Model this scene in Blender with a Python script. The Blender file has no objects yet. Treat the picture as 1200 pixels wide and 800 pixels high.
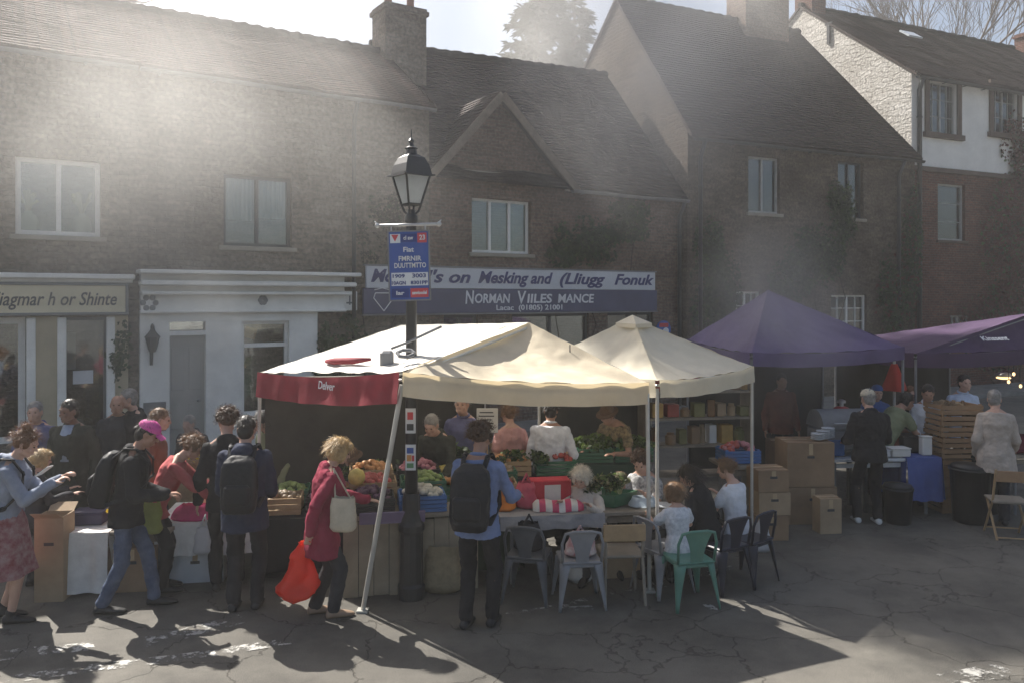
import bpy, math, random
import numpy as np
from mathutils import Vector, Matrix, Euler, noise
R = math.radians
C = bpy.context.scene.collection
scene = bpy.context.scene
rnd = random.Random(11)
V = Vector
# ------------------------------------------------------------------ camera, sky, sun, exposure
CAM_H = 2.85
cam = bpy.data.objects.new('camera', bpy.data.cameras.new('camera'))
C.objects.link(cam)
cam.location = (0, 0, CAM_H)
cam.rotation_euler = (R(90), 0, 0)
cam.data.sensor_width = 36
cam.data.lens = 28.5
cam.data.shift_y = -50 / 1200
cam.data.clip_start = 0.05
cam.data.clip_end = 2000
scene.camera = cam
SUN_AZ, SUN_EL = 44.0, 46.0            # azimuth to the left of straight ahead
SV = V((-math.sin(R(SUN_AZ)) * math.cos(R(SUN_EL)), math.cos(R(SUN_AZ)) * math.cos(R(SUN_EL)), math.sin(R(SUN_EL))))
world = bpy.data.worlds.new('World'); scene.world = world
world.use_nodes = True
wn = world.node_tree.nodes; wn.clear()
sky = wn.new('ShaderNodeTexSky'); sky.sky_type = 'NISHITA'; sky.sun_disc = False
sky.sun_elevation = R(SUN_EL); sky.sun_rotation = R(-SUN_AZ)
sky.air_density = 1.0; sky.dust_density = 3.0; sky.ozone_density = 1.0
bg = wn.new('ShaderNodeBackground'); bg.inputs[1].default_value = 0.05
wo = wn.new('ShaderNodeOutputWorld')
world.node_tree.links.new(sky.outputs[0], bg.inputs[0]); world.node_tree.links.new(bg.outputs[0], wo.inputs[0])
sun = bpy.data.objects.new('sun', bpy.data.lights.new('sun', 'SUN'))
C.objects.link(sun)
sun.data.energy = 5.0; sun.data.angle = R(0.5); sun.data.color = (1.0, 0.95, 0.875)
sun.rotation_euler = SV.to_track_quat('Z', 'Y').to_euler()
sun.location = (-20, 20, 30)
vs = scene.view_settings
vs.view_transform = 'Standard'; vs.look = 'None'; vs.gamma = 1.0; vs.use_curve_mapping = False
vs.exposure = 1.4
cy = scene.cycles
cy.use_denoising = True
cy.max_bounces = 6; cy.diffuse_bounces = 3; cy.glossy_bounces = 2; cy.transmission_bounces = 4
cy.transparent_max_bounces = 12; cy.volume_bounces = 1
cy.volume_step_rate = 2.0; cy.volume_max_steps = 128
cy.sample_clamp_indirect = 6.0

# ------------------------------------------------------------------ helpers: picture to place
F = 950.0
HY = 350.0
def P(px, py, Y):
    return V(((px - 600) / F * Y, Y, CAM_H - (py - HY) / F * Y))
def G(px, py):
    Y = CAM_H * F / (py - HY)
    return V(((px - 600) / F * Y, Y, 0))
def atx(px, Y):
    return (px - 600) / F * Y
class Frame:
    def __init__(s, ox, oy, ang):
        s.o = (ox, oy); s.a = R(ang); s.c = math.cos(s.a); s.s = math.sin(s.a)
    def x(s, px, y=0.0):
        k = (px - 600) / F
        return (k * (s.o[1] + y * s.c) - s.o[0] + y * s.s) / (s.c - k * s.s)
    def w(s, x, y=0.0, z=0.0):
        return V((s.o[0] + x * s.c - y * s.s, s.o[1] + x * s.s + y * s.c, z))
    def z(s, x, py, y=0.0):
        Y = s.o[1] + x * s.s + y * s.c
        return CAM_H - (py - HY) / F * Y

# ------------------------------------------------------------------ materials
MATS = {}
def nt(name):
    m = bpy.data.materials.new(name); m.use_nodes = True
    n = m.node_tree.nodes; n.clear()
    return m, n, m.node_tree.links
def rgb(c):
    return (c[0], c[1], c[2], 1)
def mat(name, col, rough=0.7, var=0.18, scale=6.0, bump=0.0, bscale=60.0, metal=0.0, trans=0.0, spec=0.4, col2=None, detail=5.0, tcol=None, coord='Object'):
    if name in MATS: return MATS[name]
    m, n, l = nt(name)
    out = n.new('ShaderNodeOutputMaterial')
    b = n.new('ShaderNodeBsdfPrincipled')
    b.inputs['Roughness'].default_value = rough; b.inputs['Metallic'].default_value = metal
    b.inputs['Specular IOR Level'].default_value = spec
    tc = n.new('ShaderNodeTexCoord')
    no = n.new('ShaderNodeTexNoise'); no.inputs['Scale'].default_value = scale; no.inputs['Detail'].default_value = detail
    no.inputs['Roughness'].default_value = 0.65
    l.new(tc.outputs[coord], no.inputs['Vector'])
    rmp = n.new('ShaderNodeValToRGB')
    a = [max(0, c * (1 - var)) for c in col]; bb = list(col2) if col2 else [min(1, c * (1 + var)) for c in col]
    rmp.color_ramp.elements[0].position = 0.32; rmp.color_ramp.elements[1].position = 0.68
    rmp.color_ramp.elements[0].color = rgb(a); rmp.color_ramp.elements[1].color = rgb(bb)
    l.new(no.outputs['Fac'], rmp.inputs['Fac']); l.new(rmp.outputs['Color'], b.inputs['Base Color'])
    if bump:
        n2 = n.new('ShaderNodeTexNoise'); n2.inputs['Scale'].default_value = bscale; n2.inputs['Detail'].default_value = 4
        l.new(tc.outputs[coord], n2.inputs['Vector'])
        bp = n.new('ShaderNodeBump'); bp.inputs['Strength'].default_value = bump; bp.inputs['Distance'].default_value = 0.01
        l.new(n2.outputs['Fac'], bp.inputs['Height']); l.new(bp.outputs['Normal'], b.inputs['Normal'])
    sh = b.outputs['BSDF']
    if trans:
        t = n.new('ShaderNodeBsdfTranslucent')
        if tcol: t.inputs['Color'].default_value = rgb(tcol)
        else: l.new(rmp.outputs['Color'], t.inputs['Color'])
        mx = n.new('ShaderNodeMixShader'); mx.inputs[0].default_value = trans
        l.new(b.outputs['BSDF'], mx.inputs[1]); l.new(t.outputs['BSDF'], mx.inputs[2]); sh = mx.outputs['Shader']
    l.new(sh, out.inputs['Surface'])
    MATS[name] = m
    return m
def emit(name, col, s):
    if name in MATS: return MATS[name]
    m, n, l = nt(name)
    out = n.new('ShaderNodeOutputMaterial'); e = n.new('ShaderNodeEmission')
    e.inputs[0].default_value = rgb(col); e.inputs[1].default_value = s
    l.new(e.outputs[0], out.inputs['Surface']); MATS[name] = m
    return m
def glass_mat():
    m, n, l = nt('window_glass')
    out = n.new('ShaderNodeOutputMaterial')
    g = n.new('ShaderNodeBsdfGlossy'); g.inputs['Roughness'].default_value = 0.04; g.inputs['Color'].default_value = (.8, .85, .88, 1)
    t = n.new('ShaderNodeBsdfTransparent'); t.inputs[0].default_value = (.72, .76, .76, 1)
    fr = n.new('ShaderNodeFresnel'); fr.inputs[0].default_value = 1.6
    tc = n.new('ShaderNodeTexCoord'); no = n.new('ShaderNodeTexNoise'); no.inputs['Scale'].default_value = 3
    bp = n.new('ShaderNodeBump'); bp.inputs['Strength'].default_value = .12; bp.inputs['Distance'].default_value = .02
    l.new(tc.outputs['Object'], no.inputs['Vector']); l.new(no.outputs['Fac'], bp.inputs['Height']); l.new(bp.outputs['Normal'], g.inputs['Normal'])
    ad = n.new('ShaderNodeMath'); ad.operation = 'ADD'; ad.inputs[1].default_value = .08
    l.new(fr.outputs[0], ad.inputs[0])
    mx = n.new('ShaderNodeMixShader'); l.new(ad.outputs[0], mx.inputs[0]); l.new(t.outputs[0], mx.inputs[1]); l.new(g.outputs[0], mx.inputs[2])
    l.new(mx.outputs[0], out.inputs['Surface'])
    return m
def masonry(name, c1, c2, mortar, bw=0.28, bh=0.085, msize=0.012, warp=0.03, stain=0.5, bump=0.6, tint=None, rough=0.9):
    """coursed stone or brick laid by the mesh's UVs in metres"""
    m, n, l = nt(name)
    out = n.new('ShaderNodeOutputMaterial'); b = n.new('ShaderNodeBsdfPrincipled'); b.inputs['Roughness'].default_value = rough
    b.inputs['Specular IOR Level'].default_value = 0.2
    uv = n.new('ShaderNodeUVMap')
    nz = n.new('ShaderNodeTexNoise'); nz.inputs['Scale'].default_value = 2.2; nz.inputs['Detail'].default_value = 3
    l.new(uv.outputs[0], nz.inputs['Vector'])
    sub = n.new('ShaderNodeVectorMath'); sub.operation = 'SUBTRACT'; sub.inputs[1].default_value = (.5, .5, .5)
    l.new(nz.outputs['Color'], sub.inputs[0])
    sc = n.new('ShaderNodeVectorMath'); sc.operation = 'SCALE'; sc.inputs['Scale'].default_value = warp * 3
    l.new(sub.outputs[0], sc.inputs[0])
    add = n.new('ShaderNodeVectorMath'); add.operation = 'ADD'
    l.new(uv.outputs[0], add.inputs[0]); l.new(sc.outputs[0], add.inputs[1])
    br = n.new('ShaderNodeTexBrick'); br.inputs['Scale'].default_value = 1
    br.inputs['Brick Width'].default_value = bw; br.inputs['Row Height'].default_value = bh
    br.inputs['Mortar Size'].default_value = msize; br.inputs['Mortar Smooth'].default_value = 0.4
    br.inputs['Color1'].default_value = rgb(c1); br.inputs['Color2'].default_value = rgb(c2); br.inputs['Mortar'].default_value = rgb(mortar)
    l.new(add.outputs[0], br.inputs['Vector'])
    n2 = n.new('ShaderNodeTexNoise'); n2.inputs['Scale'].default_value = 0.9; n2.inputs['Detail'].default_value = 7; n2.inputs['Roughness'].default_value = .7
    l.new(uv.outputs[0], n2.inputs['Vector'])
    rp = n.new('ShaderNodeValToRGB'); rp.color_ramp.elements[0].position = .3; rp.color_ramp.elements[1].position = .72
    lo = 1 - stain
    t = tint or (1, 1, 1)
    rp.color_ramp.elements[0].color = (lo, lo * .97, lo * .93, 1); rp.color_ramp.elements[1].color = (1.1 * t[0], 1.1 * t[1], 1.1 * t[2], 1)
    l.new(n2.outputs['Fac'], rp.inputs['Fac'])
    n3 = n.new('ShaderNodeTexNoise'); n3.inputs['Scale'].default_value = 14; n3.inputs['Detail'].default_value = 4
    l.new(uv.outputs[0], n3.inputs['Vector'])
    r3 = n.new('ShaderNodeValToRGB'); r3.color_ramp.elements[0].color = (.62, .6, .58, 1); r3.color_ramp.elements[1].color = (1.25, 1.22, 1.2, 1)
    r3.color_ramp.elements[0].position = .3; r3.color_ramp.elements[1].position = .7
    l.new(n3.outputs['Fac'], r3.inputs['Fac'])
    mu = n.new('ShaderNodeMixRGB'); mu.blend_type = 'MULTIPLY'; mu.inputs[0].default_value = 1
    l.new(br.outputs['Color'], mu.inputs[1]); l.new(rp.outputs['Color'], mu.inputs[2])
    m2 = n.new('ShaderNodeMixRGB'); m2.blend_type = 'MULTIPLY'; m2.inputs[0].default_value = 1
    l.new(mu.outputs[0], m2.inputs[1]); l.new(r3.outputs['Color'], m2.inputs[2])
    l.new(m2.outputs[0], b.inputs['Base Color'])
    ma = n.new('ShaderNodeMath'); ma.operation = 'MULTIPLY_ADD'; ma.inputs[1].default_value = -1.0
    l.new(br.outputs['Fac'], ma.inputs[0]); l.new(n3.outputs['Fac'], ma.inputs[2])
    bp = n.new('ShaderNodeBump'); bp.inputs['Strength'].default_value = bump; bp.inputs['Distance'].default_value = .03
    l.new(ma.outputs[0], bp.inputs['Height']); l.new(bp.outputs['Normal'], b.inputs['Normal'])
    l.new(b.outputs[0], out.inputs['Surface'])
    MATS[name] = m
    return m

# ------------------------------------------------------------------ mesh builder
FIN = []      # (object, voxel size, wrinkle, wrinkle size, smoothing)
class MB:
    def __init__(s):
        s.v = []; s.f = []; s.mi = []; s.uv = {}
        s.cur = 0
    def face(s, idx, uv=None):
        s.f.append(tuple(idx)); s.mi.append(s.cur)
        if uv: s.uv[len(s.f) - 1] = uv
    def quad(s, a, b, c, d, uv=None):
        i = len(s.v); s.v += [V(a), V(b), V(c), V(d)]; s.face((i, i + 1, i + 2, i + 3), uv)
    def poly(s, pts, uv=None):
        i = len(s.v); s.v += [V(p) for p in pts]; s.face(range(i, i + len(pts)), uv)
    def box(s, c, size, rot=None, bev=0.0, uvm=False):
        c = V(c); h = V(size) / 2
        M = rot if rot is not None else Matrix.Identity(3)
        if isinstance(M, (int, float)): M = Matrix.Rotation(M, 3, 'Z')
        if bev <= 0:
            i = len(s.v)
            for z in (-1, 1):
                for y in (-1, 1):
                    for x in (-1, 1):
                        s.v.append(c + M @ V((x * h.x, y * h.y, z * h.z)))
            for q, ax in (((0, 2, 3, 1), 'z'), ((4, 5, 7, 6), 'z'), ((0, 1, 5, 4), 'y'), ((2, 6, 7, 3), 'y'), ((0, 4, 6, 2), 'x'), ((1, 3, 7, 5), 'x')):
                uv = None
                if uvm:
                    pts = [s.v[i + k] for k in q]
                    uv = [((p.x + p.y) if ax != 'z' else p.x, p.z if ax != 'z' else p.y) for p in pts]
                s.face([i + k for k in q], uv)
        else:
            b = min(bev, min(h) * .9)
            rings = []
            prof = [(-h.z, b), (-h.z + b, 0), (h.z - b, 0), (h.z, b)]
            i = len(s.v)
            for z, ins in prof:
                x = h.x - ins; y = h.y - ins
                cb = b if ins == 0 else b * .6
                for (px, py) in ((-x + cb, -y), (x - cb, -y), (x, -y + cb), (x, y - cb), (x - cb, y), (-x + cb, y), (-x, y - cb), (-x, -y + cb)):
                    s.v.append(c + M @ V((px, py, z)))
            for k in range(3):
                for j in range(8):
                    a = i + k * 8 + j; b2 = i + k * 8 + (j + 1) % 8
                    s.face((a, b2, b2 + 8, a + 8))
            s.face([i + 7 - j for j in range(8)]); s.face([i + 24 + j for j in range(8)])
    def loft(s, rings, n=14, cap=True):
        """rings: (centre, xdir, ydir, rx, ry)"""
        i = len(s.v)
        for c, xd, yd, rx, ry in rings:
            for k in range(n):
                a = 2 * math.pi * k / n
                s.v.append(V(c) + V(xd) * (rx * math.cos(a)) + V(yd) * (ry * math.sin(a)))
        for r in range(len(rings) - 1):
            for k in range(n):
                a = i + r * n + k; b = i + r * n + (k + 1) % n
                s.face((a, b, b + n, a + n))
        if cap:
            s.face([i + n - 1 - k for k in range(n)]); s.face([i + (len(rings) - 1) * n + k for k in range(n)])
    def capsule(s, p0, p1, r0, r1, n=10, flat=1.0, fdir=None):
        p0 = V(p0); p1 = V(p1); d = p1 - p0
        L = d.length or 1e-6; d = d / L
        if fdir is not None:
            xd = V(fdir) - d * d.dot(V(fdir)); xd.normalize()
        else:
            xd = d.orthogonal().normalized()
        yd = d.cross(xd)
        rings = []
        for a in (-75, -45, -15):
            rings.append((p0 + d * (r0 * math.sin(R(a))), xd, yd, r0 * math.cos(R(a)) * flat, r0 * math.cos(R(a))))
        for a in (15, 45, 75):
            rings.append((p1 + d * (r1 * math.sin(R(a))), xd, yd, r1 * math.cos(R(a)) * flat, r1 * math.cos(R(a))))
        s.loft(rings, n)
    def tube(s, pts, r, n=6, cap=True):
        pts = [V(p) for p in pts]
        rs = r if isinstance(r, (list, tuple)) else [r] * len(pts)
        xd = None; rings = []
        for k, p in enumerate(pts):
            d = (pts[min(k + 1, len(pts) - 1)] - pts[max(k - 1, 0)])
            if d.length < 1e-9: d = V((0, 0, 1))
            d.normalize()
            if xd is None: xd = d.orthogonal().normalized()
            xd = (xd - d * d.dot(xd))
            if xd.length < 1e-6: xd = d.orthogonal()
            xd.normalize()
            rings.append((p, xd, d.cross(xd), rs[k], rs[k]))
        s.loft(rings, n, cap)
    def ell(s, c, r, M=None, nu=12, nv=8, jit=0.0, rg=None):
        c = V(c); i = len(s.v)
        M = M or Matrix.Identity(3)
        top = c + M @ V((0, 0, r[2])); 
        s.v.append(c + M @ V((0, 0, -r[2])))
        for j in range(1, nv):
            a = -math.pi / 2 + math.pi * j / nv
            for k in range(nu):
                t = 2 * math.pi * k / nu
                q = V((r[0] * math.cos(a) * math.cos(t), r[1] * math.cos(a) * math.sin(t), r[2] * math.sin(a)))
                if jit: q *= 1 + (rg or rnd).uniform(-jit, jit)
                s.v.append(c + M @ q)
        s.v.append(top)
        e = len(s.v) - 1
        for k in range(nu): s.face((i, i + 1 + (k + 1) % nu, i + 1 + k))
        for j in range(nv - 2):
            for k in range(nu):
                a = i + 1 + j * nu + k; b = i + 1 + j * nu + (k + 1) % nu
                s.face((a, b, b + nu, a + nu))
        o = i + 1 + (nv - 2) * nu
        for k in range(nu): s.face((o + k, o + (k + 1) % nu, e))
    def lathe(s, c, prof, n=16):
        s.loft([(V(c) + V((0, 0, z)), V((1, 0, 0)), V((0, 1, 0)), r, r) for r, z in prof], n)
    def grid(s, fn, nu, nv, uvfn=None):
        i = len(s.v)
        for b in range(nv + 1):
            for a in range(nu + 1):
                s.v.append(V(fn(a / nu, b / nv)))
        for b in range(nv):
            for a in range(nu):
                q = i + b * (nu + 1) + a
                uv = None
                if uvfn: uv = [uvfn(a / nu, b / nv), uvfn((a + 1) / nu, b / nv), uvfn((a + 1) / nu, (b + 1) / nv), uvfn(a / nu, (b + 1) / nv)]
                s.face((q, q + 1, q + nu + 2, q + nu + 1), uv)
    def xf(s, M, start=0):
        for k in range(start, len(s.v)): s.v[k] = M @ s.v[k]
        return s
    def build(s, name, m, parent=None, origin=None, smooth=False, vox=0, wr=0, ws=.12, sm=0):
        me = bpy.data.meshes.new(name)
        o = V(origin) if origin is not None else V((0, 0, 0))
        me.from_pydata([tuple(p - o) for p in s.v], [], s.f)
        ms = m if isinstance(m, (list, tuple)) else [m]
        for q in ms: me.materials.append(q)
        if len(ms) > 1: me.polygons.foreach_set('material_index', s.mi)
        if s.uv:
            ul = me.uv_layers.new(name='UVMap')
            for fi, uv in s.uv.items():
                p = me.polygons[fi]
                for k, li in enumerate(p.loop_indices): ul.data[li].uv = uv[k]
        if smooth: me.polygons.foreach_set('use_smooth', [True] * len(me.polygons))
        me.update()
        ob = bpy.data.objects.new(name, me); C.objects.link(ob)
        if parent is not None: ob.parent = parent
        elif origin is not None: ob.location = o
        if vox or wr or sm: FIN.append((ob, vox, wr, ws, sm))
        return ob
def tag(o, label=None, cat=None, group=None, kind=None):
    if label: o['label'] = label
    if cat: o['category'] = cat
    if group: o['group'] = group
    if kind: o['kind'] = kind
    return o
def thing(name, label, cat, loc=(0, 0, 0), rz=0.0, group=None):
    o = bpy.data.objects.new(name, None); C.objects.link(o)
    o.location = loc; o.rotation_euler = (0, 0, rz); o.empty_display_size = .2
    return tag(o, label, cat, group)
def dup(root, loc, rz=None, label=None, group=None):
    r = root.copy(); C.objects.link(r); r.location = loc
    if rz is not None: r.rotation_euler = (0, 0, rz)
    if label: r['label'] = label
    if group: r['group'] = group
    for ch in list(root.children):
        c = ch.copy(); C.objects.link(c); c.parent = r
        for g in ch.children:
            d = g.copy(); C.objects.link(d); d.parent = c
    return r
def finalize():
    ctex = {}
    for ob, vox, wr, ws, sm in FIN:
        if vox:
            md = ob.modifiers.new('r', 'REMESH'); md.mode = 'VOXEL'; md.voxel_size = vox; md.use_smooth_shade = True
        if sm:
            md = ob.modifiers.new('s', 'SMOOTH'); md.iterations = sm; md.factor = .5
        if wr:
            if ws not in ctex:
                t = bpy.data.textures.new('c%g' % ws, 'CLOUDS'); t.noise_scale = ws; t.noise_depth = 2; ctex[ws] = t
            md = ob.modifiers.new('d', 'DISPLACE'); md.texture = ctex[ws]; md.strength = wr; md.mid_level = .5
            md.texture_coords = 'GLOBAL'
    bpy.context.view_layer.update()
    dg = bpy.context.evaluated_depsgraph_get()
    new = []
    for ob, *_ in FIN:
        new.append((ob, bpy.data.meshes.new_from_object(ob.evaluated_get(dg))))
    for ob, me in new:
        old = ob.data; nm = old.name
        ob.modifiers.clear(); ob.data = me
        bpy.data.meshes.remove(old); me.name = nm
    FIN.clear()
def text(name, body, size, m, parent, M, align='CENTER', shear=0.0, ext=.002, off=0.0, width=None):
    """lettering turned into a mesh; M places it in the parent's space (text lies in its XY)"""
    cu = bpy.data.curves.new(name, 'FONT'); cu.body = body; cu.size = size; cu.shear = shear; cu.extrude = ext; cu.offset = off
    cu.align_x = align; cu.align_y = 'CENTER'; cu.resolution_u = 3
    ob = bpy.data.objects.new(name, cu); C.objects.link(ob)
    bpy.context.view_layer.update()
    me = bpy.data.meshes.new_from_object(ob.evaluated_get(bpy.context.evaluated_depsgraph_get()))
    bpy.data.objects.remove(ob); bpy.data.curves.remove(cu)
    if width:
        xs = [v.co.x for v in me.vertices]
        k = width / (max(xs) - min(xs)); mid = (max(xs) + min(xs)) / 2 if align == 'CENTER' else 0
        for v in me.vertices: v.co.x = (v.co.x - mid) * k
    me.transform(M)
    me.materials.append(m)
    o = bpy.data.objects.new(name, me); C.objects.link(o)
    if parent is not None: o.parent = parent
    return o
HAZE_D = 0.0025
SMOKES = [((-5.4, 11.9, 4.4), (2.8, 1.4, 3.6), .52, 1), ((2.4, 15.0, 7.4), (4.6, 2.6, 4.0), .36, 2), ((3.5, 10.9, 2.7), (1.3, .8, 1.8), 1.1, 3), ((-3.5, 12.0, 6.2), (7.0, 2.0, 3.6), .15, 4), ((1.0, 26.0, 11.5), (5.0, 3.0, 4.5), .15, 5), ((-4.2, 10.7, 2.0), (1.1, .6, 1.5), .8, 6)]
# ------------------------------------------------------------------ materials of the place
STONE = masonry('coursed_rubble', (.30, .255, .205), (.21, .175, .14), (.24, .215, .18), bw=.30, bh=.095, msize=.012, warp=.05, stain=.55, bump=1.0)
STONE2 = masonry('brown_rubble', (.185, .15, .115), (.12, .098, .075), (.15, .125, .10), bw=.34, bh=.11, msize=.014, warp=.06, stain=.5, bump=.9)
REDBRICK = masonry('red_brick', (.20, .085, .06), (.12, .055, .042), (.16, .13, .11), bw=.225, bh=.075, msize=.01, warp=.008, stain=.45, bump=.7)
PINKBRICK = masonry('pink_brick', (.25, .175, .14), (.165, .115, .092), (.21, .185, .155), bw=.225, bh=.075, msize=.01, warp=.012, stain=.45, bump=.7)
TILE = masonry('clay_roof_tiles', (.125, .075, .058), (.075, .05, .042), (.035, .028, .025), bw=.17, bh=.11, msize=.006, warp=.01, stain=.5, bump=.6, rough=.85)
TILE2 = masonry('dark_roof_tiles', (.085, .058, .05), (.055, .042, .038), (.03, .025, .023), bw=.17, bh=.11, msize=.006, warp=.012, stain=.5, bump=.6, rough=.85)
WHITESTONE = masonry('whitewashed_rubble', (.66, .65, .62), (.56, .55, .52), (.50, .49, .46), bw=.42, bh=.16, msize=.02, warp=.12, stain=.3, bump=1.0)
RENDERW = mat('whitewashed_stone', (.74, .73, .70), .85, .1, 1.4, .9, 5.0, spec=.2)
WHITEP = mat('white_paint', (.78, .77, .73), .45, .1, 2.5, .15, 40)
CREAMP = mat('cream_paint', (.62, .56, .40), .5, .08, 2.5, .1, 40)
GREYP = mat('grey_paint', (.16, .165, .17), .5, .1, 3)
DARKP = mat('dark_paint', (.045, .047, .05), .45, .2, 3)
BEIGEW = mat('beige_render', (.42, .36, .25), .85, .15, 1.5, .3, 30)
BLUEP = mat('slate_blue_board', (.085, .085, .15), .5, .12, 1.6)
PALEB = mat('pale_board', (.60, .61, .64), .5, .07, 1.6)
NAVY = mat('navy_lettering', (.035, .04, .15), .5, .1, 4)
IRON = mat('black_iron', (.022, .023, .026), .42, .25, 8, .2, 60, spec=.5)
LEAD = mat('lead_grey', (.20, .20, .205), .6, .2, 3)
STONESILL = mat('dressed_stone', (.30, .27, .22), .85, .15, 3, .3, 40)
CURT = mat('net_curtain', (.62, .61, .58), .9, .1, 5, trans=.4)
TERRA = mat('terracotta', (.30, .14, .09), .8, .2, 5)
GLASS = glass_mat()
OBST = mat('etched_lamp_glass', (.55, .57, .57), .3, .08, 5, trans=.6)

def asphalt():
    m, n, l = nt('asphalt')
    out = n.new('ShaderNodeOutputMaterial'); b = n.new('ShaderNodeBsdfPrincipled'); b.inputs['Roughness'].default_value = .82
    b.inputs['Specular IOR Level'].default_value = .3
    tc = n.new('ShaderNodeTexCoord')
    def noi(s, d=4, r=.6):
        q = n.new('ShaderNodeTexNoise'); q.inputs['Scale'].default_value = s; q.inputs['Detail'].default_value = d; q.inputs['Roughness'].default_value = r
        l.new(tc.outputs['Object'], q.inputs['Vector']); return q
    def ramp(src, p0, c0, p1, c1):
        q = n.new('ShaderNodeValToRGB'); q.color_ramp.elements[0].position = p0; q.color_ramp.elements[1].position = p1
        q.color_ramp.elements[0].color = rgb(c0); q.color_ramp.elements[1].color = rgb(c1); l.new(src, q.inputs['Fac']); return q
    def mul(a, c, mode='MULTIPLY'):
        q = n.new('ShaderNodeMixRGB'); q.blend_type = mode; q.inputs[0].default_value = 1; l.new(a, q.inputs[1]); l.new(c, q.inputs[2]); return q
    base = ramp(noi(.7, 8, .7).outputs['Fac'], .3, (.095, .090, .082), .7, (.16, .152, .137))
    grit = noi(140, 3, .7)
    gr = ramp(grit.outputs['Fac'], .35, (.55, .55, .55), .68, (1.5, 1.48, 1.42))
    c1 = mul(base.outputs[0], gr.outputs[0])
    # cracks
    wv = noi(1.8, 4); 
    vadd = n.new('ShaderNodeVectorMath'); vadd.operation = 'ADD'; l.new(tc.outputs['Object'], vadd.inputs[0])
    vsc = n.new('ShaderNodeVectorMath'); vsc.operation = 'SCALE'; vsc.inputs['Scale'].default_value = .55; l.new(wv.outputs['Color'], vsc.inputs[0]); l.new(vsc.outputs[0], vadd.inputs[1])
    vo = n.new('ShaderNodeTexVoronoi'); vo.feature = 'DISTANCE_TO_EDGE'; vo.inputs['Scale'].default_value = .95; l.new(vadd.outputs[0], vo.inputs['Vector'])
    cr = ramp(vo.outputs['Distance'], .004, (.62, .61, .60), .004, (1, 1, 1))
    mk = ramp(noi(.45, 2).outputs['Fac'], .30, (1, 1, 1), .38, (0, 0, 0))
    mxc = n.new('ShaderNodeMixRGB'); l.new(mk.outputs[0], mxc.inputs[0]); l.new(cr.outputs[0], mxc.inputs[1]); mxc.inputs[2].default_value = (1, 1, 1, 1)
    c2 = mul(c1.outputs[0], mxc.outputs[0])
    # old oil spots
    sp = ramp(noi(.9, 6, .7).outputs['Fac'], .36, (.66, .66, .66), .56, (1.06, 1.05, 1.03))
    c3 = mul(c2.outputs[0], sp.outputs[0])
    l.new(c3.outputs[0], b.inputs['Base Color'])
    bp = n.new('ShaderNodeBump'); bp.inputs['Strength'].default_value = .7; bp.inputs['Distance'].default_value = .008
    l.new(grit.outputs['Fac'], bp.inputs['Height'])
    bp2 = n.new('ShaderNodeBump'); bp2.inputs['Strength'].default_value = .8; bp2.inputs['Distance'].default_value = .02
    l.new(mxc.outputs[0], bp2.inputs['Height']); l.new(bp.outputs[0], bp2.inputs['Normal']); l.new(bp2.outputs[0], b.inputs['Normal'])
    l.new(b.outputs[0], out.inputs['Surface'])
    return m
ASPH = asphalt()
def worn_paint(name, lo, hi):
    m, n, l = nt(name)
    out = n.new('ShaderNodeOutputMaterial'); b = n.new('ShaderNodeBsdfPrincipled'); b.inputs['Roughness'].default_value = .7
    b.inputs['Base Color'].default_value = (.40, .39, .36, 1)
    tc = n.new('ShaderNodeTexCoord'); q = n.new('ShaderNodeTexNoise'); q.inputs['Scale'].default_value = 7; q.inputs['Detail'].default_value = 8; q.inputs['Roughness'].default_value = .75
    l.new(tc.outputs['Object'], q.inputs['Vector'])
    rp = n.new('ShaderNodeValToRGB'); rp.color_ramp.elements[0].position = lo; rp.color_ramp.elements[1].position = hi; l.new(q.outputs['Fac'], rp.inputs['Fac'])
    t = n.new('ShaderNodeBsdfTransparent'); mx = n.new('ShaderNodeMixShader')
    l.new(rp.outputs[0], mx.inputs[0]); l.new(t.outputs[0], mx.inputs[1]); l.new(b.outputs[0], mx.inputs[2]); l.new(mx.outputs[0], out.inputs['Surface'])
    return m
PAINT = worn_paint('worn_road_paint', .49, .58)
FAINT = worn_paint('faded_road_paint', .50, .60)

# ------------------------------------------------------------------ ground and road
g = MB(); g.quad((-300, -120, 0), (300, -120, 0), (300, 420, 0), (-300, 420, 0))
tag(g.build('road', ASPH), kind='structure')
def strip(name, pxs, w, m):
    pts = [G(*p) for p in pxs]
    b = MB(); pr = []
    for k, p in enumerate(pts):
        d = (pts[min(k + 1, len(pts) - 1)] - pts[max(k - 1, 0)]).normalized(); q = V((-d.y, d.x, 0))
        pr.append((p - q * w / 2 + V((0, 0, .005)), p + q * w / 2 + V((0, 0, .005))))
    for k in range(len(pr) - 1):
        b.quad(pr[k][0], pr[k + 1][0], pr[k + 1][1], pr[k][1])
    return tag(b.build(name, m), kind='structure')
strip('pale_road_strip', [(-60, 808), (25, 794), (120, 781), (215, 770), (300, 757), (345, 750)], .14, PAINT)
strip('pale_road_strip', [(-40, 775), (30, 764), (85, 760), (110, 755)], .2, PAINT)  # pale blotches drawn as a strip of the same broken white
strip('pale_road_strip', [(170, 752), (205, 745), (262, 730), (285, 724)], .22, PAINT)  # wider pale blotch, broken up by noise
strip('pale_road_strip', [(590, 721), (640, 713), (690, 701), (760, 690), (860, 664)], .10, FAINT)
strip('pale_road_strip', [(655, 714), (695, 712)], .12, PAINT)
strip('pale_road_strip', [(1110, 797), (1180, 783)], .2, FAINT)
strip('pale_road_strip', [(828, 712), (838, 711)], .16, PAINT)

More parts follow.
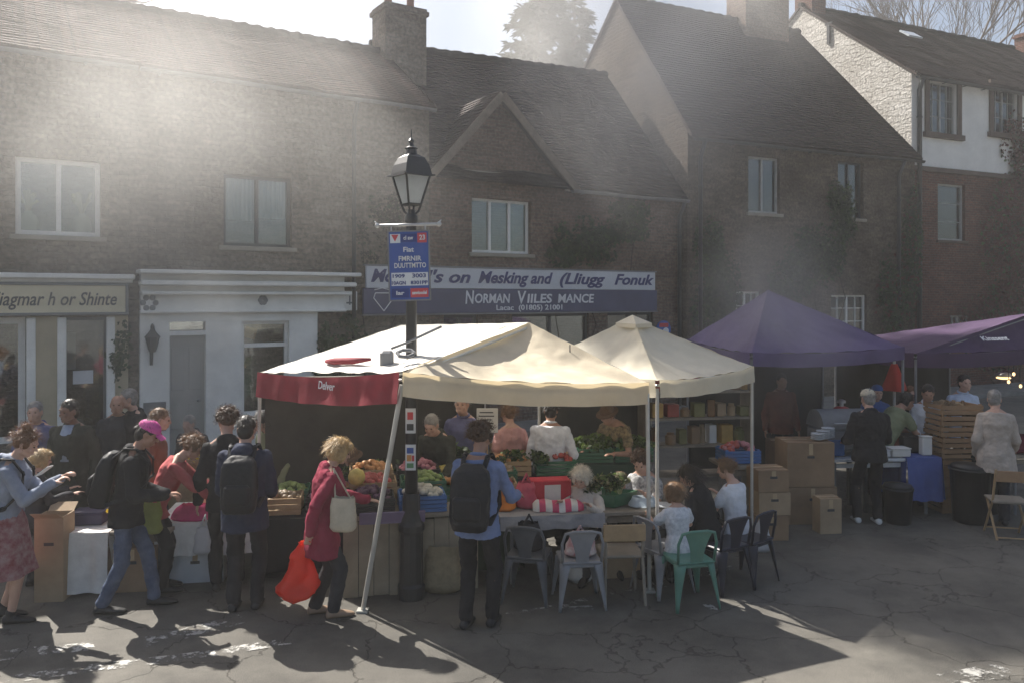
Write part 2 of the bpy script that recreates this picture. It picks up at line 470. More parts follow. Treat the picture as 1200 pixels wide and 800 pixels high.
# ------------------------------------------------------------------ houses
FA = Frame(-3.013, 16.1, 33)
FB = Frame(4.485, 20.7, 25)
FC = Frame(12.075, 24.5, 25)
RT90 = Matrix.Rotation(R(90), 4, 'X')
def wall(mb, x0, x1, z0, z1, holes, rev=.16, y=0.0):
    xs = sorted(set([x0, x1] + [v for h in holes for v in h[:2] if x0 < v < x1]))
    zs = sorted(set([z0, z1] + [v for h in holes for v in h[2:4] if z0 < v < z1]))
    for a, b in zip(xs, xs[1:]):
        for c, d in zip(zs, zs[1:]):
            mx, mz = (a + b) / 2, (c + d) / 2
            if any(h[0] < mx < h[1] and h[2] < mz < h[3] for h in holes): continue
            mb.quad((a, y, c), (b, y, c), (b, y, d), (a, y, d), [(a, c), (b, c), (b, d), (a, d)])
    for a, b, c, d in [h[:4] for h in holes]:
        for p, q in (((a, c), (a, d)), ((b, d), (b, c)), ((a, d), (b, d)), ((b, c), (a, c))):
            mb.quad((p[0], y, p[1]), (q[0], y, q[1]), (q[0], y + rev, q[1]), (p[0], y + rev, p[1]),
                    [(p[0] + p[1], 0), (q[0] + q[1], 0), (q[0] + q[1], rev), (p[0] + p[1], rev)])
def roofplane(mb, E0, E1, R1, R0, jit=.012, pitch=.11, seed=0):
    E0, E1, R1, R0 = map(V, (E0, E1, R1, R0))
    nrm = (E1 - E0).cross(R0 - E0).normalized()
    if nrm.z < 0: nrm = -nrm
    L = (E1 - E0).length; H = (R0 - E0).length
    rows = max(4, int(H / pitch)); segs = max(4, int(L / .3))
    def pt(u, v):
        return (E0 * (1 - u) + E1 * u) * (1 - v) + (R0 * (1 - u) + R1 * u) * v
    def lift(u, v):
        p = pt(u, v)
        return noise.noise(p * .9 + V((seed, 0, 0))) * .045 + noise.noise(p * 4.1) * jit
    for k in range(rows):
        v0 = k / rows; v1 = min(1, (k + 1.15) / rows)
        ca = [pt(j / segs, v0) + nrm * (.034 + lift(j / segs, v0) + rnd.uniform(-.005, .006)) for j in range(segs + 1)]
        cb = [pt(j / segs, v1) + nrm * (.010 + lift(j / segs, v1)) for j in range(segs + 1)]
        cd = [p - nrm * .03 for p in ca]
        i = len(mb.v); mb.v += ca + cb + cd; n = segs + 1
        for j in range(segs):
            mb.face((i + j, i + j + 1, i + n + j + 1, i + n + j), [(j / segs * L, v0 * H), ((j + 1) / segs * L, v0 * H), ((j + 1) / segs * L, v1 * H), (j / segs * L, v1 * H)])
            mb.face((i + 2 * n + j, i + 2 * n + j + 1, i + j + 1, i + j), [(j / segs * L, 0), ((j + 1) / segs * L, 0), ((j + 1) / segs * L, .02), (j / segs * L, .02)])
    # verge edges closed by a thin strip under the tiles
    t = nrm * .05
    mb.quad(E0 - t, E1 - t, R1 - t, R0 - t, [(0, 0), (L, 0), (L, H), (0, H)])
    mb.quad(E0 - t, R0 - t, R0 + nrm * .03, E0 + nrm * .03); mb.quad(E1 - t, E1 + nrm * .03, R1 + nrm * .03, R1 - t)
def window(parent, org, x0, x1, z0, z1, y, fm, cols=2, rows=1, fr=.055, curtain=0, sill=None, bars=.022, openi=None):
    """frame with mullions as a part; panes, curtain and sill as its sub-parts"""
    b = MB(); cy_ = y + .09
    d = .07
    b.box(((x0 + x1) / 2, cy_, z0 + fr / 2), (x1 - x0, d, fr)); b.box(((x0 + x1) / 2, cy_, z1 - fr / 2), (x1 - x0, d, fr))
    for x in (x0 + fr / 2, x1 - fr / 2): b.box((x, cy_, (z0 + z1) / 2), (fr, d, z1 - z0 - 2 * fr))
    for k in range(1, cols):
        x = x0 + (x1 - x0) * k / cols; b.box((x, cy_ - .004, (z0 + z1) / 2), (fr * .95, d, z1 - z0 - 2 * fr))
    if rows > 1:
        for k in range(1, rows):
            z = z0 + (z1 - z0) * k / rows; b.box(((x0 + x1) / 2, cy_ + .006, z), (x1 - x0 - 2 * fr, d * .6, bars))
    if bars < .02:
        for c in range(cols):
            x = x0 + (x1 - x0) * (c + .5) / cols; b.box((x, cy_ + .003, (z0 + z1) / 2), (bars, d * .6, z1 - z0 - 2 * fr))
    w = b.build('window', fm, parent, org)
    for c in range(cols):
        a0 = x0 + (x1 - x0) * c / cols + fr * .5; a1 = x0 + (x1 - x0) * (c + 1) / cols - fr * .5
        p = MB(); p.box(((a0 + a1) / 2, cy_ + .012, (z0 + z1) / 2), (a1 - a0, .006, z1 - z0 - fr)); p.build('pane', GLASS, w, org)
    if curtain:
        for c in range(cols):
            a0 = x0 + (x1 - x0) * c / cols + fr; a1 = x0 + (x1 - x0) * (c + 1) / cols - fr
            drop = (z1 - z0) * curtain * (1 if c % 2 == 0 else .93)
            q = MB(); ph = rnd.random() * 6
            q.grid(lambda u, v: (a0 + (a1 - a0) * u, y + .22 + .018 * math.sin(u * 38 + ph) + .01 * math.sin(u * 17), z1 - .03 - drop * (1 - v)), 40, 3)
            q.build('curtain', CURT, w, org, smooth=True)
    if sill:
        q = MB(); q.box(((x0 + x1) / 2, y - .035, z0 - .045), (x1 - x0 + .16, .17, .085), bev=.012); q.build('sill', sill, w, org)
    return w
def gutter(parent, org, x0, x1, y, z, m, r=.055):
    q = MB()
    n = 6
    def fn(u, v):
        a = math.pi * (1 + v); return (x0 + (x1 - x0) * u, y + r * math.cos(a), z + r * math.sin(a) + .008 * math.sin(u * 9))
    q.grid(fn, 24, n)
    q.grid(lambda u, v: (x0 + (x1 - x0) * u, y + (r + .006) * math.cos(math.pi * (1 + v)), z + (r + .006) * math.sin(math.pi * (1 + v)) + .008 * math.sin(u * 9)), 24, n)
    k = x0 + .3
    while k < x1:
        q.box((k, y + .02, z - r - .012), (.03, r * 2.2, .02)); k += .9
    q.build('gutter', m, parent, org, smooth=True)
def pipe(parent, org, pts, m, r=.042):
    q = MB(); q.tube(pts, r, 8)
    z0, z1 = pts[-1][2], pts[0][2]
    k = 0
    while z0 + .4 + k * 1.3 < z1 - .3:
        q.lathe((pts[-1][0], pts[-1][1], z0 + .4 + k * 1.3), [(r + .015, 0), (r + .015, .05)], 8); k += 1
    q.build('downpipe', m, parent, org, smooth=True)
def shell(parent, org, x0, x1, eave, sb, rz0, rz1, depth, holes, wm, rm, left=True, right=True, oh=.22, r0=None, r1=None, zsplit=None, wm2=None, backpitch=None, seed=0):
    """front wall with openings, side and back walls, two tiled slopes; y runs into the house"""
    b = MB()
    if zsplit:
        wall(b, x0, x1, 0, zsplit, [h for h in holes if h[3] <= zsplit + .01]); 
    else: wall(b, x0, x1, 0, eave, holes)
    r0 = x0 if r0 is None else r0; r1 = x1 if r1 is None else r1
    backz = eave if backpitch is None else backpitch
    def side(x, rz):
        pts = [(x, 0, 0), (x, depth, 0), (x, depth, backz), (x, sb, rz), (x, 0, eave)]
        b.poly(pts if x == x1 else pts[::-1], [(p[1], p[2]) for p in (pts if x == x1 else pts[::-1])])
    if left: side(x0, rz0)
    if right: side(x1, rz1)
    b.quad((x1, depth, 0), (x0, depth, 0), (x0, depth, backz), (x1, depth, backz), [(x1, 0), (x0, 0), (x0, backz), (x1, backz)])
    b.build('wall', wm, parent, org)
    if zsplit:
        b = MB(); wall(b, x0, x1, zsplit, eave, [h for h in holes if h[3] > zsplit + .01]); b.build('upper_wall', wm2, parent, org)
    q = MB()
    sl0 = (rz0 - eave) / sb; sl1 = (rz1 - eave) / sb
    roofplane(q, (x0 - .05, -oh, eave - sl0 * oh), (x1 + .05, -oh, eave - sl1 * oh), (r1 + .05, sb, rz1), (r0 - .05, sb, rz0), seed=seed)
    roofplane(q, (r0 - .05, depth + .2, backz - .1), (r1 + .05, depth + .2, backz - .1), (r1 + .05, sb, rz1), (r0 - .05, sb, rz0), seed=seed + 5)
    rt = [((r0 - .05) * (1 - u) + (r1 + .05) * u, sb, rz0 * (1 - u) + rz1 * u + .05 + .03 * noise.noise(V((u * 40, seed, 0)))) for u in [k / 60 for k in range(61)]]
    rd = MB(); rd.tube(rt, [.085 + .014 * ((k * 7) % 3) for k in range(61)], 8); 
    rf = q.build('roof', rm, parent, org)
    rd.build('ridge_tiles', rm, rf, org)
    return rf
def chimney(parent, org, x, y, z0, z1, w, d, m, pots=2, cap=True, potr=.11):
    b = MB()
    H = z1 - z0
    def bx(cx, cz, sx, sz, sy):
        b.box((cx, y, cz), (sx, sy, sz), uvm=True)
    bx(x, z0 + H / 2, w, H, d); bx(x, z1 + .05, w + .1, .1, d + .1); bx(x, z1 + .13, w + .02, .07, d + .02)
    c = b.build('chimney', m, parent, org)
    for k in range(pots):
        px = x + (k - (pots - 1) / 2) * w * .55
        q = MB(); q.lathe((px, y, z1 + .15), [(potr * 1.15, 0), (potr * 1.1, .08), (potr * .9, .1), (potr * .85, .5), (potr * 1.05, .52), (potr * 1.05, .6), (potr * .8, .6), (potr * .8, .3)], 12)
        q.build('chimney_pot', TERRA, c, org, smooth=True)
    return c

# ---- shop at the left end
X = FA.x
def ZA(px, py, y=0.0): return FA.z(FA.x(px, y), py, y)
EAVE = (ZA(200, 75) + ZA(360, 98)) / 2
SB = 2.3
RZL = ZA(200, 20, SB); RZM = ZA(440, 62, SB)
x0, x1 = X(160) - 11.0, X(160)
o1 = V((x0, 0, 0))
h1 = thing('shop_house', 'stone house at the left edge with a cream shop fascia and a white window', 'house', FA.w(x0), FA.a, 'houses in the terrace')
holes = [(X(18), X(118), ZA(60, 276), ZA(60, 186)), (X(-60), X(30), .55, ZA(20, 372)), (X(70), X(126), .25, ZA(100, 372))]
shell(h1, o1, x0, x1, EAVE, SB, RZL - .1, RZL, 5.5, holes, STONE, TILE, right=True, seed=1)
window(h1, o1, *holes[0], .03, WHITEP, 2, 1, .075, curtain=0, sill=STONESILL)
window(h1, o1, *holes[1], .02, WHITEP, 1, 1, .10)
w = window(h1, o1, *holes[2], .02, GREYP, 1, 1, .05)
gutter(h1, o1, x0, x1 - .02, -.3, EAVE - .22, LEAD)
# figures of light things just inside the upper window
q = MB()
for px_ in (34, 98):
    t = thing('vase', ('left' if px_ < 60 else 'right') + ' one of two pale vases on the sill inside the white upper window', 'vase', FA.w(X(px_), .3, holes[0][2] + .02)); q = MB()
    q.lathe((0, 0, 0), [(.10, 0), (.16, .12), (.13, .3), (.05, .36), (.07, .38)], 14); q.build('vase_body', CREAMP, t, smooth=True)
    q = MB(); rg = random.Random(px_)
    for k in range(14): a = rg.random() * 6.28; q.tube([(0, 0, .3), (.05 * math.cos(a), .05 * math.sin(a), .5), (.14 * math.cos(a), .14 * math.sin(a), .55 + .2 * rg.random())], [.012, .02, .03], 5)
    q.build('dried_flowers', mat('straw_flower', (.50, .38, .14), .8), t)
q = MB()
for a, b_ in ((X(160) - 10.9, X(-62)), (X(31), X(70)), (X(127), X(150))):
    q.box(((a + b_) / 2, -.03, ZA(60, 370) / 2), (b_ - a - .01, .06, ZA(60, 370) - .02))
q.build('pilaster', BEIGEW, h1, o1)
q = MB()
for px_ in (36, 72, 129): q.box((X(px_), -.08, ZA(60, 370) / 2), (.13, .05, ZA(60, 370) - .05), bev=.012)
q.build('door_post', WHITEP, h1, o1)
zt, zb = ZA(60, 333), ZA(60, 368)
q = MB(); q.box(((x0 + X(147)) / 2, -.10, (zt + zb) / 2), (X(147) - x0, .16, zt - zb), bev=.01); fas = q.build('fascia', CREAMP, h1, o1)
q = MB()
for z in (zt, zb): q.box(((x0 + X(147)) / 2, -.125, z), (X(147) - x0 + .06, .17, .045), bev=.008)
q.box((X(147), -.125, (zt + zb) / 2), (.045, .17, zt - zb), bev=.008)
q.build('fascia_moulding', GREYP, fas, o1)
text('fascia_lettering', '(diagmar h or Shinte', (zt - zb) * .62, DARKP, fas, Matrix.Translation((X(62) - x0, -.187, (zt + zb) / 2 - .01)) @ RT90, 'CENTER', .28, .003, .004, X(143) - X(-8))
q = MB(); q.box(((x0 + X(156)) / 2, -.12, ZA(60, 324)), (X(156) - x0, .3, .09), bev=.02); q.box(((x0 + X(156)) / 2, -.07, ZA(60, 329)), (X(156) - x0 - .05, .18, .06), bev=.01)
q.build('cornice', WHITEP, h1, o1)
q = MB(); q.box(((X(30) + X(150)) / 2, -.13, .30), (X(150) - X(30), .2, .12), bev=.02); q.build('shop_sill', WHITEP, h1, o1)
# a sheet of paper and a pale blind in the shop door glass
q = MB(); q.box((X(98), .085, ZA(98, 442)), (.3, .004, .22)); q.build('paper_notice', PALEB, h1, o1)
q = MB(); q.box((X(80), .4, ZA(80, 413)), (.28, .01, .62)); q.build('blind', CURT, h1, o1)

# ---- white shopfront house
x0, x1 = X(160), X(503)
o2 = V((x0, 0, 0))
h2 = thing('shopfront_house', 'stone house with a white panelled shopfront and grey door beside the cream fascia shop', 'house', FA.w(x0), FA.a, 'houses in the terrace')
zc = ZA(280, 322)
holes = [(X(262), X(342), ZA(300, 289), ZA(300, 206)), (X(191), X(246), .12, ZA(215, 373)), (X(282), X(337), ZA(310, 484), ZA(310, 376))]
shell(h2, o2, x0, x1, EAVE, SB, RZL, RZM, 5.5, holes, STONE, TILE, seed=2)
window(h2, o2, *holes[0], .05, DARKP, 2, 1, .06, curtain=.6, sill=STONESILL)
gutter(h2, o2, x0 + .02, x1, -.3, EAVE - .22, LEAD)
hz = holes[2]
w = window(h2, o2, hz[0], hz[1], hz[2], hz[3], -.06, WHITEP, 1, 1, .06)
q = MB(); q.box(((hz[0] + hz[1]) / 2, .02, ZA(310, 404)), (hz[1] - hz[0], .08, .07)); q.build('transom', WHITEP, w, o2)
q = MB(); q.box((hz[0] + .2, .10, ZA(310, 390)), (.22, .01, .2), rot=Matrix.Rotation(.3, 3, 'Y')); q.build('poster', mat('orange_card', (.6, .33, .12), .7), w, o2)
# white timber front: boards in front of the stone, leaving the openings free
q = MB()
fx0, fx1 = X(163), X(370)
ztop = ZA(280, 366)
wall(q, fx0, fx1, 0, ztop, [(holes[1][0], holes[1][1], -1, holes[1][3]), (hz[0], hz[1], hz[2], hz[3])], .1, -.1)
q.quad((fx0, 0, 0), (fx0, -.1, 0), (fx0, -.1, ztop), (fx0, 0, ztop)); q.quad((fx1, -.1, 0), (fx1, 0, 0), (fx1, 0, ztop), (fx1, -.1, ztop))
q.build('shopfront_boarding', WHITEP, h2, o2)
q = MB(); cx = (fx0 + X(400)) / 2; L = X(400) - fx0
q.box((cx, -.10, (ztop + zc) / 2), (L, .14, zc - ztop - .02), bev=.01)
q.box((cx, -.14, ztop + .02), (L + .04, .2, .05), bev=.012)
q.box((cx + .04, -.2, ZA(280, 344)), (L + .1, .3, .06), bev=.015); q.box((cx + .06, -.24, ZA(280, 333)), (L + .18, .4, .09), bev=.02); q.box((cx + .08, -.27, zc + .02), (L + .28, .46, .07), bev=.015)
q.build('cornice', WHITEP, h2, o2)
q = MB()
for k in range(6): q.ell((X(305) + .05 * math.cos(k * 1.05), -.175, ZA(290, 352) + .05 * math.sin(k * 1.05)), (.045, .01, .045), nu=8, nv=5)
q.build('rosette', LEAD, h2, o2); q = MB()
for k in range(6): q.ell((X(173) + .1 * math.cos(k * 1.05), -.175, ZA(173, 355) + .1 * math.sin(k * 1.05)), (.05, .012, .05), nu=8, nv=5)
q.build('rosette', LEAD, h2, o2)
# door set in the boarding
dx0, dx1, dz1 = holes[1][0], holes[1][1], holes[1][3]
zt2 = ZA(215, 390)
q = MB()
for x in (dx0 + .045, dx1 - .045): q.box((x, -.02, dz1 / 2), (.09, .16, dz1))
q.box(((dx0 + dx1) / 2, -.02, dz1 - .03), (dx1 - dx0 - .18, .16, .06)); q.box(((dx0 + dx1) / 2, -.02, zt2), (dx1 - dx0 - .18, .17, .08))
dfr = q.build('door_frame', WHITEP, h2, o2)
q = MB(); q.box(((dx0 + dx1) / 2, .03, (dz1 + zt2) / 2), (dx1 - dx0 - .18, .01, dz1 - zt2 - .1)); q.build('fanlight', GLASS, dfr, o2)
q = MB(); DW = dx1 - dx0 - .18
q.box(((dx0 + dx1) / 2, .05, zt2 / 2), (DW, .05, zt2 - .08))
for zz, hh in ((.35 * zt2, .45), (.72 * zt2, .75)):
    for s_ in (-1, 1): q.box(((dx0 + dx1) / 2 + s_ * DW * .24, .02, zz), (DW * .36, .012, hh), bev=.006)
dr = q.build('door', mat('pale_grey_door', (.30, .30, .28), .5, .1, 3), h2, o2)
q = MB(); q.ell((dx1 - .2, -.02, 1.05), (.03, .035, .03)); q.build('door_knob', LEAD, dr, o2, smooth=True)
q = MB(); q.box(((fx0 + hz[1]) / 2 + 1.0, -.16, hz[2] - .05), (1.4, .14, .08), bev=.015); q.build('shop_sill', WHITEP, h2, o2)
q = MB(); q.box((X(180), -.112, ZA(180, 487)), (.36, .02, .5)); q.build('notice_board', GREYP, h2, o2)
# wall lantern on the pilaster
wl = thing('wall_lantern', 'black iron wall lantern on the white pilaster left of the grey door', 'lantern', FA.w(X(176), -.1, ZA(176, 425)), FA.a)
q = MB(); q.box((0, -.012, .12), (.05, .02, .3)); q.tube([(0, -.02, 0), (0, -.09, .03), (0, -.13, .12), (0, -.13, .2)], .014); q.tube([(0, -.02, .26), (0, -.1, .22), (0, -.13, .16)], .01); q.build('bracket', IRON, wl)
q = MB(); q.loft([((0, -.13, z), (1, 0, 0), (0, 1, 0), r, r) for z, r in ((.2, .05), (.26, .075), (.44, .115), (.45, .13), (.55, .05), (.6, .03), (.63, .035), (.68, .01))], 6); q.build('lantern_body', IRON, wl)
# small white bracket sign at the end of the white cornice
bs = thing('bracket_sign', 'small white square sign at the right end of the white cornice', 'sign', FA.w(X(407), -.05, ZA(407, 364)), FA.a)
q = MB(); q.box((0, 0, .19), (.36, .05, .38), bev=.01); q.build('panel', WHITEP, bs)
q = MB(); q.box((.02, -.03, .2), (.03, .006, .18)); q.box((.02, -.03, .15), (.14, .006, .03)); q.build('emblem', GREYP, bs)
pipe(h2, o2, [(X(412), -.3, EAVE - .3), (X(413), -.12, EAVE - .55), (X(413), -.08, EAVE - .8), (X(413), -.08, .1)], DARKP)
chimney(h2, o2, (X(441, SB) + X(494, SB)) / 2, SB, RZM - 1.0, ZA(466, 20, SB), X(494, SB) - X(441, SB) - .12, .75, STONE, 2, potr=.10)

# ---- gabled house under the long sign
x0, x1 = X(503), X(797)
o3 = V((x0, 0, 0))
h3 = thing('gabled_house', 'stone house with a steep front gable above the long shop sign', 'house', FA.w(x0), FA.a, 'houses in the terrace')
EV3 = ZA(700, 213); SB3 = 3.0
gx0, gx1 = X(507), X(658); gxm = (X(575) + (gx0 + gx1) / 2) / 2; gza = ZA(575, 112); gzf = ZA(505, 195)
holes = [(X(553), X(622), ZA(588, 297), ZA(588, 234)), (X(520), X(560), .4, 2.5), (X(600), X(690), .4, 2.5), (X(712), X(765), .1, 2.5)]
R3a, R3b = ZA(503, 66, SB3), ZA(700, 88, SB3)
rf3 = shell(h3, o3, x0, x1, EV3, SB3, R3a, R3b, 6, holes, PINKBRICK, TILE2, seed=3)
window(h3, o3, *holes[0], .05, WHITEP, 3, 1, .06, curtain=0, sill=STONESILL)
for hh in holes[1:]: window(h3, o3, *hh, .02, DARKP, 2, 1, .06)
gutter(h3, o3, X(662), x1, -.3, EV3 - .3, LEAD, .065)
q = MB(); q.box(((X(662) + x1) / 2, -.04, EV3 - .24), (x1 - X(662), .07, .12)); q.build('eaves_board', WHITEP, h3, o3)
q = MB()
q.poly([(gx0, -.012, EV3 - .3), (gx1, -.012, EV3 - .3), (gx1, -.012, gzf), (gxm, -.012, gza), (gx0, -.012, gzf)], [(gx0, 0), (gx1, 0), (gx1, gzf - EV3 + .3), (gxm, gza - EV3 + .3), (gx0, gzf - EV3 + .3)])
gb = q.build('gable_wall', PINKBRICK, h3, o3)
q = MB(); q.box((gxm - .5, -.03, gzf - .05), (2.5, .05, .10)); q.build('string_course', STONESILL, gb, o3)
q = MB(); back = 2.6
sl = (gza - gzf) / (gxm - gx0)
roofplane(q, (gx0 - .25, -.28, gzf - .25 * sl), (gx0 - .25, back, gzf - .25 * sl), (gxm, back, gza + .06), (gxm, -.28, gza + .06), seed=7)
sl2 = (gza - gzf) / (gx1 - gxm)
roofplane(q, (gx1 + .25, -.28, gzf - .25 * sl2), (gx1 + .25, back, gzf - .25 * sl2), (gxm, back, gza + .06), (gxm, -.28, gza + .06), seed=8)
q.build('gable_roof', TILE2, h3, o3)
q = MB()
for (ax, az), (bx_, bz) in (((gx0 - .27, gzf - .27 * sl), (gxm, gza + .02)), ((gx1 + .27, gzf - .27 * sl2), (gxm, gza + .02))):
    d = V((bx_ - ax, 0, bz - az)); L = d.length; ang = math.atan2(d.z, d.x)
    q.box(((ax + bx_) / 2, -.30, (az + bz) / 2 - .05), (L, .04, .17), rot=Matrix.Rotation(-ang, 3, 'Y'))
q.build('bargeboard', mat('weathered_oak', (.20, .16, .12), .8, .25, 5, .3, 30), h3, o3)
pipe(h3, o3, [(X(793), -.3, EV3 - .35), (X(793), -.1, EV3 - .7), (X(793), -.1, .1)], DARKP, .05)

# ---- long sign
sx0, sx1 = X(424), X(764)
SD = -.12
zt, zm, zb = ZA(424, 312), ZA(424, 338), ZA(424, 368)
so = V((sx0, 0, 0))
sg = thing('shop_sign', 'long two tone sign above the tents with italic navy lettering on a pale band', 'sign', FA.w(sx0), FA.a)
q = MB(); q.box(((sx0 + sx1) / 2, SD, (zm + zb) / 2), (sx1 - sx0 + .06, .08, zm - zb), bev=.008); q.build('lower_board', BLUEP, sg, so)
q = MB(); q.box(((sx0 + sx1) / 2, SD, (zm + zt) / 2 + .003), (sx1 - sx0 - .06, .07, zt - zm - .004), bev=.008); q.build('upper_board', PALEB, sg, so)
yl = SD - .045
def stx(name, body, px0, px1, z, size, m, shear=0., off=0.):
    a, b_ = X(px0), X(px1)
    text(name, body, size, m, sg, Matrix.Translation(((a + b_) / 2 - sx0, yl, z)) @ RT90, 'CENTER', shear, .003, off, b_ - a)
zu = (zt + zm) / 2 + .02; hu = (zt - zm)
stx('lettering', "Mo", 431, 458, zu, hu * .80, NAVY, .3, .012); stx('lettering', "rrel's on", 461, 547, zu, hu * .80, NAVY, .3, .010)
stx('lettering', "Mesking and", 556, 643, zu, hu * .80, NAVY, .3, .010); stx('lettering', "(Lliugg", 651, 704, zu, hu * .80, NAVY, .3, .010); stx('lettering', "Fonuk", 715, 761, zu, hu * .80, NAVY, .3, .010)
zl = zb + (zm - zb) * .62
WL = mat('white_lettering', (.72, .72, .74), .5, .03)
stx('lettering', "N", 541, 551, zl, .40, WL, .1, .006); stx('lettering', "ORMAN", 552, 593, zl - .02, .28, WL, .1, .006); stx('lettering', "V", 602, 612, zl, .40, WL, .1, .006); stx('lettering', "IILES", 613, 642, zl - .02, .28, WL, .1, .006); stx('lettering', "MANCE", 649, 691, zl - .02, .28, WL, .1, .006)
stx('lettering', "Lacac  (01805) 21001", 577, 654, zb + (zm - zb) * .2, .16, WL, 0, .003)
q = MB(); a = [(X(436), zl + .1), (X(452), zl + .1), (X(457), zl), (X(446), zl - .26), (X(434), zl)]
for k in range(5):
    p, r_ = a[k], a[(k + 1) % 5]; q.tube([(p[0], yl, p[1]), (r_[0], yl, r_[1])], .011, 5)
q.tube([(a[0][0] - .02, yl, zl + .16), (X(444), yl, zl + .2), (a[1][0] + .02, yl, zl + .16)], .009, 5)
q.build('emblem', WL, sg, so)
q = MB(); q.box(((sx0 + sx1) / 2, SD, zt + .02), (sx1 - sx0 + .02, .1, .03)); q.box(((sx0 + sx1) / 2, SD, zb - .02), (sx1 - sx0 + .1, .1, .03)); q.build('rail', LEAD, sg, so)
# round badge at the right of the sign
rb = thing('round_sign', 'small red and blue round sign near the right end of the long sign', 'sign', FA.w(X(771), -.2, ZA(771, 396)), FA.a)
q = MB(); q.loft([((0, y_, .22), (1, 0, 0), (0, 0, 1), .22, .22) for y_ in (-.03, .03)], 20); q.build('disc', mat('badge_blue', (.05, .12, .40), .4), rb)
q = MB(); q.box((-.02, -.036, .33), (.3, .008, .1)); q.build('red_band', mat('badge_red', (.5, .05, .05), .4), rb)
q = MB(); q.ell((.05, -.036, .18), (.1, .008, .09)); q.build('white_emblem', WL, rb)

# ---- dark house with the tall gable end
Y4 = FB.x
def ZB(px, py, y=0.0): return FB.z(FB.x(px, y), py, y)
x0, x1 = 0.0, Y4(1072)
EV4 = ZB(830, 150); SB4 = 3.35; RZ4 = ZB(722, -1, SB4) if False else None
RZ4 = CAM_H + 351 / F * (FB.w(0, SB4).y)
h4 = thing('dark_stone_house', 'tall dark stone house with a steep brown roof and big chimney behind the purple tents', 'house', FB.w(0), FB.a, 'houses in the terrace')
O0 = V((0, 0, 0))
holes = [(Y4(877), Y4(914), ZB(895, 250), ZB(895, 184)), (Y4(974), Y4(1016), ZB(995, 392), ZB(995, 346)), (Y4(858), Y4(892), ZB(875, 392), ZB(875, 342)), (Y4(982), Y4(1012), ZB(997, 256), ZB(997, 190)), (Y4(820), Y4(850), .1, 2.3)]
shell(h4, O0, x0, x1, EV4, SB4, RZ4, RZ4 - .05, 8.5, holes, STONE2, TILE2, r1=Y4(1072) - 1.3, right=False, seed=9, backpitch=ZB(700, 90, 8.5) if False else EV4)
q = MB(); q.poly([(x1, 0, 0), (x1, 8.5, 0), (x1, 8.5, EV4), (x1, 0, EV4)], [(0, 0), (8.5, 0), (8.5, EV4), (0, EV4)]); q.poly([(x1 + .02, 0, EV4), (x1 + .02, 8.5, EV4), (x1 - 1.3, SB4, RZ4 - .05)], [(0, EV4), (8.5, EV4), (SB4, RZ4)]); q.build('hipped_end', STONE2, h4)
window(h4, O0, *holes[0], .05, mat('grey_window_paint', (.36, .36, .35), .5), 2, 1, .06, sill=STONESILL)
window(h4, O0, *holes[1], .04, WHITEP, 2, 3, .05, sill=STONESILL, bars=.018)
window(h4, O0, *holes[2], .04, WHITEP, 2, 3, .05, sill=STONESILL, bars=.018)
window(h4, O0, *holes[3], .06, DARKP, 2, 1, .05, sill=STONESILL)
window(h4, O0, *holes[4], .06, DARKP, 1, 1, .05)
gutter(h4, O0, x0, x1, -.3, EV4 - .36, DARKP, .065)
for px_ in (818, 1050): pipe(h4, O0, [(Y4(px_), -.3, EV4 - .4), (Y4(px_), -.1, EV4 - .8), (Y4(px_), -.1, .1)], DARKP, .055)
cxx = (Y4(861, SB4) + Y4(914, SB4)) / 2
chimney(h4, O0, cxx, SB4, RZ4 - 1.2, ZB(888, -38, SB4), Y4(914, SB4) - Y4(861, SB4) - .1, .9, PINKBRICK, 2)

# ---- whitewashed house at the right
Y5 = FC.x
def ZC(px, py, y=0.0): return FC.z(FC.x(px, y), py, y)
x0, x1 = 0.0, Y5(1330)
EV5 = ZC(1066, 82); SB5 = 4.5; RZ5 = CAM_H + 342 / F * FC.w(0, SB5).y
ZS5 = ZC(1130, 203)
h5 = thing('whitewashed_house', 'house with a whitewashed upper storey over red brick at the right edge', 'house', FC.w(0), FC.a, 'houses in the terrace')
holes = [(Y5(1088), Y5(1121), ZC(1105, 157), ZC(1105, 97)), (Y5(1163), Y5(1192), ZC(1178, 157), ZC(1178, 101)), (Y5(1099), Y5(1131), ZC(1115, 282), ZC(1115, 216)), (Y5(1114), Y5(1137), ZC(1125, 398), ZC(1125, 370)), (Y5(1220), Y5(1260), ZC(1240, 290), ZC(1240, 216))]
shell(h5, O0, x0, x1, EV5, SB5, RZ5, RZ5, 9.5, holes, REDBRICK, TILE2, left=False, seed=13, zsplit=ZS5, wm2=RENDERW)
q = MB(); q.poly([(0, 0, EV5), (0, SB5, RZ5), (0, 9.5, EV5), (0, 9.5, 0), (0, 0, 0)], [(0, EV5), (SB5, RZ5), (9.5, EV5), (9.5, 0), (0, 0)]); q.build('gable_wall', WHITESTONE, h5)
BRS = mat('brown_window_surround', (.10, .07, .055), .8, .2, 4, .3, 30)
for hh in holes[:2]:
    q = MB()
    a, b_, c, d = hh
    for x in (a - .09, b_ + .09): q.box((x, -.025, (c + d) / 2), (.18, .06, d - c + .02))
    q.box(((a + b_) / 2, -.03, d + .06), (b_ - a + .36, .07, .12)); q.box(((a + b_) / 2, -.05, c - .09), (b_ - a + .5, .14, .16))
    q.build('window_surround', BRS, h5)
window(h5, O0, *holes[0], .04, mat('grey_window_paint', (.36, .36, .35)), 2, 3, .05, bars=.018); window(h5, O0, *holes[1], .04, mat('grey_window_paint', (.36, .36, .35)), 2, 3, .05, bars=.018)
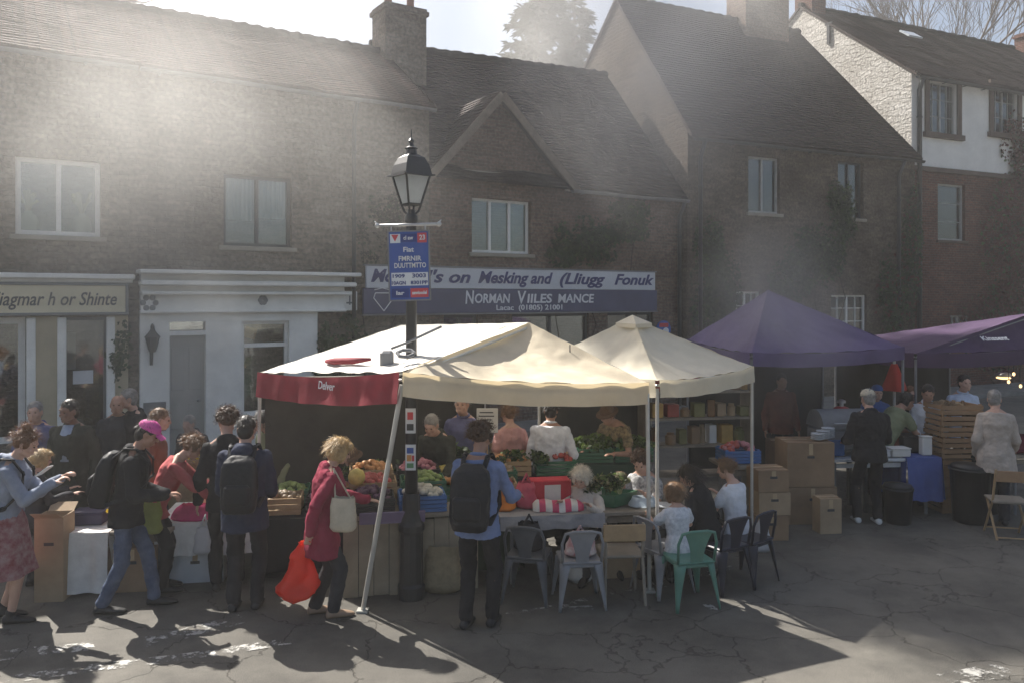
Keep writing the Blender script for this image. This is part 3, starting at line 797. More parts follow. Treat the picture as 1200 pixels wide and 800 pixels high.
window(h5, O0, *holes[2], .05, mat('grey_window_paint', (.36, .36, .35)), 1, 3, .06, curtain=.9, sill=BRS); window(h5, O0, *holes[3], .04, WHITEP, 2, 2, .05, bars=.018); window(h5, O0, *holes[4], .05, WHITEP, 2, 2, .06)
gutter(h5, O0, -.1, x1, -.3, EV5 - .25, DARKP, .075)
q = MB(); q.box((x1 / 2, -.05, ZS5), (x1, .1, .14)); q.build('string_course', BRS, h5)
pipe(h5, O0, [(.12, -.3, EV5 - .3), (.2, -.12, EV5 - .6), (.2, -.12, .1)], DARKP, .07)
chimney(h5, O0, .45, SB5, RZ5 - .8, RZ5 + 1.0, .65, .8, REDBRICK, 1)
chimney(h5, O0, Y5(1201, SB5) + .2, SB5, RZ5 - .5, RZ5 + .6, .7, .7, REDBRICK, 1)
q = MB(); sl = (RZ5 - EV5) / SB5
q.box((Y5(1062, 3.6), 3.4, EV5 + sl * 3.4 + .1), (.7, .5, .06), rot=Matrix.Rotation(math.atan(sl), 3, 'X')); q.build('roof_light', mat('pale_glass', (.5, .53, .56), .15), h5)
q = MB(); q.box((0 - .03, 3.2, RZ5 - 1.35), (.05, .12, .7)); q.box((-.03, 3.2, RZ5 - 1.0), (.05, .3, .06)); q.build('wall_tie', IRON, h5)

# ---- pavement along the terrace
q = MB()
pts = [FA.w(-14, -1.3), FA.w(X(800), -1.3), FB.w(0.3, -1.5), FB.w(8, -1.5), FC.w(14, -1.6)]
bk = [FA.w(-14, .3), FA.w(X(800), .3), FB.w(0.3, .3), FB.w(8, .3), FC.w(14, .3)]
up = V((0, 0, .12))
for k in range(4):
    q.quad(pts[k] + up, pts[k + 1] + up, bk[k + 1] + up, bk[k] + up); q.quad(pts[k], pts[k + 1], pts[k + 1] + up, pts[k] + up)
tag(q.build('pavement', mat('paving', (.22, .21, .19), .85, .2, 3, .3, 30)), kind='structure')
# ------------------------------------------------------------------ trees, creepers
LEAFD = mat('dark_leaf', (.035, .055, .022), .55, .4, 2.5, trans=.25)
LEAFM = mat('mid_leaf', (.06, .095, .03), .55, .4, 2.5, trans=.3)
LEAFL = mat('light_leaf', (.13, .19, .05), .5, .35, 3, trans=.35)
LEAFR = mat('russet_leaf', (.11, .035, .028), .6, .4, 2.5, trans=.25)
BARK = mat('bark', (.085, .065, .05), .9, .3, 5, .6, 25)
NEEDLE = mat('needle', (.040, .062, .034), .6, .35, 1.5, trans=.3)
STEM = mat('creeper_stem', (.06, .045, .035), .9, .2, 5)
def leaf(b, p, n, s, rg):
    """one folded leaf facing roughly n"""
    t = V((rg.uniform(-1, 1), rg.uniform(-1, 1), rg.uniform(-1, .3))); t = (t - n * t.dot(n))
    if t.length < .05: t = n.orthogonal()
    t.normalize(); w = n.cross(t)
    i = len(b.v)
    b.v += [p - t * s * .6, p + w * s * .42 + n * s * .12, p + t * s * .7 - n * s * .1, p - w * s * .42 + n * s * .12]
    b.face((i, i + 1, i + 2)); b.face((i, i + 2, i + 3))
def ivy(label, fr, blobs, n, mats, s=.075, seed=1, depth=.16):
    rg = random.Random(seed)
    pts0 = [fr.w(c[0], -.05, c[1]) for c in blobs]
    base = V((pts0[0].x, pts0[0].y, 0))
    nrm = V((fr.s, -fr.c, 0))
    root = thing('creeper', label, 'climbing plant', base)
    groups = [MB() for _ in mats]
    tot = sum(c[2] * c[3] for c in blobs)
    st = MB()
    for cx, cz, rx, rz in blobs:
        k = int(n * rx * rz / tot)
        clumps = [(rg.gauss(0, .5), rg.gauss(0, .5), rg.uniform(.12, .3)) for _ in range(max(5, int(k / 55)))]
        for _ in range(k):
            c = rg.choice(clumps)
            u = c[0] + rg.gauss(0, c[2]); v = c[1] + rg.gauss(0, c[2])
            if u * u + v * v > 1.35: continue
            d = rg.random() ** 1.6 * depth * (1.1 - .5 * (u * u + v * v))
            z = cz + v * rz
            if z < .03: continue
            p = fr.w(cx + u * rx, -.02 - abs(d), z)
            nn = (nrm + V((rg.gauss(0, .45), rg.gauss(0, .3), rg.gauss(.15, .4)))).normalized()
            leaf(groups[0 if rg.random() < .62 else rg.randrange(len(mats))], p, nn, s * rg.uniform(.6, 1.3), rg)
        x, z = cx, max(0, cz - rz)
        path = [fr.w(cx + rg.uniform(-.1, .1), -.03, 0)]
        for q in range(1, 9):
            path.append(fr.w(cx + rg.uniform(-.2, .2) * rx * 1.5, -.03, (cz + rz * .5) * q / 8))
        st.tube(path, [.022 - .002 * q for q in range(9)], 5)
    st.build('stem', STEM, root, base)
    for b, m_ in zip(groups, mats):
        if b.f: b.build('foliage', m_, root, base)
    return root
ivy('dark green ivy climbing the middle of the dark stone house', FB, [(Y4(955), ZB(955, 300), 1.0, .8), (Y4(985), ZB(985, 250), .55, .95), (Y4(925), ZB(925, 330), .7, .55)], 5200, [LEAFD, LEAFM], .085, 3)
ivy('dark green ivy beside the drainpipe at the left corner of the dark stone house', FB, [(Y4(838), ZB(838, 345), .75, 1.3), (Y4(830), ZB(830, 285), .45, .8)], 3600, [LEAFD, LEAFM], .085, 4)
ivy('russet and green creeper covering the brick at the far right edge of the frame', FC, [(Y5(1185), ZC(1185, 290), 1.5, 2.1), (Y5(1193), ZC(1193, 175), .8, 1.3), (Y5(1165), ZC(1165, 385), 1.8, 1.2)], 8500, [LEAFR, LEAFD, LEAFM], .10, 5, .3)
ivy('low dark creeper between the two purple tents', FB, [(Y4(1045), ZB(1045, 350), .6, 1.5), (Y4(1066), ZB(1066, 290), .4, 2.0)], 3400, [LEAFD, LEAFR, LEAFM], .09, 6, .2)
ivy('green plants hanging under the gabled house window', FA, [(X(690), ZA(690, 283), 1.0, .5), (X(655), ZA(655, 297), .5, .3), (X(740), ZA(740, 255), .7, .6)], 3000, [LEAFD, LEAFM], .085, 7, .2)
ivy('dark evergreen climber right of the white shopfront', FA, [(X(400), ZA(400, 410), .5, .6), (X(385), ZA(385, 440), .35, .5)], 1200, [LEAFD, LEAFM], .085, 8, .25)
ivy('sparse brown climber on the wall left of the gable', FA, [(X(455), ZA(455, 250), .6, .8), (X(425), ZA(425, 290), .3, .5)], 500, [STEM, LEAFD], .06, 9, .1)
ivy('thin green climber beside the cream fascia shop door', FA, [(X(141), ZA(141, 415), .22, .5)], 420, [LEAFD, LEAFM], .07, 10, .15)

def spray(b, p, d, L, rg, w=.05):
    """a needle spray: three crossing narrow blades along d"""
    d = d.normalized(); u = d.orthogonal().normalized()
    for k in range(3):
        q = (Matrix.Rotation(k * 1.05 + rg.random(), 3, d) @ u) * w
        tip = p + d * L + V((0, 0, -L * .15))
        i = len(b.v); b.v += [p - q * .3, p + d * L * .5 + q, tip, p + d * L * .5 - q]; b.face((i, i + 1, i + 2, i + 3))
def conifer(label, base, H, Rb, seed, tiers=30, m=NEEDLE, group=None, z0=.15, dens=1.0, shape=1.0):
    rg = random.Random(seed)
    root = thing('conifer_tree', label, 'tree', base, 0, group)
    b = MB(); b.tube([V((math.sin(k * .9) * .1, math.cos(k * 1.3) * .1, H * k / 8)) for k in range(9)], [.30 * (1 - k / 8.6) * H / 14 + .02 for k in range(9)], 8)
    tr = b.build('trunk', BARK, root)
    lb = MB(); cb = MB()
    for t in range(tiers):
        f = z0 + (1 - z0) * (t + rg.random() * .7) / tiers
        z = H * f
        rad = Rb * (1 - f) ** shape * rg.uniform(.65, 1.15) + .12
        nb = rg.randint(4, 7)
        for k in range(nb):
            a = rg.random() * 6.283; L = rad * rg.uniform(.6, 1.1)
            dirv = V((math.cos(a), math.sin(a), rg.uniform(-.12, .25)))
            pts = [V((0, 0, z)) + dirv * L * s + V((0, 0, -.12 * L * s * s)) for s in (0, .33, .66, 1)]
            lb.tube(pts, [.05, .035, .02, .008], 4)
            for _ in range(int((10 + L * 22) * dens)):
                s = rg.random() ** .7
                p = V((0, 0, z)) + dirv * L * s + V((0, 0, -.12 * L * s * s))
                side = V((-dirv.y, dirv.x, 0)) * rg.choice((-1, 1))
                d = dirv * rg.uniform(.3, 1) + side * rg.uniform(.1, 1.1) + V((0, 0, rg.uniform(-.35, .35)))
                spray(cb, p + side * rg.uniform(0, .22) * L * (1.1 - s), d, rg.uniform(.25, .6), rg, rg.uniform(.03, .07))
    lb.build('limbs', BARK, root); cb.build('crown', m, root)
    return root
cb_ = P(630, 350, 33); conifer('tall feathery conifer rising behind the roof of the gabled house', (cb_.x, 33, 0), CAM_H + 385 / F * 33, 5.0, 21, 44, shape=.7, dens=1.5)
cb_ = P(672, 350, 36); conifer('slimmer conifer close behind the tall feathery one', (cb_.x, 36, 0), CAM_H + 352 / F * 36, 3.6, 25, 36, shape=.6, dens=1.5)
def limb(b, tw, p, d, L, r, lev, rg, maxlev=5):
    n = 5; pts = [p]; rs = [r]; q = p.copy(); dd = d.copy()
    for k in range(n):
        dd = (dd + V((rg.gauss(0, .07), rg.gauss(0, .07), rg.gauss(.06, .06)))).normalized()
        q = q + dd * L / n; pts.append(q.copy()); rs.append(max(.011, r * (1 - .5 * (k + 1) / n)))
    (b if lev < 3 else tw).tube(pts, rs, 6 if lev < 2 else 4 if lev < 4 else 3, lev == 0)
    if lev >= maxlev: return
    for k in range(rg.randint(2, 3) + (1 if lev > 0 else 0)):
        s = rg.uniform(.45, 1.0); idx = min(n, int(s * n))
        a = rg.random() * 6.283; e = rg.uniform(.25, .62)
        u = dd.orthogonal().normalized(); w = dd.cross(u)
        nd = (dd * math.cos(e) + (u * math.cos(a) + w * math.sin(a)) * math.sin(e)).normalized()
        limb(b, tw, pts[idx], nd, L * rg.uniform(.6, .85), rs[idx] * .68, lev + 1, rg, maxlev)
def bare_tree(label, base, H, seed, maxlev=6):
    rg = random.Random(seed)
    root = thing('bare_tree', label, 'tree', base, 0, 'leafless trees behind the roofs')
    b = MB(); tw = MB()
    limb(b, tw, V((0, 0, 0)), V((0, 0, 1)), H * .42, H * .019, 0, rg, maxlev)
    b.build('trunk', BARK, root, smooth=True); tw.build('twigs', BARK, root)
for px_, Yd, H, sd, lb_ in ((1085, 47, 25.5, 31, 'leafless tree with fine twigs behind the roof of the whitewashed house'), (1165, 50, 29, 34, 'leafless spreading tree behind the chimney at the far right'), (1040, 54, 27, 37, 'thinner leafless tree right of the whitewashed gable')):
    bare_tree(lb_, (atx(px_, Yd), Yd, 0), H, sd)
# added pine behind the left roofs: unseen crown shades the road, low twigs show
def pine():
    rg = random.Random(77)
    k = (150 - 600) / F; tx, ty = 5.75, 9.6
    h_ = V((SV.x, SV.y)); h_ = h_ / h_.length
    r = (tx - k * ty) / (k * h_.y - h_.x)
    bx_, by_ = tx + h_.x * r, ty + h_.y * r
    hc = r * math.tan(R(SUN_EL))
    root = thing('added_shade_pine', 'added umbrella pine behind left roofs, unseen crown shading the road, low twigs in view', 'tree', (bx_, by_, 0))
    b = MB(); b.tube([V((.2 * math.sin(q), .15 * math.cos(q), hc * q / 10)) for q in range(11)], [.42 - .026 * q for q in range(11)], 9)
    b.build('trunk', BARK, root, smooth=True)
    lb = MB(); c = MB()
    for q in range(46):
        a = rg.random() * 6.283; rad = math.sqrt(rg.random()) * 2.75
        e = V((math.cos(a) * rad * 1.08, math.sin(a) * rad * 1.08, hc + rg.uniform(-.6, .5) - .05 * rad * rad))
        s0 = V((0, 0, hc - 3.2 + rg.random() * 1.8))
        lb.tube([s0, s0.lerp(e, .5) + V((0, 0, -.3)), e], [.10, .06, .03], 5)
        for _ in range(150):
            p = e + V((rg.gauss(0, .48), rg.gauss(0, .48), rg.gauss(.1, .28)))
            spray(c, p, V((rg.gauss(0, 1), rg.gauss(0, 1), rg.gauss(.3, .7))), rg.uniform(.3, .55), rg, rg.uniform(.06, .12))
    z = CAM_H + 345 / F * by_
    for q in range(9):
        a = q * .7; e = V((math.cos(a) * 1.3, math.sin(a) * 1.3, z + rg.uniform(-.1, .9)))
        lb.tube([V((0, 0, z + .1)), V((math.cos(a) * .6, math.sin(a) * .6, z + .2)), e], [.04, .025, .008], 4)
    lb.build('limbs', BARK, root); c.build('crown', NEEDLE, root)
pine()

# ------------------------------------------------------------------ the air of the place: cooking smoke hanging in the square
def vol(name, dens, col, aniso, noise_=None):
    m, n, l = nt(name)
    out = n.new('ShaderNodeOutputMaterial'); v = n.new('ShaderNodeVolumePrincipled')
    v.inputs['Color'].default_value = rgb(col); v.inputs['Anisotropy'].default_value = aniso; v.inputs['Density'].default_value = dens
    if noise_:
        tc = n.new('ShaderNodeTexCoord'); q = n.new('ShaderNodeTexNoise'); q.inputs['Scale'].default_value = noise_; q.inputs['Detail'].default_value = 3.5; q.inputs['Roughness'].default_value = .5; q.inputs['Distortion'].default_value = .4
        l.new(tc.outputs['Object'], q.inputs['Vector'])
        rp = n.new('ShaderNodeMapRange'); rp.inputs[1].default_value = .22; rp.inputs[2].default_value = .86; rp.inputs[3].default_value = 0; rp.inputs[4].default_value = 1
        l.new(q.outputs['Fac'], rp.inputs[0])
        g_ = n.new('ShaderNodeTexGradient'); g_.gradient_type = 'SPHERICAL'; l.new(tc.outputs['Object'], g_.inputs['Vector'])
        mu = n.new('ShaderNodeMath'); mu.operation = 'MULTIPLY'; l.new(rp.outputs[0], mu.inputs[0]); l.new(g_.outputs['Fac'], mu.inputs[1])
        m2 = n.new('ShaderNodeMath'); m2.operation = 'MULTIPLY'; m2.inputs[1].default_value = dens; l.new(mu.outputs[0], m2.inputs[0])
        l.new(m2.outputs[0], v.inputs['Density'])
    l.new(v.outputs[0], out.inputs['Volume'])
    return m
q = MB(); q.box((2, 29, 14.5), (86, 82, 31)); hz_ = q.build('haze', vol('haze_air', HAZE_D, (.93, .92, .90), .45)); tag(hz_, kind='stuff')
def smoke(c, rad, dens, seed, rot=0):
    q = MB(); q.ell((0, 0, 0), (1, 1, 1), nu=20, nv=12)
    o = q.build('smoke', vol('smoke_air_%d' % seed, dens, (.93, .92, .90), .4, 1.7)); o.location = c; o.scale = rad; o.rotation_euler = (0, rot, seed); tag(o, kind='stuff')
for s_ in SMOKES: smoke(*s_)
# ------------------------------------------------------------------ street lamp with its hanging sign
LY = 7.75
lp = V((atx(482, LY), LY, 0))
lamp = thing('street_lamp', 'black iron street lamp with a four sided lantern standing in front of the cream tent', 'street lamp', lp)
def lz(py): return CAM_H - (py - HY) / F * LY
q = MB(); q.lathe((0, 0, 0), [(.13, 0), (.13, .12), (.115, .15), (.11, .62), (.125, .65), (.125, .70), (.10, .74), (.085, .82), (.085, .95), (.075, 1.0)], 12); q.build('base', IRON, lamp, smooth=False)
q = MB(); q.lathe((0, 0, 0), [(.062, .98), (.055, 2.0), (.048, lz(262)), (.062, lz(260)), (.062, lz(254)), (.04, lz(250)), (.035, lz(246))], 14); q.build('post', IRON, lamp, smooth=True)
zb_, zt_ = lz(240), lz(206)
q = MB()
for a in range(4):
    t = R(45 + 90 * a + 38); b0 = V((math.cos(t) * .095, math.sin(t) * .095, zb_)); b1 = V((math.cos(t) * .185, math.sin(t) * .185, zt_))
    q.tube([b0, b1], .011, 5)
    t2 = R(135 + 90 * a + 38)
    q.tube([b0, V((math.cos(t2) * .095, math.sin(t2) * .095, zb_))], .011, 5); q.tube([b1, V((math.cos(t2) * .185, math.sin(t2) * .185, zt_))], .014, 5)
    q.tube([b1, b1 + V((math.cos(t) * .05, math.sin(t) * .05, .0))], [.012, .006], 5)
    q.tube([V((math.cos(t) * .03, math.sin(t) * .03, lz(252))), V((math.cos(t) * .07, math.sin(t) * .07, lz(248))), b0], .011, 5)
q.build('lantern_frame', IRON, lamp)
q = MB()
def sq(r, z):
    return [V((math.cos(R(45 + 90 * a + 38)) * r, math.sin(R(45 + 90 * a + 38)) * r, z)) for a in range(4)]
A_, B_ = sq(.088, zb_), sq(.178, zt_)
for a in range(4): q.quad(A_[a], A_[(a + 1) % 4], B_[(a + 1) % 4], B_[a])
q.build('lantern_glass', OBST, lamp)
q = MB()
pr = [(.205, zt_ - .01), (.20, zt_ + .02), (.175, zt_ + .10), (.13, zt_ + .17), (.07, zt_ + .20)]
for (r0, z0), (r1, z1) in zip(pr, pr[1:]):
    a_, b_ = sq(r0, z0), sq(r1, z1)
    for a in range(4): q.quad(a_[a], a_[(a + 1) % 4], b_[(a + 1) % 4], b_[a])
q.poly(sq(.07, zt_ + .20)); q.poly(sq(.205, zt_ - .01)[::-1])
q.lathe((0, 0, 0), [(.06, zt_ + .19), (.05, zt_ + .25), (.065, zt_ + .26), (.03, zt_ + .28), (.02, zt_ + .31), (.03, zt_ + .33), (.008, zt_ + .36), (.004, zt_ + .44)], 10)
q.build('lantern_roof', IRON, lamp)
SILV = mat('dull_silver', (.5, .5, .5), .35, .1, 5, metal=.8)
hs = thing('hanging_sign', 'blue notice board with white panels hanging on the street lamp post', 'sign', (lp.x, LY - .09, lz(352)))
W_ = (505 - 458) / F * LY; H_ = (352 - 272) / F * LY
ry = Matrix.Rotation(R(-1.5), 4, 'Y')
SB_ = mat('sign_blue', (.035, .09, .34), .4, .06, 4); SRED = mat('sign_red', (.55, .06, .07), .4, .05, 4); SWH = mat('sign_white', (.68, .70, .72), .4, .04, 4); SNV = mat('sign_navy', (.02, .04, .19), .4)
q = MB(); q.box((0, 0, H_ / 2), (W_, .02, H_), bev=.004).__class__; q.xf(ry); q.build('board', SB_, hs)
q = MB()
for x in (-W_ / 2, W_ / 2): q.box((x, 0, H_ / 2), (.014, .03, H_ + .014))
for z in (0, H_): q.box((0, 0, z), (W_ - .014, .03, .014))
q.xf(ry); q.build('board_frame', LEAD, hs)
q = MB(); q.tube([(-W_ / 2 - .09, 0, H_ + .06), (W_ / 2 + .09, 0, H_ + .06)], .014, 8)
for x in (-W_ / 2 - .1, W_ / 2 + .1): q.ell((x, 0, H_ + .06), (.024, .024, .024)); q.tube([(x * .95, 0, H_ + .06), (x * 1.08, 0, H_ + .1)], [.012, .004], 5)
for x in (-W_ * .42, W_ * .42): q.tube([(x, 0, H_ + .06), (x, 0, H_)], .008, 5)
q.xf(ry); q.build('bracket', SILV, hs, smooth=True)
def pn(x0, x1, z0, z1, y=-.0125): q.box(((x0 + x1) / 2 * W_, y, (z0 + z1) / 2 * H_), ((x1 - x0) * W_, .004, (z1 - z0) * H_))
for a_ in ((-.44, .46, .21, .40), (-.45, -.2, .83, .96)): q = MB(); pn(*a_); q.xf(ry); q.build('white_panel', SWH, hs)
for a_ in ((.22, .45, .83, .97), (.02, .46, .04, .17)): q = MB(); pn(*a_); q.xf(ry); q.build('red_panel', SRED, hs)
for a_ in ((-.18, .2, .84, .96), (-.44, -.02, .04, .17)): q = MB(); pn(*a_); q.xf(ry); q.build('navy_panel', SNV, hs)
q = MB(); q.poly([(-.42 * W_, -.0155, .95 * H_), (-.24 * W_, -.0155, .95 * H_), (-.33 * W_, -.0155, .85 * H_)][::-1]); q.xf(ry); q.build('triangle_mark', SRED, hs)
def st2(body, x, z, size, m, w, off=.0015):
    text('lettering', body, size * H_, m, hs, ry @ Matrix.Translation((x * W_, -.0165, z * H_)) @ RT90, 'CENTER', 0, .001, off, w * W_)
st2('Fiat', 0, .73, .10, SWH, .26); st2('FMRNIR', .03, .60, .10, SWH, .56); st2('DUUTTMTTO', .03, .50, .10, SWH, .78)
st2('1909', -.26, .35, .07, SNV, .30); st2('3003', .24, .35, .08, SNV, .34); st2('10AGN', -.26, .25, .07, SNV, .34); st2('8301PP', .24, .25, .07, SNV, .42)
st2('cl aw', 0, .90, .08, SWH, .24); st2('23', .34, .90, .10, SWH, .14); st2('lar', -.23, .105, .08, SWH, .2); st2('aewioodel', .24, .105, .07, SWH, .36)
def sticker(label, py0, py1, bands):
    z0, z1 = lz(py1), lz(py0)
    t = thing('sticker', label, 'sticker', (lp.x, LY - .062, z0), 0, 'stickers on the lamp post')
    q = MB(); w = .098
    q.grid(lambda u, v: ((u - .5) * w, .012 - .012 * math.cos((u - .5) * 2.2), v * (z1 - z0)), 6, 1); q.build('paper', SWH, t)
    for c, lo, hi, xa, xb in bands:
        q = MB(); q.box(((xa + xb) / 2 * w, -.004, (lo + hi) / 2 * (z1 - z0)), ((xb - xa) * w, .004, (hi - lo) * (z1 - z0))); q.build('printed_block', c, t)
ORG = mat('print_orange', (.6, .3, .1), .6); GRN = mat('print_green', (.1, .25, .12), .6)
sticker('upper sticker on the lamp post, white with a red block', 477, 506, [(SRED, .55, .85, -.3, .25), (DARKP, .12, .38, -.35, .3)])
sticker('lower sticker on the lamp post, white with orange and blue blocks', 519, 549, [(SB_, .66, .88, -.35, .3), (ORG, .36, .60, -.35, .1), (SRED, .36, .58, .14, .36), (GRN, .1, .28, -.35, .3)])

# ------------------------------------------------------------------ market tents
CREAMC = mat('cream_canvas', (.74, .65, .49), .8, .18, 1.6, .6, 5, trans=.32, tcol=(.80, .64, .38))
CREAM2 = mat('pale_cream_canvas', (.78, .72, .58), .8, .13, 1.6, .6, 5, trans=.30, tcol=(.80, .68, .46))
SUNLITC = mat('sunlit_cream_canvas', (.80, .77, .70), .8, .15, 1.6, .6, 5, trans=.30)  # paler copy of the cream canvas, sunlight on the slope put into the colour
REDC = mat('crimson_canvas', (.27, .035, .05), .7, .15, 3, .3, 14, trans=.25)
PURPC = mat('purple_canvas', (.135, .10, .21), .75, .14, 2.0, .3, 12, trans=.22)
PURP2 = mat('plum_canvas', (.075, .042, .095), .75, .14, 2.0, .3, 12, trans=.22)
POLEM = mat('pale_metal_pole', (.55, .54, .50), .4, .1, 6, metal=.3)
def panel(b, pts, sag, nu=14, nv=10, wr=.02, seed=0, bulge=None):
    """bilinear cloth panel between four corners (a, b, c, d), sagging inwards"""
    a, b_, c, d = map(V, pts)
    nrm = (b_ - a).cross(d - a).normalized()
    if nrm.z < 0: nrm = -nrm
    def fn(u, v):
        p = (a * (1 - u) + b_ * u) * (1 - v) + (d * (1 - u) + c * u) * v
        e = 16 * u * (1 - u) * v * (1 - v)
        e0 = 4 * u * (1 - u) * (1 - v)
        p = p - nrm * sag * e - V((0, 0, .05 * sag / .06 * .4)) * e0 + nrm * wr * noise.noise(p * 1.7 + V((seed, 0, 0))) * min(1, 6 * u * (1 - u)) * min(1, 6 * v * (1 - v))
        # tension folds running from the corners
        p = p + nrm * (.009 * noise.noise(p * 4.6 + V((seed, 3, 0))) + .006 * noise.noise(p * 10.5))
        f = math.sin(u * 34 + v * 9 + 3 * noise.noise(p * 1.5)) * .009 * (1 - v) ** 2
        return p + nrm * f
    b.grid(fn, nu * 3, nv * 3)
def valance(b, p0, p1, h, n=26, wav=.02, seed=0, scal=0):
    p0, p1 = V(p0), V(p1); d = p1 - p0; out = V((d.y, -d.x, 0)).normalized()
    def fn(u, v):
        sagz = -.05 * 4 * u * (1 - u)
        dz = h * (1 + .06 * noise.noise(V((u * 5 + seed, 0, 0)))) * (1 - v)
        if scal: dz += scal * abs(math.sin(u * scal * 300)) * (1 - v)
        return p0 + d * u + V((0, 0, sagz - dz + .012 * v)) + out * (wav * (noise.noise(V((u * 7 + seed, v * 1.3, 2))) + .6 * math.sin(u * 31 + seed)) * (1 - v) + .028)
    b.grid(fn, n, 5)
def pole(root, org, top, bot, r=.02, m=POLEM):
    q = MB(); q.tube([bot, top], r, 8); q.box(V(bot) + V((0, 0, .012)), (.1, .1, .02)); q.build('pole', m, root, org)
# first cream tent
A = V((-.95, 7.0, 2.21)); B = V((1.32, 7.9, 2.03)); Cc = V((-2.80, 9.0, 2.03)); D = V((-.35, 10.1, 2.05))
P1 = V((atx(620, 8.7), 8.7, CAM_H - 28 / F * 8.7)); P2 = V((atx(470, 9.05), 9.05, CAM_H - 31 / F * 9.05))
t1 = thing('market_tent', 'cream market tent with a crimson side valance behind the street lamp', 'market tent', ((A.x + B.x) / 2, 8.4, 0), 0, 'market tents')
og = t1.location.copy()
q = MB(); panel(q, (A, B, P1, P1.lerp(P2, .12)), .10, 22, 14, .03, 1); q.build('canopy_front', CREAMC, t1, og, smooth=True)
q = MB(); panel(q, (Cc, A, P1, P2), -.02, 20, 14, .035, 2); panel(q, (D, Cc, P2, P1), .06, 14, 10, .02, 3); panel(q, (B, D, P1.lerp(D, .02), P1), .08, 14, 10, .02, 4); q.build('canopy', SUNLITC, t1, og, smooth=True)
q = MB(); valance(q, A, B, .20, 40, .018, 5); valance(q, B, D, .2, 20, .018, 6); q.build('valance', CREAMC, t1, og, smooth=True)
q = MB(); valance(q, Cc, A, .26, 40, .035, 8); vr = q.build('side_valance', REDC, t1, og, smooth=True)
d = (A - Cc); yaw = math.atan2(d.y, d.x)
text('valance_lettering', 'Delver', .11, WL, vr, Matrix.Translation(Cc.lerp(A, .58) + V((-.06, -.06, -.12)) - og) @ Matrix.Rotation(yaw, 4, 'Z') @ RT90, 'CENTER', .2, .001, .001)
q = MB(); 
for p in ((A, P1), (B, P1), (Cc, P2), (D, P1), (P1, P2)): q.tube([V(p[0]) - V((0, 0, .05)), V(p[1]) - V((0, 0, .05))], .014, 6)
for p in ((A, B), (B, D), (D, Cc), (Cc, A)): q.tube([p[0] - V((0, 0, .06)), p[0].lerp(p[1], .5) - V((0, 0, .10)), p[1] - V((0, 0, .06))], .013, 6)
q.build('roof_bars', POLEM, t1, og)
SHADE_SHEET = mat('shade_dark_sheet', (.035, .033, .028), .9, .25, 2.5, .3, 12)  # dark cloth added at the tent backs to stand for the shade inside
def shade_backing(t, og, p0, p1, zb=.05, seed=0):
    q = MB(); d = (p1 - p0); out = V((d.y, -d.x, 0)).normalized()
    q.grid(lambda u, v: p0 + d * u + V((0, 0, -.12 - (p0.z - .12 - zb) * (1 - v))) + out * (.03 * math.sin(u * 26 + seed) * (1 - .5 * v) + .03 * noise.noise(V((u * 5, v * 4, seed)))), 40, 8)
    q.build('shade_backing_sheet', SHADE_SHEET, t, og, smooth=True)
shade_backing(t1, og, Cc.lerp(D, .02), D, seed=1)
pole(t1, og, A - V((0, 0, .1)), G(425, 716) + V((0, 0, 0)), .022); pole(t1, og, B - V((0, 0, .1)), (B.x + .02, B.y, 0)); pole(t1, og, Cc - V((0, 0, .1)), (Cc.x - .02, Cc.y, 0)); pole(t1, og, D - V((0, 0, .1)), (D.x, D.y, 0))
# things lying on the lit slope: rolled red strap and clips
q = MB(); n_ = (A - Cc).normalized(); upv = (P2.lerp(P1, .5) - A.lerp(Cc, .5)).normalized(); nr = n_.cross(upv).normalized()
if nr.z < 0: nr = -nr
c0 = Cc.lerp(A, .45) + upv * .22 + nr * .05
q.tube([c0 - n_ * .15, c0, c0 + n_ * .35, c0 + n_ * .6 + upv * .04], [.02, .035, .035, .015], 8); q.build('rolled_flap', REDC, t1, og, smooth=True)
q = MB(); c0 = Cc.lerp(A, .78) + upv * .25 + nr * .05
q.box(c0, (.12, .1, .16), bev=.02); q.tube([c0 + V((.04, 0, .1)), c0 + V((.2, 0, .16)), c0 + V((.5, .1, .30))], .012, 5)
q.tube([c0 + n_ * .3 + V((.08 * math.cos(k), .05 * math.sin(k), .05 + .03 * math.sin(k))) for k in range(7)], .018, 5)
q.build('clamp', LEAD, t1, og)
# second cream tent
A2 = V((1.46, 8.15, 2.03)); B2 = V((atx(881, 9.4), 9.4, 2.06)); C2 = V((.35, 10.4, 2.05)); D2 = V((1.95, 11.4, 2.06)); K2 = V((atx(741, 9.8), 9.8, CAM_H - 22 / F * 9.8))
t2 = thing('market_tent', 'smaller pale cream tent with a capped peak beside the purple tent', 'market tent', (1.6, 9.8, 0), 0, 'market tents'); og = t2.location.copy()
q = MB()
for k, (a, b_) in enumerate(((A2, B2), (B2, D2), (D2, C2), (C2, A2))): panel(q, (a, b_, K2 + V((.01, .01, 0)), K2), .10 if k == 0 else .06, 16, 14, .03, 10 + k)
q.build('canopy', CREAM2, t2, og, smooth=True)
q = MB()
for k, (a, b_) in enumerate(((A2, B2), (B2, D2), (C2, A2))): valance(q, a, b_, .17, 30, .02, 15 + k)
q.build('valance', CREAM2, t2, og, smooth=True)
q = MB()
for a, b_ in ((A2, B2), (B2, D2), (D2, C2), (C2, A2)):
    a1, b1 = K2.lerp(a, .17) + V((0, 0, .03)), K2.lerp(b_, .17) + V((0, 0, .03)); q.poly([a1, b1, K2 + V((0, 0, .03))])
    q.quad(a1 - V((0, 0, .05)), b1 - V((0, 0, .05)), b1, a1)
q.build('peak_cap', CREAM2, t2, og)
shade_backing(t2, og, C2, D2, seed=2)
for p in (A2, B2, C2, D2): pole(t2, og, p - V((0, 0, .08)), (p.x, p.y, 0), .018)
q = MB()
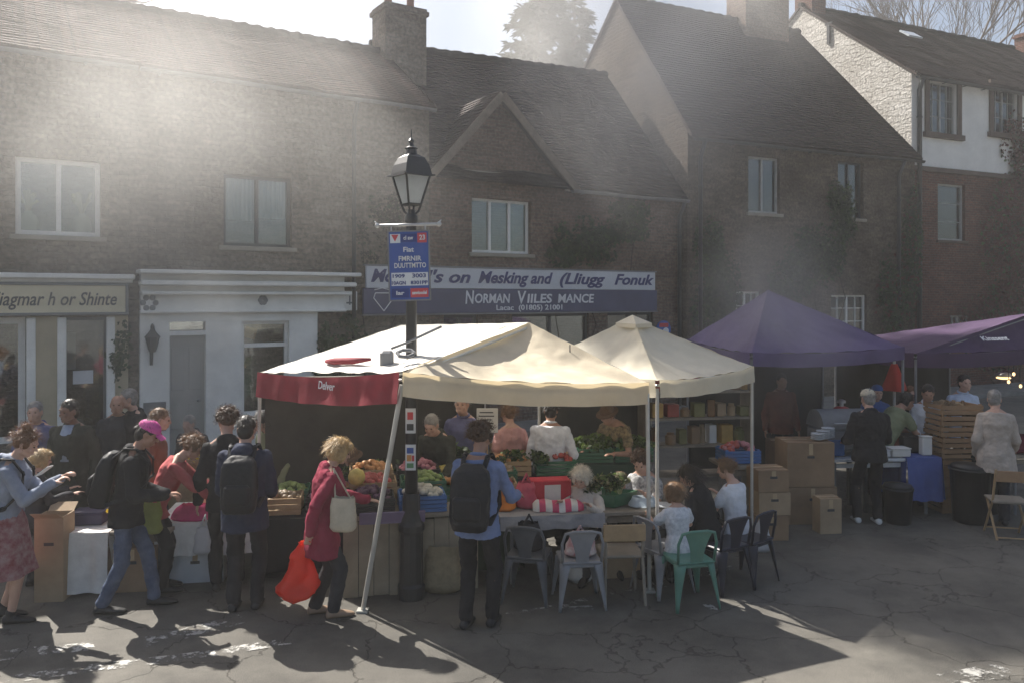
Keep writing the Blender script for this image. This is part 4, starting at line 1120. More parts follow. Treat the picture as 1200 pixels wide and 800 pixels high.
for a, b_ in ((A2, B2), (B2, D2), (D2, C2), (C2, A2)): q.tube([a - V((0, 0, .05)), b_ - V((0, 0, .05))], .013, 6)
q.build('roof_bars', POLEM, t2, og)
# purple tents
def tent4(label, A, B, Cq, D, K, m, vh, lettering=None):
    t = thing('market_tent', label, 'market tent', ((A.x + D.x) / 2, (A.y + D.y) / 2, 0), 0, 'market tents'); og = t.location.copy()
    q = MB()
    for k, (a, b_) in enumerate(((A, B), (B, D), (D, Cq), (Cq, A))): panel(q, (a, b_, K + V((.01, .01, 0)), K), .07, 18, 14, .025, 20 + k)
    q.build('canopy', m, t, og, smooth=True)
    q = MB()
    for k, (a, b_) in enumerate(((A, B), (B, D), (D, Cq), (Cq, A))): valance(q, a, b_, vh, 30, .015, 25 + k)
    q.build('valance', m, t, og, smooth=True)
    q = MB()
    for a, b_ in ((A, B), (B, D), (D, Cq), (Cq, A)): q.tube([a - V((0, 0, .05)), b_ - V((0, 0, .05))], .014, 6)
    for a in (A, B, Cq, D): q.tube([a - V((0, 0, .05)), K - V((0, 0, .06))], .012, 6)
    q.build('roof_bars', LEAD, t, og)
    shade_backing(t, og, Cq, D, seed=vh * 30)
    for p in (A, B, Cq, D): pole(t, og, p - V((0, 0, .08)), (p.x, p.y, 0), .02, LEAD)
    return t, og
K3 = V((atx(900, 12.1), 12.1, CAM_H + 10 / F * 12.1))
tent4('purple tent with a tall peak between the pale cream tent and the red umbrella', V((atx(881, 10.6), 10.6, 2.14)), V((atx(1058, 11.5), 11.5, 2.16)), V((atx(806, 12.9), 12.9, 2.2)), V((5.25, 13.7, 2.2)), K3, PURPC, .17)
K4 = V((atx(1212, 13.2), 13.2, CAM_H - 16 / F * 13.2))
A4, B4 = V((atx(1073, 11.8), 11.8, 2.05)), V((8.8, 12.9, 2.1))
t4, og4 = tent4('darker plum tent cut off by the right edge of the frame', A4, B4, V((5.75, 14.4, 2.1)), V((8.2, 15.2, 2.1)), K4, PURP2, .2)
c_ = A4.lerp(B4, .4).lerp(K4, .22) + V((0, -.06, .05)); d = B4 - A4
text('canopy_lettering', 'Kinssent', .16, WL, t4, Matrix.Translation(c_ - og4) @ Matrix.Rotation(math.atan2(d.y, d.x), 4, 'Z') @ Matrix.Rotation(R(32), 4, 'X'), 'CENTER', .3, .001, .002)
# lit lamps under the canvas
GLOW = emit('warm_lamp_glow', (1.0, .62, .28), 1.1); GLOW2 = emit('warm_strip_glow', (1.0, .8, .4), 1.0)
def pend(label, p, r=.09):
    t = thing('hanging_lamp', label, 'lamp', p, 0, 'lit lamps under the tents')
    q = MB(); q.lathe((0, 0, 0), [(r * .55, -.0), (r, .03), (r * .8, .07), (r * .25, .1)], 14); q.build('lamp_shade', POLEM, t, smooth=True)
    q = MB(); q.ell((0, 0, -.004), (r * .9, r * .9, .025)); q.build('bulb', GLOW, t)
    q = MB(); q.tube([(0, 0, .1), (0, 0, .5)], .006, 5); q.build('cable', DARKP, t)
pend('lit round lamp hanging inside the front of the cream tent', P(668, 461, 8.3))
pend('lit round lamp inside the plum tent at the right edge', P(1176, 442, 13.2), .12)
t = thing('strip_light', 'glowing yellow strip light at the right of the cream tent', 'lamp', P(714, 467, 9.0))
q = MB(); q.box((0, 0, 0), (.75, .05, .05), bev=.01); q.build('tube', GLOW2, t)
q = MB(); q.box((0, 0, .045), (.8, .08, .035), bev=.01)
for x in (-.3, .3): q.tube([(x, 0, .06), (x, 0, .35)], .005, 5)
q.build('fitting', POLEM, t)
for k, (px_, py_) in enumerate(((1188, 438), (1196, 452), (1182, 447))):
    t = thing('light_bulb', ('upper', 'lower', 'middle')[k] + ' of the three tiny lit bulbs strung in the plum tent', 'light bulb', P(px_, py_, 13.0), 0, 'lit lamps under the tents')
    q = MB(); q.ell((0, 0, 0), (.022, .022, .03)); q.build('bulb', GLOW, t)
    q = MB(); q.tube([(0, 0, .03), (0, 0, .4)], .005, 4); q.build('cable', DARKP, t)
# closed red umbrella
ru = thing('closed_umbrella', 'closed red umbrella on its pole between the purple tents', 'umbrella', (atx(1048, 11.9), 11.9, 0))
q = MB(); n_ = 16; zt_ = CAM_H - 76 / F * 11.9; zb_ = CAM_H - 107 / F * 11.9
rings = []
for k in range(7):
    v = k / 6; rings.append((v, .04 + .12 * v ** .8))
i0 = len(q.v)
for v, r_ in rings:
    for a in range(n_):
        th = 2 * math.pi * a / n_; rr = r_ * (1 + .28 * math.cos(th * 4) * v); q.v.append(V((rr * math.cos(th), rr * math.sin(th), zt_ + (zb_ - zt_) * v)))
for k in range(6):
    for a in range(n_): q.face((i0 + k * n_ + a, i0 + (k + 1) * n_ + a, i0 + (k + 1) * n_ + (a + 1) % n_, i0 + k * n_ + (a + 1) % n_))
q.build('canopy', mat('red_umbrella_cloth', (.62, .05, .03), .6, .1, 3, trans=.3), ru, smooth=True)
q = MB(); q.tube([(0, 0, 0), (0, 0, zt_ + .08)], .02, 8); q.build('pole', POLEM, ru); q = MB(); q.lathe((0, 0, 0), [(.22, 0), (.22, .05), (.05, .08), (.04, .25)], 16); q.build('base', DARKP, ru)
# ------------------------------------------------------------------ people
SKIN = mat('light_skin', (.52, .32, .24), .5, .1, 9, .1, 90, spec=.35)
SKIN2 = mat('tanned_skin', (.38, .21, .145), .5, .1, 9, .1, 90, spec=.35)
SKIN3 = mat('brown_skin', (.20, .115, .08), .5, .1, 9, .1, 90, spec=.35)
EYEM = mat('dark_eye', (.03, .025, .02), .15, .1)
def cloth(name, col, var=.16, rough=.85, sc=7, b=.4, bs=30, col2=None, trans=0):
    return mat(name, col, rough, var, sc, b, bs, spec=.2, col2=col2, trans=trans)
def hairm(name, col): return mat(name, col, .45, .35, 22, .5, 60, spec=.45, trans=.15)
H_BROWN = hairm('brown_hair', (.085, .045, .025)); H_DARK = hairm('dark_hair', (.025, .018, .014)); H_BLOND = hairm('blond_hair', (.50, .35, .17)); H_WHITE = hairm('white_hair', (.70, .64, .54)); H_GREY = hairm('grey_hair', (.28, .26, .24)); H_LBROWN = hairm('light_brown_hair', (.20, .115, .06)); H_AUB = hairm('auburn_hair', (.16, .07, .03))
def ik(S, T, l1, l2, pole):
    d = T - S; L = d.length; L = min(max(L, abs(l1 - l2) + .01), (l1 + l2) * .995)
    d = d.normalized(); T2 = S + d * L
    a = (l1 * l1 - l2 * l2 + L * L) / (2 * L); h = math.sqrt(max(0, l1 * l1 - a * a))
    p = V(pole); p = p - d * d.dot(p)
    if p.length < 1e-4: p = d.orthogonal()
    return S + d * a + p.normalized() * h, T2
def hair_strands(b, c, M, r, n, L, rg, down=.6, face=.25, w=.0022, curl=.0, zmin=-.4, back=0):
    for _ in range(n):
        th = rg.random() * 6.283; z = rg.uniform(zmin, 1)
        q = V((math.cos(th) * math.sqrt(max(0, 1 - z * z)), math.sin(th) * math.sqrt(max(0, 1 - z * z)), z))
        if q.y > face and z < .45: continue
        p = V((q.x * r[0], q.y * r[1], q.z * r[2])); d = (q + V((rg.gauss(0, .5), rg.gauss(0, .5) - back, -down + rg.gauss(0, .35)))).normalized()
        l = L * rg.uniform(.5, 1.2); side = d.cross(q); side = side.normalized() if side.length > .01 else V((1, 0, 0))
        i = len(b.v)
        ph = rg.random() * 6
        for k in range(5):
            s = k / 4
            pp = p * 1.0 + d * l * s + V((0, 0, -down * l * s * s * .8)) + side * curl * math.sin(ph + s * 7)
            ww = w * (1 - .6 * s)
            b.v += [M @ (c + pp - side * ww), M @ (c + pp + side * ww)]
        for k in range(4): b.face((i + 2 * k, i + 2 * k + 1, i + 2 * k + 3, i + 2 * k + 2))
PEOPLE = []
PN = 0
def person(label, x, y, yaw, H=1.72, fem=0, lean=0, hip=None, head=(0, 0), hands=None, feet=None, top=None, bottom=None, shoes=None,
           hair=('short', H_DARK), skin=SKIN, cap=None, vox=.0085, build=1.0, z=0, eyes=False, group=None, apron=None, collar=None, fists=(0, 0), twist=0, scarf=None):
    """top=(material, kind, hem below the pelvis, looseness); bottom=(kind, material); hands = right and left wrist targets in metres, local: x right, y forward, z up"""
    global PN
    PN += 1; rg = random.Random(900 + PN)
    root = thing('person', label, 'person', (x, y, z), R(yaw), group)
    s = H
    hz = hip if hip is not None else .52 * s
    sit = hip is not None
    le = R(lean); cl, sl = math.cos(le), math.sin(le)
    pel = V((0, -sl * .10 * s, hz))
    tw = Matrix.Rotation(R(twist), 3, 'Z')
    def U(v):      # upper body: relative to the pelvis, bent forward
        v = V(v) * s
        f = min(1, max(0, (v.z / s + .02) / .12)); a = le * f
        v = tw @ v
        return pel + V((v.x, v.y * math.cos(a) + v.z * math.sin(a), v.z * math.cos(a) - v.y * math.sin(a)))
    def Ud(v):
        v = tw @ V(v); return V((v.x, v.y * cl + v.z * sl, v.z * cl - v.y * sl))
    bw = build
    prof = [(-.045, .078, .062, 0), (0, .098 + .006 * fem, .072, -.004), (.05, .092, .066, 0), (.10, .084 - .008 * fem, .060, .002), (.17, .094 - .006 * fem, .066, .002), (.23, .102 - .008 * fem, .071 + .004 * fem, .004), (.268, .100 - .008 * fem, .062, 0), (.293, .086 - .005 * fem, .050, -.004), (.312, .060, .042, -.006), (.332, .040, .037, -.004)]
    prof = [(a, b_ * bw, c * (bw * 1.05 if bw > 1 else bw), d) for a, b_, c, d in prof]
    def torso(b, e, z0=-1, z1=9, flare=0, n=18):
        rings = []
        zs = [p for p in prof if z0 <= p[0] <= z1]
        if z0 > -1 and z0 < zs[0][0] - .005 or z0 < -.045:
            first = prof[0] if z0 < -.045 else min(prof, key=lambda p: abs(p[0] - z0))
            w = max(prof[1][1], first[1]); dd = max(prof[1][2], first[2])
            rings.append((U((0, 0, z0)), Ud((1, 0, 0)) if z0 > 0 else V((1, 0, 0)), V((0, 1, 0)), (w + flare) * s + e, (dd + flare) * s + e))
            zs = [p for p in zs if p[0] > max(z0 + .01, -.02)]
        for a, b_, c, d in zs:
            rings.append((U((0, d, a)), Ud((1, 0, 0)), Ud((0, 1, 0)), b_ * s + e, c * s + e))
        b.loft(rings, n)
    shw = (.098 - .010 * fem) * (.6 + .4 * bw)
    Sh = [U((sx * shw, -.002, .272)) for sx in (1, -1)]
    hands = hands or (None, None)
    arms = []
    for k, sx in enumerate((1, -1)):
        T = hands[k]
        if T is None: T = pel + V((sx * (.135 + .02 * rg.random()) * s, (.03 + .06 * sl) * s + sl * .25 * s, -.035 * s))
        else: T = V(T)
        E, W = ik(Sh[k], T, .172 * s, .152 * s, (sx * .32, -.75, -.6))
        arms.append((Sh[k], E, W))
    Hp = [pel + V((sx * .052 * s, 0, -.02 * s)) for sx in (1, -1)]
    if feet is None:
        feet = ((.10, .42 if sit else 0.02), (-.10, .40 if sit else -.02))
    legs = []
    for k, sx in enumerate((1, -1)):
        fp = feet[k]; A_ = V((fp[0], fp[1], .047 * s + (fp[2] if len(fp) > 2 else 0)))
        Kn, A2_ = ik(Hp[k], A_, .238 * s, .237 * s, (sx * .12, 1, .15 if not sit else .6))
        legs.append((Hp[k], Kn, A2_))
    # head
    hc = U((0, .020 + .010, .407)) + V((0, .012 * s, 0))
    MH = Matrix.Translation(hc) @ Matrix.Rotation(R(head[1]), 4, 'Z') @ Matrix.Rotation(-R(head[0]) - le * .55, 4, 'X')
    k_ = s / 1.75 if s > 1.3 else (s / 1.75) * 1.18
    nb = U((0, -.002, .315)); 
    # ---- body
    b = MB()
    torso(b, -.012, -.045)
    b.capsule(nb - (hc - nb) * .25, nb.lerp(hc, .75), .034 * s, .032 * s, 12)
    for sx in (-1, 1): b.capsule(U((sx * .02, -.012, .325)), U((sx * .075, -.008, .288)), .022 * s, .020 * s, 8)
    for (S_, E, W) in arms:
        b.capsule(S_, E, .026 * s * bw, .0235 * s, 12); b.capsule(E, W, .0235 * s, .0155 * s, 12)
        b.capsule(E.lerp(W, .15), E.lerp(W, .45), .024 * s, .020 * s, 10)
    for (Hh, Kn, An) in legs:
        b.capsule(Hh, Kn, .043 * s, .033 * s, 12); b.capsule(Kn, An, .031 * s, .021 * s, 12)
        cv = (An - Kn).normalized(); bk = V((0, -1, 0)) - cv * cv.dot(V((0, -1, 0))); b.capsule(Kn.lerp(An, .15) + bk * .008, Kn.lerp(An, .5) + bk * .010, .032 * s, .026 * s, 10)
    st = len(b.v)
    b.ell((0, -.012, .030), (.074, .094, .088), nu=16, nv=12); b.ell((0, .018, -.030), (.060, .072, .086), nu=16, nv=12)
    b.ell((0, .056, -.088), (.030, .026, .024)); b.capsule((0, .088, .012), (0, .106, -.022), .009, .014, 8); b.ell((0, .088, -.064), (.024, .012, .012))
    b.capsule((-.03, .080, .028), (.03, .080, .028), .014, .014, 8)
    for sx in (-1, 1):
        b.ell((sx * .076, -.006, -.008), (.011, .022, .034)); b.ell((sx * .038, .062, -.030), (.024, .022, .024)); b.capsule((sx * .05, .01, -.07), (sx * .02, .06, -.09), .024, .02, 8)
    b.xf(MH @ Matrix.Scale(k_, 4), st)
    # hands: palm, four unequal bent fingers and a thumb from the side of the palm
    for k, (S_, E, W) in enumerate(arms):
        sx = (1, -1)[k]
        f = (W - E).normalized(); hs_ = s / 1.75
        u = V((-sx, 0.0, 0.15)); 
        if abs(f.z) < .6: u = V((0, 0, -1))
        pn_ = (u - f * f.dot(u)).normalized()      # palm faces this way
        sd = f.cross(pn_).normalized()
        if (sd.dot(V((0, 1, .4)))) < 0: sd = -sd
        b.capsule(W - f * .01, W + f * .03 * hs_, .022 * hs_, .024 * hs_, 10, .62, pn_)
        c = W + f * .055 * hs_
        b.capsule(W + f * .025 * hs_ + sd * .014 * hs_, c + f * .03 * hs_ + sd * .018 * hs_, .020 * hs_, .018 * hs_, 8, .7, pn_); b.capsule(W + f * .025 * hs_ - sd * .014 * hs_, c + f * .03 * hs_ - sd * .018 * hs_, .019 * hs_, .017 * hs_, 8, .7, pn_)
        cur = .35 + .9 * fists[k]
        for j, (o_, l_) in enumerate(((.030, .072), (.011, .080), (-.010, .074), (-.029, .058))):
            p0 = c + f * .028 * hs_ + sd * o_ * hs_; d0 = f.copy(); pts = [p0]
            for q_, frac in enumerate((.45, .32, .23)):
                a = cur * (q_ + .6) * .75; d1 = (f * math.cos(a) + pn_ * math.sin(a)); pts.append(pts[-1] + d1 * l_ * frac * hs_)
            for q_ in range(3): b.capsule(pts[q_], pts[q_ + 1], (.0095 - .001 * q_) * hs_, (.0088 - .001 * q_) * hs_, 7)
        t0 = W + f * .02 * hs_ + sd * .024 * hs_; t1_ = t0 + (f * .6 + sd * .7 + pn_ * .35).normalized() * .036 * hs_; t2_ = t1_ + (f * .85 + sd * .1 + pn_ * .5).normalized() * .030 * hs_
        b.capsule(t0, t1_, .0125 * hs_, .0105 * hs_, 8); b.capsule(t1_, t2_, .0105 * hs_, .0085 * hs_, 8)
    if shoes is None:
        for k in (0, 1):
            An = legs[k][2]; b.capsule(An + V((0, -.03, -.02)), An + V((0, .10 * s, -.03 * s)), .027 * s, .019 * s, 10)
    b.build('body', skin, root, vox=vox, sm=2)
    if eyes:
        for sx in (-1, 1):
            q = MB(); q.ell((sx * .030, .083, .004), (.0105, .008, .0055)); q.xf(MH @ Matrix.Scale(k_, 4)); q.build('eye', EYEM, root, smooth=True)
    # ---- clothes
    if top:
        tm, kind, hem, e = top
        q = MB()
        flare = .014 if kind in ('coat', 'cardigan', 'blouse') else .007
        torso(q, e, hem, .322, flare)
        for (S_, E, W) in arms:
            if kind == 'vest': continue
            d1 = (E - S_)
            if kind in ('tee', 'polo', 'blouse'):
                q.capsule(S_ + d1 * .02, S_ + d1 * .58, .027 * s * bw + e * .8, .029 * s + e * 1.3, 14)
            else:
                q.capsule(S_, E, .027 * s * bw + e * .8, .025 * s + e, 14); q.capsule(E, E.lerp(W, .93), .026 * s + e, .018 * s + e, 14)
        if kind in ('jacket', 'coat', 'hood'):
            q.capsule(U((-.02, -.03, .315)), U((.02, -.03, .315)), .035 * s, .035 * s, 10)
            for a in range(10):
                t0 = a / 10 * 6.283; t1_ = (a + 1) / 10 * 6.283
                q.capsule(U((.040 * math.cos(t0), .036 * math.sin(t0) + .002, .322 - .008 * math.sin(t0))), U((.040 * math.cos(t1_), .036 * math.sin(t1_) + .002, .322 - .008 * math.sin(t1_))), .011 * s, .011 * s, 6)
        if kind == 'hood':
            q.ell(U((0, -.062, .30)), (.10 * s * .62, .035 * s, .05 * s), nu=12, nv=8)
        nm = {'tee': 'tee_shirt', 'polo': 'polo_shirt', 'shirt': 'shirt', 'jacket': 'jacket', 'coat': 'coat', 'hood': 'hooded_top', 'cardigan': 'cardigan', 'blouse': 'blouse', 'vest': 'vest_top'}[kind]
        q.build(nm, tm, root, vox=vox, wr=.034 if e > .015 else .026, ws=.10, sm=2)
        if kind in ('polo', 'shirt'):
            q = MB()
            for a in range(10):
                t0 = a / 10 * 6.283; t1_ = (a + 1) / 10 * 6.283
                q.capsule(U((.038 * math.cos(t0), .036 * math.sin(t0) + .003, .328 - .010 * math.sin(t0))), U((.038 * math.cos(t1_), .036 * math.sin(t1_) + .003, .328 - .010 * math.sin(t1_))), .010 * s, .010 * s, 6)
            q.build('collar', tm, root, smooth=True)
    if collar:
        q = MB(); q.loft([(U((0, .068 + e * .6, .11)), Ud((1, 0, 0)), Ud((0, 1, 0)), .028 * s, .012), (U((0, .074 + .4 * e, .20)), Ud((1, 0, 0)), Ud((0, 1, 0)), .03 * s, .012), (U((0, .066 + .4 * e, .275)), Ud((1, 0, 0)), Ud((0, 1, 0)), .034 * s, .012), (U((0, .04, .325)), Ud((1, 0, 0)), Ud((0, 1, 0)), .034 * s, .012)], 10); q.build('shirt_front', collar, root, smooth=True)
    if bottom:
        kind, bm_ = bottom; q = MB()
        if kind == 'skirt':
            rings = []
            for f, w in ((.06, .090), (.0, .112), (-.10, .132), (-.20, .150), (-.265, .166)):
                rings.append((pel + V((0, 0, f * s)), V((1, 0, 0)), V((0, 1, 0)), w * s + .008, (w - .022) * s + .008))
            i0 = len(q.v); n_ = 40
            for r_, (c_, xd, yd, rx, ry_) in enumerate(rings):
                for a in range(n_):
                    t0 = 2 * math.pi * a / n_; fo = 1 + .05 * (r_ / 4) ** 1.5 * math.sin(t0 * 9 + 1.3 * math.sin(t0 * 2))
                    q.v.append(c_ + V((rx * fo * math.cos(t0), ry_ * fo * math.sin(t0), -.012 * math.sin(t0 * 3) * (r_ == 4))))
            for r_ in range(4):
                for a in range(n_): q.face((i0 + r_ * n_ + a, i0 + (r_ + 1) * n_ + a, i0 + (r_ + 1) * n_ + (a + 1) % n_, i0 + r_ * n_ + (a + 1) % n_))
            q.build('skirt', bm_, root, smooth=True)
        else:
            e2 = .012 if kind != 'jeans' else .009
            torso(q, .002, -.05, .055)
            for (Hh, Kn, An) in legs:
                q.capsule(Hh + V((0, 0, -.012 * s)), Kn, .045 * s + e2 * .6, .036 * s + e2, 14)
                if kind == 'shorts': continue
                q.capsule(Kn, An + (Kn - An) * .04, .036 * s + e2, .029 * s + e2, 14)
            q.build({'jeans': 'jeans', 'shorts': 'shorts'}.get(kind, 'trousers'), bm_, root, vox=vox, wr=.030, ws=.10, sm=2)
    if shoes:
        for k in (0, 1):
            An = legs[k][2]; q = MB(); gz = An.z - .047 * s
            q.loft([(V((An.x, An.y + yy * s, gz + zz)), V((1, 0, 0)), V((0, 0, 1)), w * s, h_) for yy, w, h_, zz in ((-.042, .012, .02, .03), (-.035, .024, .036, .038), (0, .027, .045, .045), (.045, .028, .034, .034), (.085, .029, .024, .026), (.112, .020, .016, .020), (.122, .006, .006, .014))], 12)
            q.capsule((An.x, An.y, gz + .05), An + V((0, 0, .02)), .026 * s, .026 * s, 10)
            q.build('shoe', shoes, root, vox=.009, sm=1)
    # ---- hair
    hk, hm = hair
    S4 = MH @ Matrix.Scale(k_, 4)
    if hk != 'bald':
        q = MB(); rgh = rg
        if hk in ('short', 'thin', 'cropped'):
            q.ell((0, -.022, .040), (.081, .098, .092), nu=20, nv=14, jit=.02, rg=rg); q.ell((0, -.052, -.022), (.073, .06, .078), nu=14, nv=10, jit=.03, rg=rg)
            q.xf(S4); hair_strands(q, V((0, -.02, .038)), S4, (.08, .097, .09), 420 if hk == 'short' else 120, .035, rg, .4)
        elif hk == 'curly':
            q.ell((0, -.025, .042), (.088, .102, .096), nu=18, nv=12, jit=.04, rg=rg)
            for _ in range(60):
                th = rg.random() * 6.283; zz = rg.uniform(-.5, 1); r_ = math.sqrt(max(0, 1 - zz * zz)); v = V((math.cos(th) * r_, math.sin(th) * r_, zz))
                if v.y > .35 and zz < .35: continue
                q.ell((v.x * .092, -.025 + v.y * .104, .038 + v.z * .098), (.026, .026, .024), nu=7, nv=5, jit=.2, rg=rg)
            q.xf(S4); hair_strands(q, V((0, -.025, .04)), S4, (.1, .115, .105), 650, .055, rg, .15, curl=.012)
        elif hk == 'bob':
            q.ell((0, -.02, .042), (.092, .108, .094), nu=20, nv=14, jit=.025, rg=rg); q.ell((0, -.045, -.035), (.094, .078, .085), nu=18, nv=12, jit=.03, rg=rg)
            for sx in (-1, 1): q.ell((sx * .074, .012, -.03), (.026, .05, .072), nu=12, nv=9, jit=.05, rg=rg)
            q.ell((.02, .06, .085), (.062, .04, .035), nu=12, nv=8, jit=.05, rg=rg)
            q.xf(S4); hair_strands(q, V((0, -.02, .035)), S4, (.095, .11, .098), 900, .075, rg, .75, curl=.008)
        elif hk in ('bun', 'tied', 'ponytail'):
            q.ell((0, -.024, .040), (.081, .1, .091), nu=20, nv=14, jit=.02, rg=rg); q.ell((0, -.055, -.01), (.07, .058, .065), nu=14, nv=10, jit=.03, rg=rg)
            for sx in (-1, 1): q.ell((sx * .072, .012, .01), (.014, .04, .045), nu=10, nv=8, jit=.05, rg=rg)
            if hk == 'bun': q.ell((0, -.06, .135), (.042, .042, .038), nu=14, nv=10, jit=.1, rg=rg)
            if hk == 'tied': q.ell((0, -.125, .03), (.035, .035, .04), nu=12, nv=8, jit=.1, rg=rg)
            if hk == 'ponytail':
                for j in range(6): q.ell((0, -.115 - .012 * j + .003 * j * j, .02 - .04 * j), (.03 - .002 * j, .026, .036), nu=10, nv=7, jit=.1, rg=rg)
            q.xf(S4); hair_strands(q, V((0, -.02, .038)), S4, (.083, .1, .094), 560, .075, rg, .3, face=.5, curl=.012)
            if hk == 'bun': hair_strands(q, V((0, -.06, .135)), S4, (.045, .045, .042), 160, .04, rg, .0, curl=.012)
        elif hk == 'long':
            q.ell((0, -.02, .042), (.088, .104, .093), nu=20, nv=14, jit=.02, rg=rg)
            for j in range(6): q.ell((0, -.05 - .008 * j, -.03 - .045 * j), (.088 - .005 * j, .055 - .003 * j, .05), nu=16, nv=8, jit=.05, rg=rg)
            q.xf(S4); hair_strands(q, V((0, -.02, .03)), S4, (.09, .106, .1), 900, .14, rg, .9, curl=.012)
        q.build('hair', hm, root, smooth=True)
    if cap:
        cm, kind = cap; q = MB()
        n_ = 20; i0 = len(q.v)
        for r_ in range(7):
            a = R(-8 + r_ * 15.5)
            for j in range(n_):
                t0 = 2 * math.pi * j / n_; q.v.append(V((.089 * math.cos(a) * math.cos(t0), -.012 + .108 * math.cos(a) * math.sin(t0), .050 + .082 * math.sin(a))))
        for r_ in range(6):
            for j in range(n_): q.face((i0 + r_ * n_ + j, i0 + r_ * n_ + (j + 1) % n_, i0 + (r_ + 1) * n_ + (j + 1) % n_, i0 + (r_ + 1) * n_ + j))
        q.face([i0 + 6 * n_ + j for j in range(n_)])
        if kind == 'peak':
            for zz in (0, -.006): q.grid(lambda u, v: ((u - .5) * .150 * (1 - .25 * v * v), .075 + v * .085 * (1 - 1.1 * (u - .5) ** 2), .052 - .02 * v - .09 * (u - .5) ** 2 + zz), 10, 5)
        if kind == 'brim':
            for zz in (0, -.006): q.grid(lambda u, v: ((.088 + .05 * v) * math.cos(u * 6.2832), -.012 + (.107 + .05 * v) * math.sin(u * 6.2832), .042 - .012 * v + zz), 24, 3)
        q.xf(S4); q.build('cap' if kind != 'brim' else 'hat', cm, root, smooth=True)
    if apron:
        q = MB(); q.grid(lambda u, v: U(((u - .5) * .15 * (1.15 - .35 * v), .078 - .03 * abs(u - .5) * 2 + .012, -.12 + .33 * v)), 8, 10); q.build('apron', apron, root, smooth=True)
    W4 = Matrix.Translation((x, y, z)) @ Matrix.Rotation(R(yaw), 4, 'Z')
    info = dict(root=root, U=U, Ud=Ud, W=W4, arms=arms, s=s, e=(top[3] if top else .01), hc=hc, pel=pel)
    PEOPLE.append(info)
    return info
def backpack(label, I, m, H=.46, Wd=.30, Dp=.17, top=.30, strap=None, loop=False):
    s = I['s']; U = I['U']; W4 = I['W']; e = I['e']
    back = .070 + e / s
    t = thing('backpack', label, 'backpack', W4 @ U((0, -back - .05, top - H / s)))
    og = t.location.copy()
    q = MB(); n_ = 9
    rings = []
    for v in range(n_ + 1):
        f = v / n_; zz = top - H / s * (1 - f); w = Wd / 2 * (.90 + .12 * math.sin(f * 3.1)) * (1 if f < .8 else 1 - .45 * ((f - .8) / .2) ** 2); d = Dp / 2 * (1.05 - .3 * f) * (1 if f < .8 else 1 - .5 * ((f - .8) / .2) ** 2)
        if v == 0: w *= .92; d *= .85
        rings.append((U((0, -back - d / s, zz)), I['Ud']((1, 0, 0)), I['Ud']((0, 1, 0)), w, d))
    # superelliptic section: loft with more sides and squared radii
    i0 = len(q.v); m_ = 24
    for c_, xd, yd, rx, ry_ in rings:
        for a in range(m_):
            t0 = 2 * math.pi * a / m_; cx_ = math.copysign(abs(math.cos(t0)) ** .55, math.cos(t0)); sy_ = math.copysign(abs(math.sin(t0)) ** .65, math.sin(t0)); q.v.append(c_ + xd * rx * cx_ + yd * ry_ * sy_)
    for r_ in range(n_):
        for a in range(m_): q.face((i0 + r_ * m_ + a, i0 + r_ * m_ + (a + 1) % m_, i0 + (r_ + 1) * m_ + (a + 1) % m_, i0 + (r_ + 1) * m_ + a))
    q.face([i0 + m_ - 1 - a for a in range(m_)]); q.face([i0 + n_ * m_ + a for a in range(m_)])
    q.xf(W4); q.build('pack_body', m, t, og, smooth=True, vox=.010, wr=.02, ws=.09, sm=1)
    q = MB(); c_ = U((0, -back - Dp / s * .98, top - H / s * .66)); 
    Rm = Matrix((I['Ud']((1, 0, 0)), I['Ud']((0, 1, 0)), I['Ud']((0, 0, 1)))).transposed()
    q.box(c_, (Wd * .72, .06, H * .38), rot=Rm, bev=.025); q.xf(W4); q.build('front_pocket', m, t, og, smooth=False, vox=.008, wr=.01, ws=.06, sm=2)
    sm_ = strap or m
    for sx in (1, -1):
        q = MB(); pts = [U((sx * .055, -back - .01, top - .02)), U((sx * .060, -.035 - e / s, .322 + e / s * .6)), U((sx * .066, .01, .325 + e / s * .6)), U((sx * .072, .062 + e / s, .27)), U((sx * .082, .074 + e / s, .18)), U((sx * .105, .02, .09)), U((sx * .085, -back, top - H / s * .92))]
        for a, b_ in zip(pts, pts[1:]): q.capsule(a, b_, .024, .024, 8, .35, I['Ud']((0, 1, .3)))
        q.xf(W4); q.build('shoulder_strap', sm_, t, og, smooth=True)
    return t
# ------------------------------------------------------------------ who stands where
BLACK = cloth('black_cloth', (.018, .018, .021)); CHAR = cloth('charcoal_cloth', (.035, .036, .042)); OLIVE = cloth('dark_olive_cloth', (.040, .042, .032)); NAVYC = cloth('navy_cloth', (.025, .032, .06))
BLKPACK = cloth('black_nylon', (.014, .015, .018), rough=.55); DENIM = cloth('blue_denim', (.055, .075, .135), col2=(.11, .14, .21)); DKTR = cloth('dark_trouser_cloth', (.022, .022, .026))
GREYBL = cloth('grey_blue_jersey', (.24, .27, .34)); CORAL = cloth('coral_knit', (.42, .10, .10)); CRIM = cloth('crimson_coat_cloth', (.25, .028, .055)); BLUSH = cloth('blue_shirt_cotton', (.16, .21, .36)); PINKB = cloth('pink_cotton', (.50, .27, .25)); WHT = cloth('white_cotton', (.66, .67, .71)); CREAMW = cloth('cream_cotton', (.62, .56, .50)); BEIGEK = cloth('beige_knit', (.44, .38, .33)); PURPB = cloth('dusky_blue_cotton', (.12, .12, .22)); GREENS = cloth('sage_cotton', (.20, .22, .13)); BLUEH = cloth('blue_fleece', (.06, .12, .32)); RUST = cloth('rust_wool', (.20, .07, .045))
